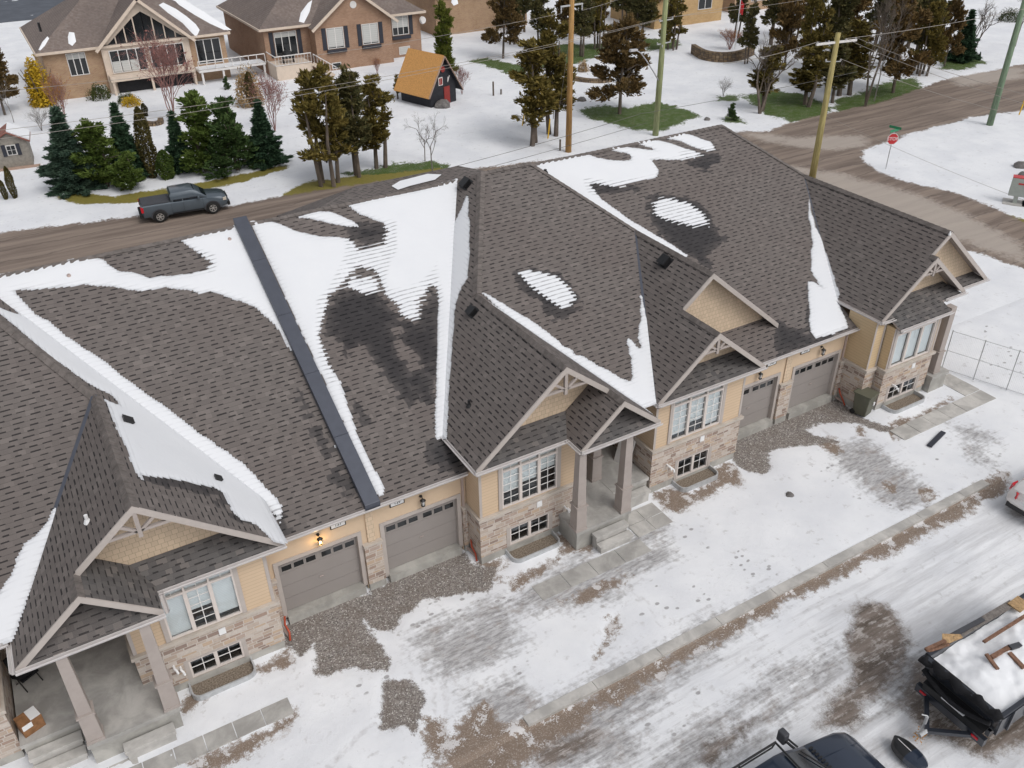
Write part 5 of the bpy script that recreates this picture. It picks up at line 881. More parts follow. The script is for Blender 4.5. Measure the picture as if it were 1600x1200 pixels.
def cards(P, size, asp, rng, up=.0, jit=.8, D=None):
    """many small leaf sprays, one tiny blade each, scattered through the crown volume; D = growth directions"""
    size = size*.23; n = len(P); a = rng.normal(size=(n, 3)); a[:, 2] = a[:, 2]*.5+up
    if D is not None: a = a*.42+D/(np.linalg.norm(D, axis=1)[:, None]+1e-9)
    a /= np.linalg.norm(a, axis=1)[:, None]; b = np.cross(a, rng.normal(size=(n, 3))); b /= np.linalg.norm(b, axis=1)[:, None]+1e-9
    s = size*(1-jit/2+jit*rng.rand(n)**1.5*1.6)[:, None]; a = a*s*asp; b = b*s; V = np.stack([P-a-b*.35, P+b*.8-a*.1, P+a+b*.05, P-b*.7+a*.2], 1).reshape(-1, 3); return V
def foliage(name, V, mat, parent):
    me = bpy.data.meshes.new(name); n = len(V)//4; me.vertices.add(len(V)); me.vertices.foreach_set('co', V.astype(np.float32).ravel()); me.loops.add(n*4); me.loops.foreach_set('vertex_index', np.arange(n*4, dtype=np.int32)); me.polygons.add(n); me.polygons.foreach_set('loop_start', (np.arange(n)*4).astype(np.int32)); me.materials.append(mat); me.update(calc_edges=True)
    o = bpy.data.objects.new(name, me); COL.objects.link(o); o.parent = parent; return o
def limbs(m, p, d, L, r, depth, rng, spread=.5, n=3, k=3, droop=0.0):
    q_ = p+d*L; mid = p+d*L*.5+Vector(rng.normal(size=3)*L*.04); m.tube([p, mid, q_], [r, r*.82, r*.66], k, caps=False)
    if depth <= 0: return
    for i in range(n):
        t = .45+.55*(i+1)/n; s = p.lerp(q_, t); v = Vector(rng.normal(size=3)); v = (v-d*v.dot(d)).normalized(); e = (d*(1-spread*.55)+v*spread+Vector((0, 0, -droop+.12))).normalized(); limbs(m, s, e, L*(.55+.2*rng.rand()), r*.55, depth-1, rng, spread, n, 3, droop)
PROTO = {}
def mk_spruce(mat, seed, R=.24, n=2600, size=.045, asp=2.0, gap=.0):
    """unit height conifer: whorled, slightly drooping branches with gaps between"""
    rng = np.random.RandomState(seed); t = empty('spruce_tree'); m = MB(); m.tube([(0, 0, 0), (0, 0, .5), (0, 0, .97)], [.022, .014, .003], 6); P = []; DD = []
    k = 0; z = .05
    while z < .98:
        rr = R*(1-z)**.85*(.62+.6*rng.rand()); nb = 8 if z < .7 else 5
        for i in range(nb):
            a = 2*math.pi*(i+rng.rand()*.8)/nb; L = rr*(.75+.45*rng.rand()); c = int(6.5*n*L*(1-z*.2)/34/R*1.0)+3
            s = rng.rand(c)**.6*L; w = (L-s)*.26+.010; P.append(np.stack([np.cos(a)*s+rng.normal(size=c)*w*.5, np.sin(a)*s+rng.normal(size=c)*w*.5, z-s*.16+(s/L)**2*L*.12+rng.normal(size=c)*.008], 1)); DD.append(np.stack([np.full(c, math.cos(a))+rng.normal(size=c)*.5, np.full(c, math.sin(a))+rng.normal(size=c)*.5, rng.normal(size=c)*.15+.12], 1)); m.tube([(0, 0, z), (math.cos(a)*L*.8, math.sin(a)*L*.8, z-L*.14)], [.005, .002], 3, caps=False)
        z += .045
    m.build('trunk', M['bark'], t, world=False); P = np.concatenate(P); foliage('crown', cards(P, size, asp*1.7, rng, .25, D=np.concatenate(DD)), mat, t); S_ = P[rng.randint(len(P), size=70)]; tag(foliage('crown_snow', cards(S_[S_[:, 2] < .7]+np.array([0, 0, .008]), .034, 1.3, rng), M['snow'], t), kind='stuff'); return t
def mk_blob(mat, seed, blobs, n=3200, size=.05, asp=1.6, trunks=1, zt=.25, lean=.05, up=.3, bark='bark'):
    """irregular evergreen: clumps carried on forked limbs, sky between the clumps"""
    rng = np.random.RandomState(seed); t = empty('cedar_tree'); m = MB(); C_ = []
    for k in range(trunks):
        a = 2*math.pi*k/max(1, trunks)+rng.rand(); b0 = Vector((math.cos(a), math.sin(a), 0))*(.02*trunks if trunks > 1 else 0); top = Vector((math.cos(a)*lean*1.4, math.sin(a)*lean*1.4, .8)); m.tube([b0, b0.lerp(top, .45)+Vector(rng.normal(size=3)*.012), top], [.02, .014, .004], 6, caps=False)
    for (x, y, z, rx, rz) in blobs:
        nc = max(5, int(30*rx/.2))
        for _ in range(nc):
            v = rng.normal(size=3); v /= np.linalg.norm(v); rad = .55+.5*rng.rand(); C_.append((x+v[0]*rx*rad, y+v[1]*rx*rad, z+v[2]*rz*rad, v[0]+x*2, v[1]+y*2, v[2]*.6+.35))
        for _ in range(4): v = rng.normal(size=3)*.5; m.tube([(x*.3, y*.3, max(.1, z-rz*.7)), (x*.7+v[0]*rx*.5, y*.7+v[1]*rx*.5, z-rz*.1), (x+v[0]*rx, y+v[1]*rx, z+v[2]*rz)], [.009, .005, .002], 4, caps=False)
    C_ = np.array(C_); n = int(n*(5.0 if trunks == 1 and up > .5 else 3.5)); idx = rng.randint(len(C_), size=n); D_ = C_[idx, 3:]; tt = rng.rand(n)[:, None]; P = C_[idx, :3]+D_/np.linalg.norm(D_, axis=1)[:, None]*(tt-.6)*.05+rng.normal(size=(n, 3))*np.array([.022, .022, .014])*(1.25-tt*.9); m.build('trunk', M[bark], t, world=False); foliage('crown', cards(P, size, asp*1.35, rng, up, D=D_), mat, t); S_ = P[rng.randint(n, size=90)]; S_ = S_[S_[:, 2] < .8]+np.array([0, 0, .012]); tag(foliage('crown_snow', cards(S_, .030, 1.3, rng), M['snow'], t), kind='stuff'); return t
def rblobs(seed, n, R, z0, z1, rr=.13, rz=.1, taper=.7):
    r = random.Random(seed); o = []
    for i in range(n):
        z = z0+(z1-z0)*(i+.5)/n; w = R*(1-taper*((z-z0)/(z1-z0))**1.5); a = r.random()*6.28; d = w*math.sqrt(r.random())*.8; o.append((math.cos(a)*d, math.sin(a)*d, z, rr*(.7+.6*r.random())*(1.15-.5*(z-z0)/(z1-z0)), rz*(.8+.5*r.random())))
    return o
def mk_column(mat, seed, R=.09, n=1700, size=.03):
    n *= 4; rng = np.random.RandomState(seed); t = empty('columnar_cedar'); m = MB(); m.tube([(0, 0, 0), (0, 0, .5)], [.02, .01], 6); m.build('trunk', M['bark'], t, world=False)
    z = rng.rand(n)**.85; r = R*np.sin(np.clip((z*.93+.07), 0, 1)*math.pi)**.55*(.72+.3*rng.rand(n)); a = rng.rand(n)*6.283; r = r*(1+.18*np.sin(a*3+z*9)); foliage('crown', cards(np.stack([np.cos(a)*r, np.sin(a)*r, z*.97+.01], 1), size, 1.7, rng, .9), mat, t); return t
def mk_bare(mat, seed, depth=4, n=3, stems=1, L=.34, spread=.55, tw=None, r=.016, nm='bare_tree'):
    rng = np.random.RandomState(seed); t = empty(nm); m = MB()
    for k in range(stems):
        a = 2*math.pi*k/stems+rng.rand(); d = Vector((math.cos(a)*.25, math.sin(a)*.25, 1)).normalized() if stems > 1 else Vector((.04, .02, 1)).normalized(); limbs(m, Vector((0, 0, 0)), d, L, r/(stems**.3), depth, rng, spread, n, 4)
    if stems == 1: pass
    mx = max(v[2] for v in m.v); m.v = [(x/mx, y/mx, z/mx) for x, y, z in m.v]; m.build('trunk', M[mat], t, world=False)
    if tw is not None:
        V = np.array(m.v); s = V[rng.randint(len(V), size=900)]; s = s[s[:, 2] > .35]+rng.normal(size=(int((s[:, 2] > .35).sum()), 3))*.012; foliage('crown', cards(s, .03, 2.0, rng), tw, t)
    return t
def mk_bush(mat, seed, n=900, size=.09, flat=.6, nm='shrub'):
    n *= 3; rng = np.random.RandomState(seed); t = empty(nm); m = MB()
    for k in range(7): a = k*.9; m.tube([(0, 0, 0), (math.cos(a)*.3, math.sin(a)*.3, .7)], [.02, .006], 3, caps=False)
    m.build('trunk', M['bark'], t, world=False); v = rng.normal(size=(n, 3)); v /= np.linalg.norm(v, axis=1)[:, None]; v *= (.6+.4*rng.rand(n))[:, None]; v[:, 2] = np.abs(v[:, 2]); P = v*np.array([flat, flat, .92])*(1+.15*np.sin(v[:, :1]*9)); foliage('crown', cards(P, size, 1.6, rng, .5), mat, t); return t
PROTO['spruce'] = mk_spruce(L_spruce, 1, .26, 3600, .034); PROTO['spruce2'] = mk_spruce(leafmat('green_spruce_needles', (.025, .058, .032), (.05, .095, .05), (.10, .16, .085)), 2, .2, 3200, .034)
PROTO['pine'] = mk_blob(L_pine, 3, rblobs(3, 15, .22, .1, .92, .14, .1), 3600, .036, 1.5, 1, up=.9); PROTO['pine2'] = mk_blob(leafmat('deep_pine_needles', (.032, .065, .022), (.07, .115, .035), (.13, .19, .06)), 4, rblobs(5, 14, .24, .1, .92, .15, .1), 3400, .036, 1.5, 1, up=.9)
PROTO['cedar'] = mk_blob(L_cedar, 5, rblobs(8, 17, .26, .22, .95, .12, .08, .6), 4300, .033, 1.7, 4, lean=.1); PROTO['cedar2'] = mk_blob(L_dark, 6, rblobs(9, 16, .2, .32, .95, .11, .08, .5), 3900, .032, 1.7, 2, lean=.06)
PROTO['cedar3'] = mk_blob(L_brn, 7, rblobs(12, 20, .34, .24, .93, .13, .075, .55), 5200, .032, 1.7, 1, lean=.03); PROTO['cedar4'] = mk_blob(L_cedar, 8, rblobs(14, 13, .13, .3, .96, .085, .08, .4), 2600, .03, 1.7, 2, lean=.04)
PROTO['column'] = mk_column(leafmat('thuja_brown_scales', (.05, .045, .015), (.10, .08, .025)), 9, .10); PROTO['column2'] = mk_blob(L_col, 10, rblobs(21, 17, .13, .07, .95, .12, .08, .45), 3400, .03, 1.7, 1, up=.9); PROTO['stub'] = mk_column(leafmat('thuja_green_scales', (.03, .055, .012), (.07, .10, .02)), 11, .26, 1500, .06)
PROTO['bare'] = mk_bare('barkg', 12, 5, 3, 1, .34, .6); PROTO['bare2'] = mk_bare('bark', 13, 5, 3, 2, .3, .5, r=.022); PROTO['barered'] = mk_bare('barkr', 14, 4, 4, 5, .34, .5, tw=leafmat('red_buds', (.22, .09, .08), (.30, .15, .13)), r=.013); PROTO['barebush'] = mk_bare('barkg', 15, 3, 4, 7, .4, .6, nm='bare_shrub'); PROTO['rust'] = mk_bare('barkr', 16, 3, 4, 9, .42, .35, tw=L_rust, nm='rusty_shrub')
PROTO['yellow'] = mk_bush(L_yel, 17, 1300, .07, .24, 'yellow_shrub'); PROTO['ylow'] = mk_bush(L_yel, 18, 700, .12, .9); PROTO['bush'] = mk_bush(leafmat('boxwood', (.03, .05, .015), (.07, .08, .02)), 19, 900, .09, .8); PROTO['straw'] = mk_bush(L_pal, 20, 900, .08, .5, 'ornamental_grass')
USED = set(); ALLT = []
def plant(kind, bx, by, ytop, label, cat='tree', group=None, wide=1.0, name=None):
    p = G(bx, by); h = height_to(p, ytop); src = PROTO[kind]
    if kind in USED:
        t = src.copy(); COL.objects.link(t)
        for c in src.children: d = c.copy(); COL.objects.link(d); d.parent = t
    else: t = src; USED.add(kind)
    if name: t.name = name
    t.location = (p[0], p[1], -.03); w = h*wide; t.scale = (w, w, h); t.rotation_euler = (0, 0, random.Random(int(bx*7+by)).random()*6.28); t['label'] = label; t['category'] = cat
    if group: t['group'] = group
    ALLT.append((t, label)); return t
g1 = 'evergreens in the bed beside the back road'
plant('spruce', 122, 296, 163, 'wide blue-green spruce at the left end of the roadside evergreen bed', group=g1, wide=1.35); plant('pine', 168, 292, 183, 'bright green bushy pine beside the blue-green spruce', group=g1, wide=1.5); plant('pine', 205, 298, 236, 'low bright green pine in front of the dark spruce in the bed', group=g1, wide=1.5)
plant('spruce2', 207, 280, 156, 'slim dark spruce standing just left of the brown columnar cedar', group=g1, wide=1.2); plant('column', 240, 278, 164, 'tall narrow browning cedar leaning in the roadside bed', cat='cedar', wide=1.1); plant('stub', 263, 280, 233, 'short stubby clipped green cedar beside the tall brown one', cat='cedar', wide=1.05)
plant('spruce2', 287, 268, 170, 'dark spruce right of the stubby cedar, snow behind its thin top', group=g1, wide=1.2); plant('pine', 322, 268, 143, 'tallest light green pine in the middle of the roadside bed', group=g1, wide=1.25); plant('pine2', 372, 266, 150, 'deep green pine right of the tallest light pine', group=g1, wide=1.3); plant('spruce2', 418, 258, 152, 'dark spruce closing the right end of the evergreen bed', group=g1, wide=1.4); plant('pine2', 345, 274, 215, 'low dense pine at the foot of the tallest light pine', group=g1, wide=1.7)
plant('cedar', 515, 288, 100, 'large golden-brown cedar with four trunks on the grass by the road', wide=1.0); plant('cedar2', 560, 275, 108, 'dark cedar with gaps, just right of the golden-brown four-trunk cedar', wide=1.0); plant('cedar4', 595, 262, 118, 'thin greyish cedar on two bare trunks left of the small bare tree', wide=1.3)
plant('bare', 664, 252, 168, 'small bare tree in the snow in front of the orange playhouse', wide=.8); plant('bare', 676, 268, 165, 'thin bare sapling beside the roof edge below the playhouse', wide=.6); plant('cedar4', 622, 155, 115, 'small dark cedar hugging the left corner of the orange roof', wide=1.0)
plant('column2', 697, 118, 2, 'dense yellow-green upright cedar behind the orange playhouse', wide=.85); plant('cedar3', 786, 92, -40, 'big dark brown cedar with crown cut by the top of the photo', wide=.8); plant('cedar2', 800, 70, -45, 'dark cedar just behind the big brown one', wide=.8); plant('cedar2', 845, 78, -35, 'dark green cedar between the big brown cedar and the wooden pole', wide=.9)
plant('cedar4', 832, 226, 62, 'spindly grey-green cedar on a thin trunk left of the wooden pole', wide=1.4); plant('cedar4', 862, 212, 22, 'tall thin cedar with a yellow guy guard at its foot', wide=1.1); plant('cedar3', 968, 178, 22, 'broad reddish-brown cedar on a bare trunk over the round grass patch', wide=1.05)
plant('cedar2', 908, 88, -30, 'slim dark cedar right of the wooden pole top', wide=.9); plant('cedar', 935, 76, -40, 'olive cedar behind the broad reddish-brown cedar', wide=.8); plant('cedar2', 1000, 66, -40, 'dark cedar behind the green utility pole', wide=1.0); plant('cedar', 1050, 78, -20, 'olive-brown cedar left of the curved stone wall', wide=.9); plant('cedar3', 890, 60, -50, 'dark cedar behind the crossarm of the wooden pole', wide=.75)
for i_, (bx_, by_, ty_, k_, w_, lb_) in enumerate([(820, 50, -60, 'cedar2', .9, 'dark cedar in the back row, directly left of the wooden pole top'), (925, 52, -60, 'cedar3', .8, 'brown cedar in the back row, right of the wooden pole crossarm'), (975, 48, -60, 'cedar2', 1.0, 'dark green cedar in the back row, left of the green pole bracket'), (1022, 44, -60, 'cedar', .9, 'olive cedar in the back row, hidden by the green pole'), (1070, 30, -60, 'cedar2', .8, 'dark cedar in front of the yellow brick house wall'), (1150, 60, -30, 'cedar2', .9, 'dark cedar immediately right of the flagpole'), (1205, 70, -60, 'cedar2', 1.0, 'dark cedar behind the bare forked tree'), (1245, 60, -60, 'cedar3', .8, 'brown cedar high behind the junction pole, left side'), (1330, 90, -60, 'cedar3', .8, 'brown cedar behind the pale thick bare trunk'), (1370, 80, -60, 'cedar2', .9, 'dark cedar filling the gap right of the pale trunk'), (1410, 75, -60, 'cedar', .9, 'olive cedar behind the large brown cedar by the road'), (1455, 70, -50, 'cedar2', .9, 'dark cedar at the back of the roadside thicket, right part'), (1320, 150, 30, 'cedar4', 2.0, 'loose low cedar over the roadside grass, right of the junction pole')]): plant(k_, bx_, by_, ty_, lb_, wide=w_, group='dark cedars in the back row')
plant('bare2', 1187, 178, 45, 'bare forked tree with dark twigs right of the stone wall', wide=.9); plant('cedar4', 1193, 172, 70, 'thin grey-green cedar tangled with the bare forked tree', wide=1.6); plant('cedar2', 1165, 100, 5, 'dark cedar beside the flagpole', wide=.8); plant('cedar3', 1225, 110, -30, 'large dark cedar left of the bare pole at the junction', wide=.75); plant('cedar', 1260, 128, -20, 'olive cedar just left of the leaning wooden pole', wide=.8); plant('cedar4', 1262, 165, 70, 'low loose cedar over the grass beside the junction pole', wide=2.0); plant('cedar2', 1300, 110, -40, 'dark cedar behind the crossarm of the junction pole', wide=1.0)
plant('cedar2', 1295, 160, 60, 'dark bushy cedar right of the junction pole near the road', wide=1.5); plant('bare2', 1352, 166, -60, 'tall bare deciduous tree with pale thick trunk beside the road', wide=.5); plant('bare', 1366, 158, -20, 'bare tree right behind the pale thick trunk', wide=.4); plant('cedar3', 1395, 145, -30, 'large brown cedar right of the tall bare tree', wide=.8); plant('cedar2', 1425, 110, -40, 'dark cedar behind the large brown cedar by the road', wide=.9)
plant('cedar', 1440, 118, 0, 'olive cedar at the right of the roadside thicket', wide=.9); plant('cedar3', 1475, 104, -10, 'brown cedar standing over the last grass patch', wide=.6); plant('spruce2', 1500, 95, 12, 'dark spruce next to the snowy slope on the right', wide=1.5); plant('bare2', 1520, 84, -10, 'bare grey tree with fine twigs at the right end of the thicket', wide=.8); plant('bush', 1575, 33, 10, 'round olive bush left of the far green pole', 'shrub', wide=1.0, name='round_bush'); plant('bare', 1586, 73, -40, 'bare dark trunk right beside the far green pole', wide=.5); plant('spruce2', 1529, 94, 80, 'tiny spruce on the snowy verge at right', wide=1.2)
plant('cedar3', 8, 180, 55, 'brown cedar cut by the left edge of the photo', wide=.9); plant('bare', 22, 192, 120, 'bare trunk leaning behind the little grey shed', wide=.5); plant('yellow', 70, 165, 84, 'tall yellow shrub against the corner of the brick house', 'shrub', wide=1.0); plant('rust', 105, 205, 100, 'rusty orange leafless shrub in front of the buff brick house', 'shrub', wide=.6); plant('barebush', 66, 205, 165, 'grey leafless shrub left of the rusty one', 'shrub', wide=1.0)
plant('barered', 272, 190, 35, 'reddish leafless ornamental tree in front of the triangular windows', wide=.75); plant('straw', 392, 165, 98, 'drooping straw-coloured ornamental grass at the white deck', 'grass clump', wide=.7); plant('column', 396, 168, 110, 'narrow dark cedar behind the straw grass', 'cedar', wide=1.3); plant('bush', 157, 155, 128, 'dark round yew below the basement window', 'shrub', wide=.9, name='round_bush'); plant('bush', 200, 160, 143, 'low dark bush behind the small yellow one', 'shrub', wide=1.3, name='round_bush'); plant('ylow', 206, 165, 147, 'small bright yellow bush near the patio of the triangular-window house', 'shrub', wide=1.0, name='yellow_shrub'); plant('column', 228, 182, 160, 'small brown cone-shaped cedar by the curved bed', 'cedar', wide=2.2)
plant('barered', 430, 205, 105, 'pale red bare tree between the two brick houses', wide=.7); plant('pine2', 355, 140, 118, 'small round pine by the deck post', wide=1.0); plant('barered', 722, 148, 100, 'thin red-stemmed sapling right of the playhouse', wide=.7); plant('cedar4', 510, 110, 95, 'small cedar below the deck stairs', wide=1.2); plant('rust', 590, 118, 84, 'dark red shrub under the gable of the shuttered house', 'shrub', wide=.8); plant('straw', 911, 112, 92, 'orange ornamental grass right of the wooden pole', 'grass clump', wide=1.0)
plant('column', 10, 312, 280, 'short brown column cedar nearest the left edge by the road', 'cedar', wide=1.4); plant('column', 24, 310, 258, 'short brown column cedar beside the roadside snow, second from the left edge', 'cedar', wide=1.1); plant('pine2', 1143, 188, 160, 'tiny pine on its own grass ring beside the road', wide=1.2); plant('barebush', 1130, 152, 118, 'small leafless shrub alone on the snow right of the green pole', 'shrub', wide=.8); plant('barebush', 860, 130, 112, 'low leafless shrub between the thin cedar and the wooden pole', 'shrub', wide=.9); plant('rust', 1140, 78, 40, 'brown leafless hedge behind the flagpole terrace', 'shrub', wide=1.6)
for k_ in PROTO:
    if k_ not in USED:
        for c in list(PROTO[k_].children): bpy.data.objects.remove(c)
        bpy.data.objects.remove(PROTO[k_])
# ------------------------------------------------------------------ poles, wires, signs
def wood(name, c): 
    m, nt, b = newmat(name, .85, .2); q = N(nt); x, y, z = q.xyz(q.objc()); n = q.noise(q.comb(q.m('MULTIPLY', x, 9), q.m('MULTIPLY', y, 9), q.m('MULTIPLY', z, .6)), 1.5, 6, .7); q.lk(q.mix(q.ramp(n, .3, .7), tuple(v*.6 for v in c), tuple(min(1, v*1.2) for v in c)), b.inputs['Base Color']); q.bump(n, .4, .02, b); return m
M['wood1'] = wood('golden_pole_wood', (.42, .25, .10)); M['wood2'] = wood('green_pole_wood', (.30, .33, .17)); M['wood3'] = wood('yellowish_pole_wood', (.38, .32, .14)); M['wood4'] = wood('far_green_pole_wood', (.20, .27, .18)); M['insul'] = plain('grey_insulator', (.42, .42, .44), .4, .5, var=.05); M['wire'] = plain('cable', (.34, .31, .28), .6, var=.1); M['wired'] = plain('dark_cable', (.12, .115, .11), .6, var=.1)
def pole(bx, by, h, mat, label, r=.19, lean=(0, 0)):
    p = G(bx, by); t = empty('utility_pole', (p[0], p[1], 0)); tag(t, label, 'utility pole', 'utility poles along the two roads'); m = MB(); m.tube([(0, 0, -.3), (lean[0]*.5, lean[1]*.5, h*.5), (lean[0], lean[1], h)], [r, r*.85, r*.68], 14); m.build('pole', M[mat], t, world=False, smooth=True); return t
def arm(t, z, L, ang=0.0, off=0.0, w=.1, ins=(-.95, .95), mat='galv', up=.16):
    c, s = math.cos(ang), math.sin(ang); m = MB(); m.beam((-c*L+off*c, -s*L+off*s, z), (c*L+off*c, s*L+off*s, z), w, w); a = m.build('crossarm', M[mat], t, world=False); pts = []
    for k in ins:
        x, y = c*L*k+off*c, s*L*k+off*s; n = MB(); n.lathe((x, y, z), [(.03, 0), (.06, up*.4), (.045, up*.6), (.06, up*.8), (.02, up)], 8); n.build('insulator', M['insul'], a, world=False); pts.append(Vector(t.location)+Vector((x, y, z+up)))
    return pts
P1 = pole(888, 238, 12.5, 'wood1', 'golden-brown wooden pole rising behind the main roof ridge', .24); z1 = height_to(G(888, 238), 8); a1 = arm(P1, z1, 1.0, .1, mat='galv', up=-.45)
P2 = pole(1024, 212, 13.0, 'wood2', 'green treated pole with the street light arm and metal brackets', .25); z2a, z2b = height_to(G(1024, 212), 32), height_to(G(1024, 212), 68); a2 = arm(P2, z2a, .75, .15, .2, .07); a2b = arm(P2, z2b, .75, .15, .15, .07); arm(P2, z2b-.2, .6, .9, .3, .06)
P3 = pole(1268, 283, 9.85, 'wood3', 'yellowish pole with white crossarm at the road junction', .24); a3 = arm(P3, height_to(G(1268, 283), 66), 1.6, math.radians(-8), 0, .13, (-.95, -.4, .45, .95), 'whitew'); a3b = arm(P3, height_to(G(1268, 283), 96), .5, math.radians(-30), 0, .05)
P4 = pole(1546, 196, 12.5, 'wood4', 'grey-green pole standing in the open snow on the right', .26)
lm = MB(); lm.tube([(-.1, -.05, 4.3), (-.85, -.2, 5.15), (-1.65, -.3, 6.05), (-2.3, -.4, 6.7), (-2.8, -.46, 6.98)], [.055, .05, .045, .04, .04], 8); la = lm.build('lamp_arm', M['insul'], P2, world=False, smooth=True); lm = MB(); lm.hexa([(-3.5, -.66, 6.98), (-2.75, -.58, 6.95), (-2.75, -.34, 6.95), (-3.5, -.38, 6.98), (-3.45, -.62, 7.16), (-2.75, -.56, 7.1), (-2.75, -.36, 7.1), (-3.45, -.42, 7.16)]); round_edges(lm.build('lamp_head', M['insul'], la, world=False), .03)
cb = MB(); cb.box(.17, -.06, 0, .25, .06, 6.2); cb.build('conduit', M['insul'], P2, world=False); cb = MB(); cb.box(.2, -.05, 0, .26, .05, 4.4); cb.build('conduit', M['insul'], P3, world=False); cb = MB(); cb.box(.22, -.05, 0, .29, .05, 5.5); cb.build('conduit', M['insul'], P4, world=False)
def wire(a, b, label, sag=.35, r=.012, mat='wire', grp='overhead wires between the poles'):
    a, b = Vector(a), Vector(b); m = MB(); pts = [a.lerp(b, i/16)+Vector((0, 0, -4*sag*(i/16)*(1-i/16))) for i in range(17)]; m.tube(pts, r, 4, caps=False); o = m.build('overhead_wire', M[mat]); tag(o, label, 'wire', grp)
def far(px, py, z): return Vector(G(px, py, z))
zA = a1[0].z; wire(far(-60, 148, zA-.6), a1[0], 'topmost long wire from the left edge to the golden pole crossarm', .5); wire(a1[1], far(1010, -18, zA+.6), 'topmost wire leaving the golden pole to the upper right', .1)
zz = z2a+.16; wire(far(-40, 208, zz-.3), a2[0], 'second wire crossing the evergreens and orange roof to the green pole', .7); wire(far(-40, 222, zz-.3), a2[1], 'third wire just below the second, ending at the green pole bracket', .7)
wire(a2[0], far(1330, -32, zz+.3), 'upper wire from green pole toward the top right', .2); wire(a2[1], far(1350, -18, zz+.3), 'lower wire from green pole toward the top right', .2)
zc = 4.6; wire(far(560, 298, zc), far(1000, 178, zc), 'dark cable low over the snow left of the green pole', .15, .014, 'wired'); wire(far(1000, 178, zc), far(1340, 112, zc), 'dark cable continuing right of the green pole', .1, .014, 'wired'); wire(far(560, 312, zc-.5), far(1010, 192, zc-.5), 'lowest dark cable left of the green pole', .15, .014, 'wired')
A3 = [Vector(p) for p in a3]; wire(A3[3], far(1640, 157, 8.6), 'upper of the two wires from the junction crossarm to the right edge', .25); wire(A3[2], far(1640, 173, 8.4), 'lower of the two wires from the junction crossarm to the right edge', .25); wire(a3b[1], far(1580, 178, 7.0), 'third wire down from the junction pole to the right', .2, .014); wire(Vector(P3.location)+Vector((.2, 0, 4.55)), far(1660, 335, 4.4), 'thin service wire from the junction pole passing over the stop sign', .2, .009); wire(A3[0], far(1130, 100, 9.0), 'wire from the junction crossarm to the left', .15, .014); wire(A3[2], far(1640, 5, 9.6), 'wire from the junction pole toward the top right corner', .2, .014)
wire(Vector(P1.location)+Vector((0, 0, z1-1.2)), G(868, 212), 'guy wire staked in the snow beside the golden pole', .02, .012, grp='guy wires')
M['yel'] = plain('yellow_guard', (.70, .42, .02), .4, .4, var=.05)
for bx, by, tx, ty, lb in ((856, 217, 862, 186, 'yellow guy wire guard at the foot of the thin cedar, nearer one'), (1592, 180, 1593, 147, 'yellow marker post in the snow right of the far pole'), (832, 208, 841, 178, 'slanted yellow guy guard left of the golden pole'), (816, 197, 826, 178, 'thin orange-brown guy guard, leftmost of the slanted ones')):
    p = G(bx, by); t = Vector((p[0], p[1], 0)); h = height_to(p, ty); q_ = Vector((p[0]+.15, p[1]-.05, h)); m = MB(); m.tube([t, t.lerp(q_, .5), q_], [.05, .055, .05], 8); o = m.build('guy_guard', M['yel']); tag(o, lb, 'guard post', 'yellow markers by the poles')
# stop sign and street name blades
p = G(1384, 265); t = empty('stop_sign', (p[0], p[1], 0), math.radians(-28)); tag(t, 'red octagonal stop sign with green street name blades at the corner', 'sign'); hS = height_to(p, 217)
M['signred'] = plain('sign_red', (.50, .03, .035), .35, .5, var=.03); M['signgreen'] = plain('sign_green', (.02, .22, .10), .35, .5, var=.05)
m = MB(); m.tube([(0, .03, 0), (0, .03, hS+.5)], .035, 8); m.build('post', M['galv'], t, world=False); R_ = .42
def octo(R, y0, y1, mat, par, nm): m = MB(); P = [(R*math.cos(math.pi/8+k*math.pi/4), y0, hS+R*math.sin(math.pi/8+k*math.pi/4)) for k in range(8)]; m.prism(P[::-1] if y1 > y0 else P, (0, y1-y0, 0)); return m.build(nm, M[mat], par, world=False)
sg = octo(R_, -.02, .0, 'white', t, 'sign_panel'); octo(R_*.93, -.026, -.021, 'signred', sg, 'red_face'); text_mesh('STOP', .33, M['white'], sg, Matrix.Translation((0, -.03, hS)) @ RX90, 'lettering')
for k, (an, s_) in enumerate(((.5, .0), (-.9, .22))):
    m = MB(); c, s = math.cos(an), math.sin(an); m.hexa([(-.45*c, -.45*s-.01, hS+.5+s_), (.45*c, .45*s-.01, hS+.5+s_), (.45*c, .45*s+.01, hS+.5+s_), (-.45*c, -.45*s+.01, hS+.5+s_), (-.45*c, -.45*s-.01, hS+.68+s_), (.45*c, .45*s-.01, hS+.68+s_), (.45*c, .45*s+.01, hS+.68+s_), (-.45*c, -.45*s+.01, hS+.68+s_)]); m.build('street_name_blade', M['signgreen'], t, world=False)
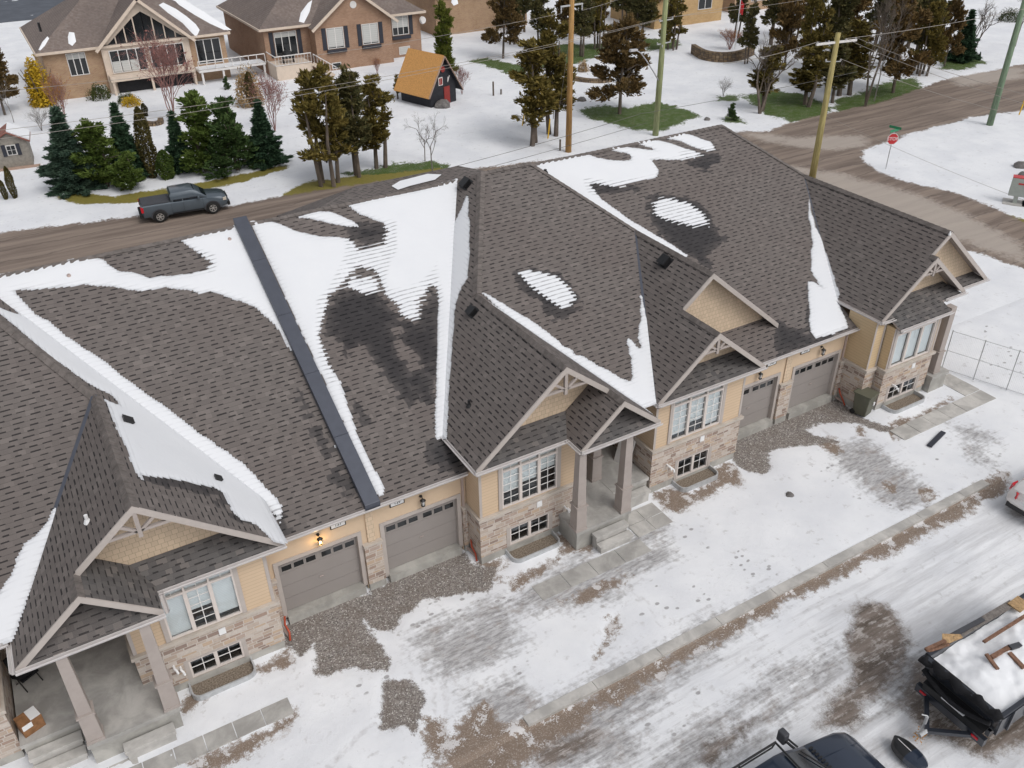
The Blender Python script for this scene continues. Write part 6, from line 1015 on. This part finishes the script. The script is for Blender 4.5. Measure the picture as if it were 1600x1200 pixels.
# community mailboxes
M['mail'] = plain('mailbox_paint', (.36, .39, .36), .5, .4, var=.06)
pb = G(1583, 318)
for k in range(3):
    t = empty('community_mailbox', (pb[0]+k*.62+.1, pb[1]-k*.98, 0), math.radians(-58)); tag(t, ['grey-green mailbox cabinet nearest the snow field, left of the pair', 'grey-green mailbox cabinet at the right edge, next to the first', 'third mailbox cabinet just past the right edge'][k], 'mailbox', 'mailbox cabinets by the side road'); m = MB(); m.box(-.5, -.28, .55, .5, .28, 1.75); o = m.build('cabinet', M['mail'], t, world=False); round_edges(o, .03)
    m = MB(); m.box(-.12, -.2, 0, .12, .2, .55); m.build('pedestal', M['mail'], t, world=False); m = MB(); m.box(-.7, -.6, -.02, .7, .6, .07); m.build('base', M['concl'], t, world=False); m = MB(); m.box(-.51, -.29, 1.75, .51, .29, 1.79); m.build('top_cap', M['signred'], t, world=False); m = MB(); m.box(-.1, -.3, 1.35, .28, -.285, 1.45); m.build('label_strip', M['signred'], t, world=False); d = MB()
    for i in range(4):
        for j in range(4): d.box(-.46+i*.235, -.292, .62+j*.16, -.46+i*.235+.215, -.281, .62+j*.16+.14)
    d.build('mail_doors', M['mail'], t, world=False)
# flagpole, small posts, rocks, shed bits
p = G(1147, 85); t = empty('flagpole', (p[0], p[1], .6)); tag(t, 'white flagpole with a drooping red flag above the stone terrace', 'flagpole'); m = MB(); m.tube([(0, 0, 0), (0, 0, 8)], [.06, .035], 8); m.build('pole', M['white'], t, world=False); m = MB()
for i in range(6): a, b = i/6, (i+1)/6; m.poly([(.05+a*.5, .08*math.sin(i*2), 4.9-a*.5), (.05+b*.5, .08*math.sin(i*2+2), 4.9-b*.5), (.05+b*.45, .08*math.sin(i*2+2), 3.6-b*.3), (.05+a*.45, .08*math.sin(i*2), 3.6-a*.3)])
m.build('flag', M['signred'], t, world=False)
for bx, by, h, w, lb in ((771, 150, 1.3, .16, 'dark wooden post in the snow right of the playhouse'), (783, 148, .5, .18, 'short pale stump beside the dark wooden post'), (875, 236, .9, .14, 'short grey post at the foot of the golden pole')):
    p = G(bx, by); m = MB(); m.tube([(p[0], p[1], -.1), (p[0], p[1], h)], [w/2*1.05, w/2], 8); o = m.build('wooden_post', M['bark'] if w < .17 else M['barkg']); tag(o, lb, 'post')
def rock(bx, by, s, lb, mat=None):
    p = G(bx, by); bm = bmesh.new(); bmesh.ops.create_icosphere(bm, subdivisions=2, radius=1); rg = random.Random(int(bx))
    for v in bm.verts: n = 1+.25*math.sin(v.co.x*3+rg.random())+.12*rg.random(); v.co = Vector((v.co.x*s*n, v.co.y*s*.8*n, v.co.z*s*.55*n))
    me = bpy.data.meshes.new('rock'); bm.to_mesh(me); bm.free(); me.materials.append(mat or M['rockm']); o = bpy.data.objects.new('rock', me); COL.objects.link(o); o.location = (p[0], p[1], s*.2); tag(o, lb, 'rock')
M['rockm'] = plain('grey_rock', (.16, .15, .145), .85, var=.3, sc=4, bump=.5)
rock(908, 158, .45, 'lone dark rock on the snow right of the golden pole'); rock(1592, 262, .5, 'dark rock in the snow above the mailboxes'); rock(1598, 276, .4, 'dark rock at the right edge just above the mailbox cabinet'); rock(1104, 188, .3, 'small dark stone on the snow right of the round grass patch'); rock(690, 168, .8, 'pile of boulders at the front of the orange playhouse'); rock(1233, 775, .17, 'small dark lump on the snow between kerb and middle driveway')
# wire panel fence at the right of the row
t = empty('wire_fence', (36.0, 0, 0)); tag(t, 'temporary wire panel fence in the snow right of the end porch', 'fence'); fA, fB, fC = Vector((36.1, -1.9, 0)), Vector((38.8, -7.2, 0)), Vector((36.1, -1.9, 0)); m = MB()
A_, B_ = Vector(G(1471, 578)), Vector(G(1625, 628)); 
for z in (.1, 1.05, 2.05): m.tube([A_+Vector((0, 0, z)), B_+Vector((0, 0, z))], .013, 6)
m.build('rail', M['galv'], t); m = MB()
for k in range(4): q_ = A_.lerp(B_, k/3); m.tube([q_, q_+Vector((0, 0, 2.1))], .025, 6)
m.build('post', M['galv'], t); m = MB()
for k in range(60): q_ = A_.lerp(B_, k/60); m.tube([q_+Vector((0, 0, .1)), q_+Vector((0, 0, 2.05))], .0022, 3, caps=False)
m.build('mesh', M['galv'], t)
# green waste bin
p = Vector(G(1353, 651)); t = empty('wheeled_bin', (p.x, p.y+.25, 0), .2); tag(t, 'olive green wheeled bin standing at the corner of the end house', 'bin'); M['bin'] = plain('olive_plastic', (.105, .105, .075), .5, .4, var=.08)
m = MB(); m.hexa([(-.26, -.28, .06), (.26, -.28, .06), (.26, .28, .06), (-.26, .28, .06), (-.34, -.36, 1.05), (.34, -.36, 1.05), (.34, .36, 1.05), (-.34, .36, 1.05)]); round_edges(m.build('body', M['bin'], t, world=False), .06, 3); m = MB(); m.box(-.37, -.4, 1.06, .37, .38, 1.13); m.tube([(-.3, .42, 1.08), (.3, .42, 1.08)], .025, 8); round_edges(m.build('lid', M['bin'], t, world=False), .03, 2)
for s in (-.25, .25): m = MB(); m.tube([(s-.03, .3, .12), (s+.03, .3, .12)], .12, 12); m.build('wheel', M['black'], t, world=False)
m = MB(); m.box(.1, -.375, .55, .22, -.345, .7); m.build('sticker', M['white'], t, world=False)
# plank lying in the snow, meters, boxes
a, b = Vector(G(1452, 697, .1)), Vector(G(1474, 675, .1)); m = MB(); m.beam(a, b, .2, .06); o = m.build('plank', M['shutter']); tag(o, 'dark plank lying on the snow in front of the end walkway', 'plank')
for u, x, y, lb in (('E', 28.12, -.45, ''), ('C', 9.9, -.55, ''), ('A', 3.22, -.6, '')):
    M['orange'] = M.get('orange') or plain('orange_plastic', (.38, .07, .035), .5, var=.1); m = MB(); m.tube([(x+.08, y+.28, .62), (x+.0, y+.1, .45), (x+.06, y-.05, .22), (x, y-.25, .06)], .035, 7); m.build('orange_hose', M['orange'], units[u], smooth=True)
p = (-3.95, -.85, .87); t = empty('parcel_box', p, .35); tag(t, 'brown printed cardboard box with white lid left on the open porch', 'box'); M['card'] = plain('brown_card', (.24, .12, .055), .7, var=.2, sc=8); m = MB(); m.box(-.28, -.22, 0, .28, .22, .45); m.build('carton', M['card'], t, world=False); m = MB(); m.box(-.26, -.225, .25, .0, -.221, .43); m.build('label_panel', M['white'], t, world=False); m = MB(); m.box(.0, -.2, .452, .27, .2, .47); m.build('flap', M['white'], t, world=False)
# folded black chair on the dark end of the left porch
M['blackcloth'] = plain('black_fabric', (.010, .010, .012), .85, var=.3, sc=6, bump=.4); t = empty('folding_chair', (-3.85, .8, .87), .5); tag(t, 'black folding chair with a dark jacket heaped on it in the porch shadow', 'chair')
m = MB(); m.box(-.25, -.25, .4, .25, .25, .46); m.build('seat', M['blackcloth'], t, world=False); m = MB(); m.hexa([(-.25, .2, .46), (.25, .2, .46), (.25, .26, .46), (-.25, .26, .46), (-.25, .36, .95), (.25, .36, .95), (.25, .42, .95), (-.25, .42, .95)]); m.build('backrest', M['blackcloth'], t, world=False)
for sx in (-.24, .24):
    for sy in (-.26, .26): m = MB(); m.tube([(sx, sy, 0), (sx, -sy*.6, .45)], .018, 6); m.build('leg', M['black'], t, world=False)
bm = bmesh.new(); bmesh.ops.create_icosphere(bm, subdivisions=3, radius=.3)
for v in bm.verts: v.co = Vector((v.co.x*1.1+.05*math.sin(v.co.z*18), v.co.y*.85+.04*math.sin(v.co.x*15), max(-.12, v.co.z*.7)+.04*math.sin(v.co.y*16)))
me = bpy.data.meshes.new('jacket'); bm.to_mesh(me); bm.free(); me.materials.append(M['blackcloth']); me.polygons.foreach_set('use_smooth', [True]*len(me.polygons)); o = bpy.data.objects.new('jacket', me); COL.objects.link(o); o.location = (-3.85, .77, 1.45); tag(o, 'crumpled black jacket heaped on the folding chair', 'jacket')
t = empty('doormat', (14.3, 1.5, .885)); tag(t, 'dark square mat in front of the pillared porch door', 'doormat'); m = MB(); m.box(-.5, -.35, 0, .5, .35, .02); m.build('mat', M['blackcloth'], t, world=False)
t = empty('leaning_panel', (16.75, .2, .87), .2); tag(t, 'white board leaning on the porch wall behind the pillars', 'board'); m = MB(); m.hexa([(-.05, -.35, 0), (0, -.35, 0), (0, .35, 0), (-.05, .35, 0), (.3, -.35, 1.1), (.35, -.35, 1.1), (.35, .35, 1.1), (.3, .35, 1.1)]); m.build('panel', M['whitew'], t, world=False)
# ------------------------------------------------------------------ vehicles
def paint(name, c, rough=.28): return plain(name, c, rough, .5, .25, var=.05, sc=1.5, coat=.6)
M['pblue'] = paint('slate_blue_paint', (.085, .108, .13)); M['pnavy'] = paint('navy_paint', (.022, .032, .055)); M['pwhite'] = paint('white_paint_car', (.72, .70, .69)); M['pblack'] = paint('black_trailer_paint', (.022, .026, .036), .4)
M['tyre'] = plain('tyre_rubber', (.018, .018, .018), .8, var=.2); M['rim'] = plain('alloy', (.55, .54, .52), .3, .5, .6, var=.05); M['cglass'] = plain('tinted_glass', (.012, .016, .022), .05, .7, var=.1); M['tail'] = plain('tail_light_red', (.50, .01, .02), .2, .5, var=.05); M['head'] = plain('headlight_glass', (.55, .50, .42), .12, .6, var=.1); M['tonneau'] = plain('tonneau_vinyl', (.06, .062, .07), .75, var=.1)
def loft(rings, mat, name, parent, smooth=True, close=True):
    """skin through cross-sections: each ring is a closed list of points"""
    m = MB(); n = len(rings[0])
    for a, b in zip(rings[:-1], rings[1:]):
        for k in range(n): j = (k+1) % n; m.poly([a[k], b[k], b[j], a[j]])
    m.poly(rings[0]); m.poly(rings[-1][::-1]); o = m.build(name, M[mat], parent, world=False, weld=True)
    if smooth:
        o.data.polygons.foreach_set('use_smooth', [True]*len(o.data.polygons))
        md = o.modifiers.new('edge', 'EDGE_SPLIT'); md.split_angle = math.radians(38)
    return o
def ring(x, hw, zb, zt, wt=.9, r=.12):
    """body cross-section across the car: half width hw, from zb to zt, narrowing to wt at the top"""
    t = hw*wt; return [(x, -hw*.93, zb), (x, hw*.93, zb), (x, hw, zb+(zt-zb)*.25), (x, hw, zb+(zt-zb)*.62), (x, t+(hw-t)*.35, zt-r*.45), (x, t*.94, zt), (x, -t*.94, zt), (x, -t-(hw-t)*.35, zt-r*.45), (x, -hw, zb+(zt-zb)*.62), (x, -hw, zb+(zt-zb)*.25)]
def wheel(t, x, y, r=.38, w=.24, spokes=6):
    s = 1 if y > 0 else -1; m = MB(); prof = [(r*.62, -w/2), (r*.93, -w/2), (r, -w*.32), (r, w*.32), (r*.93, w/2), (r*.62, w/2)]; n = 22
    for i in range(len(prof)):
        a, b = prof[i], prof[(i+1) % len(prof)]
        for k in range(n): p, q_ = 2*math.pi*k/n, 2*math.pi*(k+1)/n; m.poly([(x+a[0]*math.cos(p), y+a[1], r+a[0]*math.sin(p)), (x+b[0]*math.cos(p), y+b[1], r+b[0]*math.sin(p)), (x+b[0]*math.cos(q_), y+b[1], r+b[0]*math.sin(q_)), (x+a[0]*math.cos(q_), y+a[1], r+a[0]*math.sin(q_))])
    wh = m.build('wheel', M['tyre'], t, world=False, smooth=True); m = MB(); yo = y+s*w*.40
    for k in range(spokes): a = 2*math.pi*k/spokes; m.beam((x, yo, r), (x+r*.6*math.cos(a), yo, r+r*.6*math.sin(a)), .05, .03, up=(0, 1, 0))
    for k in range(20): p, q_ = 2*math.pi*k/20, 2*math.pi*(k+1)/20; m.beam((x+r*.58*math.cos(p), yo, r+r*.58*math.sin(p)), (x+r*.58*math.cos(q_), yo, r+r*.58*math.sin(q_)), .03, .05, up=(0, 1, 0))
    m.lathe((x, yo, r), [(.05, -.05), (.05, .05)], 8); m.build('rim', M['rim'], wh, world=False)
    d = MB(); ys = y+s*w*.2; d.tube([(x, ys-.01, r), (x, ys+.01, r)], r*.6, 16); d.build('brake_disc', M['black'], wh, world=False)
def arch(t, x, y, r, hw):
    s = 1 if y > 0 else -1; m = MB(); n = 10
    for k in range(n): a, b = math.pi*k/n, math.pi*(k+1)/n; m.poly([(x+r*math.cos(a), s*(hw+.012), .36+r*math.sin(a)), (x+r*math.cos(b), s*(hw+.012), .36+r*math.sin(b)), (x+(r+.07)*math.cos(b), s*(hw+.02), .36+(r+.07)*math.sin(b)), (x+(r+.07)*math.cos(a), s*(hw+.02), .36+(r+.07)*math.sin(a))])
    m.build('wheel_arch', M['tonneau'], t, world=False); m = MB(); m.poly([(x+r*math.cos(math.pi*k/n), s*(hw+.008), .36+r*math.sin(math.pi*k/n)) for k in range(n+1)]+[(x-r, s*(hw+.008), .2), (x+r, s*(hw+.008), .2)]); m.build('wheel_well', M['black'], t, world=False)
def sidepanel(m, pts, s): m.poly([(x, s*y, z) for x, y, z in pts] if s < 0 else [(x, s*y, z) for x, y, z in pts][::-1])
# pickup on the back road
t = empty('pickup_truck', (8.85, 37.5, 0.02), math.radians(-5)); tag(t, 'slate-blue extended-cab pickup with black bed cover driving on the back road', 'pickup truck')
b = [ring(-2.68, .80, .55, 1.12, .97), ring(-2.6, .90, .42, 1.18, .98), ring(-1.0, .92, .38, 1.18, .98), ring(1.15, .92, .36, 1.16, .96), ring(1.5, .93, .36, 1.15, .92), ring(2.3, .90, .38, 1.08, .88), ring(2.6, .82, .42, .98, .84), ring(2.72, .70, .48, .86, .84)]
loft(b, 'pblue', 'body', t)
loft([ring(-.82, .86, 1.1, 1.62, .84, .05), ring(-.72, .86, 1.1, 1.76, .80, .08), ring(.55, .86, 1.1, 1.78, .80, .08), ring(.85, .86, 1.1, 1.66, .82, .06), ring(1.42, .86, 1.1, 1.19, .95, .02)], 'pblue', 'cab', t)
m = MB()
for s in (-1, 1):
    for a, c, e, g_ in ((-.68, -.12, -.62, -.12), (-.05, 1.0, -.05, .52)): m = MB(); sidepanel(m, [(a, .885, 1.2), (c, .885, 1.2), (g_, .775, 1.66), (e, .775, 1.66)], s); m.build('side_window', M['cglass'], t, world=False)
m = MB(); m.poly([(1.42, -.72, 1.225), (1.42, .72, 1.225), (.70, .62, 1.735), (.70, -.62, 1.735)]); m.poly([(-.845, .66, 1.25), (-.845, -.66, 1.25), (-.79, -.6, 1.66), (-.79, .6, 1.66)]); m.build('windshield', M['cglass'], t, world=False)
m = MB(); m.box(-2.6, -.80, 1.17, -.86, .80, 1.235); round_edges(m.build('bed_cover', M['tonneau'], t, world=False), .03)
for x in (-1.66, 1.66):
    for y in (-.86, .86): wheel(t, x, y, .38, .25)
for x in (-1.66, 1.66):
    for y in (-1, 1): arch(t, x, y, .46, .925)
for s in (-1, 1):
    m = MB(); m.box(-2.70, s*.62, .78, -2.55, s*.925, 1.12); m.build('tail_light', M['tail'], t, world=False); m = MB(); m.box(2.38, s*.60, .78, 2.60, s*.90, .95); m.build('headlight', M['head'], t, world=False)
    m = MB(); m.hexa([(.82, s*.9, 1.18), (.98, s*.9, 1.18), (.98, s*1.1, 1.18), (.82, s*1.1, 1.18), (.84, s*.9, 1.34), (.94, s*.9, 1.34), (.94, s*1.1, 1.36), (.84, s*1.1, 1.36)]); m.build('mirror', M['pblue'], t, world=False)
    m = MB(); [m.box(xx, s*.933, .48, xx+.012, s*.937, 1.14) for xx in (-.84, -.1, 1.12)]; m.box(-.84, s*.934, .42, 1.12, s*.945, .5); m.build('door_seam', M['black'], t, world=False)
m = MB(); m.box(-2.84, -.85, .42, -2.64, .85, .62); m.build('rear_bumper', M['black'], t, world=False); m = MB(); m.box(2.62, -.82, .38, 2.80, .82, .62); m.box(2.66, -.5, .66, 2.74, .5, .92); m.build('front_bumper', M['black'], t, world=False)
# dark truck cut by the bottom edge: bonnet, windscreen, roof, tow mirror, ladder rack
t = empty('work_truck', (12.0, -13.15, -.1), 0.0); tag(t, 'dark navy truck with black ladder rack at the bottom edge', 'truck')
loft([ring(-3.3, 1.0, .5, 1.35, .97), ring(1.3, 1.02, .45, 1.34, .95), ring(1.7, 1.01, .45, 1.32, .9, .1), ring(2.5, .98, .45, 1.24, .84, .12), ring(2.85, .9, .48, 1.12, .8, .12), ring(3.05, .74, .5, .92, .8, .1)], 'pnavy', 'body', t)
loft([ring(-1.6, .95, 1.25, 1.9, .86, .06), ring(-1.4, .95, 1.25, 2.02, .84, .1), ring(.15, .95, 1.25, 2.03, .84, .1), ring(.5, .95, 1.25, 1.92, .86, .08), ring(1.42, .95, 1.25, 1.35, .96, .02)], 'pnavy', 'cab', t)
m = MB(); m.poly([(1.40, -.84, 1.385), (1.40, .84, 1.385), (.42, .74, 1.985), (.42, -.74, 1.985)]); m.build('windshield', M['cglass'], t, world=False)
m = MB(); m.poly([(1.2, -.6, 1.50), (1.2, .5, 1.50), (.95, .4, 1.66), (.95, -.5, 1.66)]); m.build('dashboard_reflection', plain('dash_grey', (.16, .17, .16), .3, var=.4, sc=6), t, world=False)
m = MB()
for s in (-1, 1):
    sidepanel(m, [(-.45, .962, 1.42), (1.05, .962, 1.42), (.45, .855, 1.88), (-.45, .855, 1.88)], s); sidepanel(m, [(-1.45, .962, 1.42), (-.55, .962, 1.42), (-.55, .855, 1.88), (-1.3, .855, 1.88)], s)
m.build('side_window', M['cglass'], t, world=False); m = MB()
for k in range(16): m.box(1.47+.012*(k % 2), -.82+k*.105, 1.345, 1.60, -.76+k*.105, 1.362)
m.build('cowl_grille', M['black'], t, world=False); m = MB(); m.beam((1.45, .1, 1.40), (1.05, .75, 1.66), .03, .03); m.beam((1.45, -.7, 1.40), (1.05, -.1, 1.66), .03, .03); m.build('wiper', M['black'], t, world=False)
m = MB(); m.beam((1.65, -.45, 1.355), (2.8, -.34, 1.18), .012, .012); m.beam((1.65, .45, 1.355), (2.8, .34, 1.18), .012, .012); m.build('bonnet_crease', M['pnavy'], t, world=False)
for s in (-1, 1):
    m = MB(); m.beam((1.12, s*.95, 1.42), (1.05, s*1.25, 1.46), .05, .05); m.beam((1.22, s*.95, 1.42), (1.15, s*1.25, 1.46), .04, .04); o = m.build('mirror_arm', M['black'], t, world=False); m = MB(); m.box(.98, s*1.22, 1.3, 1.18, s*1.48, 1.68); round_edges(m.build('mirror', M['tonneau'], t, world=False), .06, 3)
    m = MB(); m.tube([(-3.2, s*.98, 2.28), (.3, s*.98, 2.28)], .03, 8); m.tube([(-3.2, s*.98, 2.12), (.2, s*.98, 2.12), (.3, s*.98, 2.28)], .022, 8); m.tube([(-.9, s*.98, 2.12), (-.9, s*.98, 2.28)], .02, 6); [m.tube([(xx, s*.98, 2.12), (xx, s*.9, 1.35)], .03, 6) for xx in (-2.2, -3.1)]; m.build('rack_rail', M['black'], t, world=False)
for xx in (.28, -1.5, -3.1): m = MB(); m.tube([(xx, -.98, 2.28), (xx, .98, 2.28)], .028, 8); m.build('rack_crossbar', M['black'], t, world=False)
for x in (-2.1, 2.0):
    for y in (-.86, .86): wheel(t, x, y, .42, .28)
# white car, only its tail corner is in view
t = empty('white_car', (30.35, -9.1, 0), math.radians(1)); tag(t, 'white car cut by the right edge, rear corner and red tail light showing', 'car')
loft([ring(-2.5, .62, .42, .86, .85, .1), ring(-2.42, .80, .34, 1.0, .84, .12), ring(-2.1, .88, .28, 1.08, .82, .12), ring(-1.3, .92, .26, 1.1, .86), ring(1.1, .92, .26, 1.02, .88), ring(2.1, .86, .3, .88, .84), ring(2.4, .7, .34, .72, .84)], 'pwhite', 'body', t)
loft([ring(-1.75, .80, 1.0, 1.1, .9, .02), ring(-1.0, .80, 1.0, 1.46, .76, .06), ring(.2, .8, 1.0, 1.48, .76, .06), ring(1.2, .8, .95, 1.05, .9, .02)], 'pwhite', 'cabin', t)
m = MB(); m.poly([(-1.72, .66, 1.13), (-1.72, -.66, 1.13), (-1.06, -.58, 1.45), (-1.06, .58, 1.45)]); [sidepanel(m, [(-1.3, .81, 1.1), (.9, .81, 1.1), (.3, .66, 1.42), (-.9, .66, 1.42)], s) for s in (-1, 1)]; m.build('window', M['cglass'], t, world=False)
for s in (-1, 1): m = MB(); m.hexa([(-2.57, s*.42, .72), (-2.16, s*.93, .72), (-1.9, s*.9, .72), (-2.3, s*.42, .72), (-2.54, s*.42, .95), (-2.14, s*.90, .98), (-1.86, s*.87, 1.0), (-2.3, s*.42, .97)]); m.build('tail_light', M['tail'], t, world=False)
m = MB(); m.box(-2.52, -.7, .24, -2.3, .7, .42); m.build('rear_bumper', M['black'], t, world=False); m = MB(); m.box(-2.53, -.26, .62, -2.50, .26, .76); m.build('licence_plate', M['white'], t, world=False)
for x in (-1.5, 1.5):
    for y in (-.8, .8): wheel(t, x, y, .33, .2)
# black dump trailer heaped with snow and boards
t = empty('dump_trailer', (20.7, -13.3, 0)); tag(t, 'black open trailer heaped with snow and broken boards in a brown puddle', 'trailer'); X0, X1, Y0, Y1, ZB, ZT = -2.6, 3.0, -1.13, 1.13, .85, 1.72
m = MB(); m.hexa([(X0+.35, Y0, ZB), (X0+.43, Y0, ZB), (X0+.43, Y1, ZB), (X0+.35, Y1, ZB), (X0, Y0, ZT), (X0+.08, Y0, ZT), (X0+.08, Y1, ZT), (X0, Y1, ZT)]); m.box(X0+.2, Y0-.03, ZB, X1, Y0+.04, ZT); m.box(X0+.2, Y1-.04, ZB, X1, Y1+.03, ZT); m.box(X1-.06, Y0, ZB, X1, Y1, ZT); m.box(X0+.35, Y0, ZB-.08, X1, Y1, ZB); m.build('body', M['pblack'], t, world=False)
m = MB(); m.box(X0-.05, Y0-.07, ZT-.05, X0+.11, Y1+.07, ZT+.05); m.box(X0+.11, Y0-.07, ZT-.05, X1, Y0+.05, ZT+.05); m.box(X0+.11, Y1-.05, ZT-.05, X1, Y1+.07, ZT+.05); round_edges(m.build('top_rail', M['pblack'], t, world=False), .02)
for k in range(6): [(lambda q_: q_.build('stake', M['pblack'], t, world=False))(MB().box(X0+.6+k*.85, a_, ZB, X0+.68+k*.85, a_+.06, ZT-.05)) for a_ in (Y1+.03, Y0-.09)]
m = MB(); m.box(X0+.3, -.98, .5, X1, -.86, .72); m.box(X0+.3, .86, .5, X1, .98, .72); m.box(X0-.1, -1.08, .48, X0+.05, 1.08, .74); m.beam((X0-.1, -.7, .56), (X0-.95, 0, .5), .12, .12); m.beam((X0-.1, .7, .56), (X0-.95, 0, .5), .12, .12); m.build('chassis', M['pblack'], t, world=False)
m = MB(); m.tube([(X0-.95, 0, .5), (X0-1.25, 0, .5)], .06, 8); m.tube([(X0-.85, .16, .05), (X0-.85, .16, .85)], .045, 8); m.tube([(X0-.85, .16, .88), (X0-.98, .26, .92)], .02, 6); m.build('hitch', M['galv'], t, world=False)
m = MB(); m.hexa([(X0-.08, -.9, .74), (X0+.28, -.9, .74), (X0+.28, .9, .74), (X0-.08, .9, .74), (X0-.02, -.95, .9), (X0+.28, -.95, 1.0), (X0+.28, .95, 1.0), (X0-.02, .95, .9)]); m.build('storage_tray', M['black'], t, world=False); m = MB(); m.box(X0-.06, -.35, .905, X0+.12, .35, .94); m.build('tray_snow', M['snow'], t, world=False)
m = MB(); pts_ = [(X0-.02+.05*math.sin(k*1.7), Y0-.05+(Y1-Y0+.1)*k/14, ZT-.02+.05*math.sin(k*2.3)-.03*math.cos(k)) for k in range(15)]; m.tube(pts_, [.13+.035*math.sin(k*1.9) for k in range(15)], 10); m.build('rolled_tarp', M['blackcloth'], t, world=False, smooth=True)
m = MB(); pts_ = [(X0-.10-.10*math.sin(math.pi*k/10), Y0+.1+(Y1-Y0-.2)*k/10, ZT-.30-.22*math.sin(math.pi*k/10)) for k in range(11)]; m.tube(pts_, .075, 8); m.build('tarp_fold', M['blackcloth'], t, world=False, smooth=True)
for y in (-.82, .82): m = MB(); m.box(X0-.125, y-.1, .58, X0-.10, y+.1, .65); m.build('marker_light', M['tail'], t, world=False)
for x in (.1, .95):
    for y in (-1.28, 1.28): wheel(t, x, y, .36, .22, 5)
for y in (-1.28, 1.28): m = MB(); m.beam((-.45, y, .84), (1.5, y, .84), .28, .04); m.build('mudguard', M['pblack'], t, world=False)
xs = np.arange(X0+.1, X1-.05, .07); ys = np.arange(Y0+.04, Y1-.03, .07); XX, YY = np.meshgrid(xs, ys); ZZ = 1.52+.26*np.exp(-((XX+1.3)**2/1.6+(YY+.1)**2/.8))+.2*np.exp(-((XX-1.3)**2/2+(YY-.2)**2/.9))+fbm(XX*1.6, YY*1.6, 44)*.34+fbm(XX*5, YY*5, 45)*.12; o = grid_mesh('snow_load', XX, YY, ZZ, {}, np.ones((len(ys)-1, len(xs)-1), bool), M['snow']); del o['kind']; o.location = t.location; tag(o, 'snow heaped inside the black trailer around the broken boards', 'snow heap')
M['board'] = wood('old_board', (.22, .125, .085)); M['ply'] = wood('tan_board', (.42, .28, .15)); M['greyb'] = wood('grey_board', (.20, .18, .165))
for k, (a, b, w, h, mt, lb) in enumerate([((1537, 1003), (1602, 962), .09, .05, 'board', 'long thin red-brown board lying across the trailer snow'), ((1541, 1022), (1559, 1046), .1, .06, 'board', 'short board end slanting down in the trailer snow'), ((1549, 1027), (1579, 1010), .12, .06, 'board', 'thicker brown board meeting the short slanting one'), ((1577, 1020), (1600, 1044), .12, .07, 'board', 'brown board at the right edge of the trailer load'), ((1578, 1012), (1594, 1007), .14, .08, 'tonneau', 'black sleeve lying at the end of the brown board')]):
    p, q_ = Vector(G(*a, 1.84)), Vector(G(*b, 1.80)); m = MB(); m.beam(p, q_, w, h); o = m.build('scrap_board', M[mt]); tag(o, lb, 'board', 'scrap boards in the trailer')
for k, (a, b, w, mt, z, lb) in enumerate([((1486, 994), (1536, 967), .14, 'tonneau', 1.86, 'dark strip of cladding outside the left trailer rail'), ((1494, 994), (1582, 942), .22, 'greyb', 1.80, 'long grey board along the left rail of the trailer'), ((1584, 950), (1600, 938), .4, 'ply', 1.84, 'tan board by the far left corner of the load')]):
    p, q_ = Vector(G(*a, z)), Vector(G(*b, z)); m = MB(); m.beam(p, q_, w, .05); o = m.build('scrap_board', M[mt]); tag(o, lb, 'board', 'scrap boards in the trailer')
m = MB(); A_ = [Vector(G(1472, 991, 1.92)), Vector(G(1472, 1010, 1.78)), Vector(G(1504, 997, 1.82)), Vector(G(1500, 992, 1.9))]; m.prism([tuple(p) for p in A_], (0, 0, .03)); o = m.build('plywood_piece', M['ply']); tag(o, 'triangular tan plywood piece at the front left corner of the trailer', 'board')
m = MB(); p = Vector(G(1468, 1012, 1.8)); m.tube([p+Vector((-.35, .1, -.05)), p, p+Vector((.25, -.1, .1))], .05, 6); m.beam(p+Vector((-.4, .15, 0)), p+Vector((.3, .05, .05)), .1, .08); o = m.build('branch_bundle', M['board']); tag(o, 'short broken timber ends poking over the trailer front rail', 'board')
# dark oval sled lying on the snow
c0, c1 = Vector(G(1396, 1154, .15)), Vector(G(1447, 1203, .15)); d = (c1-c0); L = d.length; t = empty('oval_sled', ((c0+c1)/2).to_tuple(), math.atan2(d.y, d.x)); tag(t, 'dark oval shell with blue-grey lower half lying on the snow beside the truck bonnet', 'sled')
def oval(x0, x1, h, mat, nm, zb=-.12, w=.28):
    rs = []
    for k in range(9):
        x = x0+(x1-x0)*k/8; u = (x/(L/2)); ww = w*math.sqrt(max(.02, 1-abs(u)**2.6)); rs.append([(x, -ww, zb), (x, ww, zb), (x, ww*.96, h*.5), (x, ww*.6, h), (x, -ww*.6, h), (x, -ww*.96, h*.5)])
    return loft(rs, mat, nm, t)
oval(-L/2, .02, .14, 'black', 'black_half'); oval(.02, L/2, .145, 'pnavy', 'blue_half'); m = MB(); m.box(-L/2+.12, -.01, .142, .02, .005, .15); m.build('seam_line', M['white'], t, world=False)
# roadside leaf litter beside the sled
rng = np.random.RandomState(5); p = np.array(G(1437, 1152)); P = p+rng.normal(size=(90, 3))*np.array([.12, .1, .03])+np.array([0, 0, .06]); o = foliage('fallen_leaves', cards(P, .09, 1.2, rng), leafmat('orange_leaves', (.40, .17, .03), (.5, .28, .07)), None); tag(o, 'small heap of orange-brown leaves at the trailer hitch', 'leaf litter', kind='stuff')
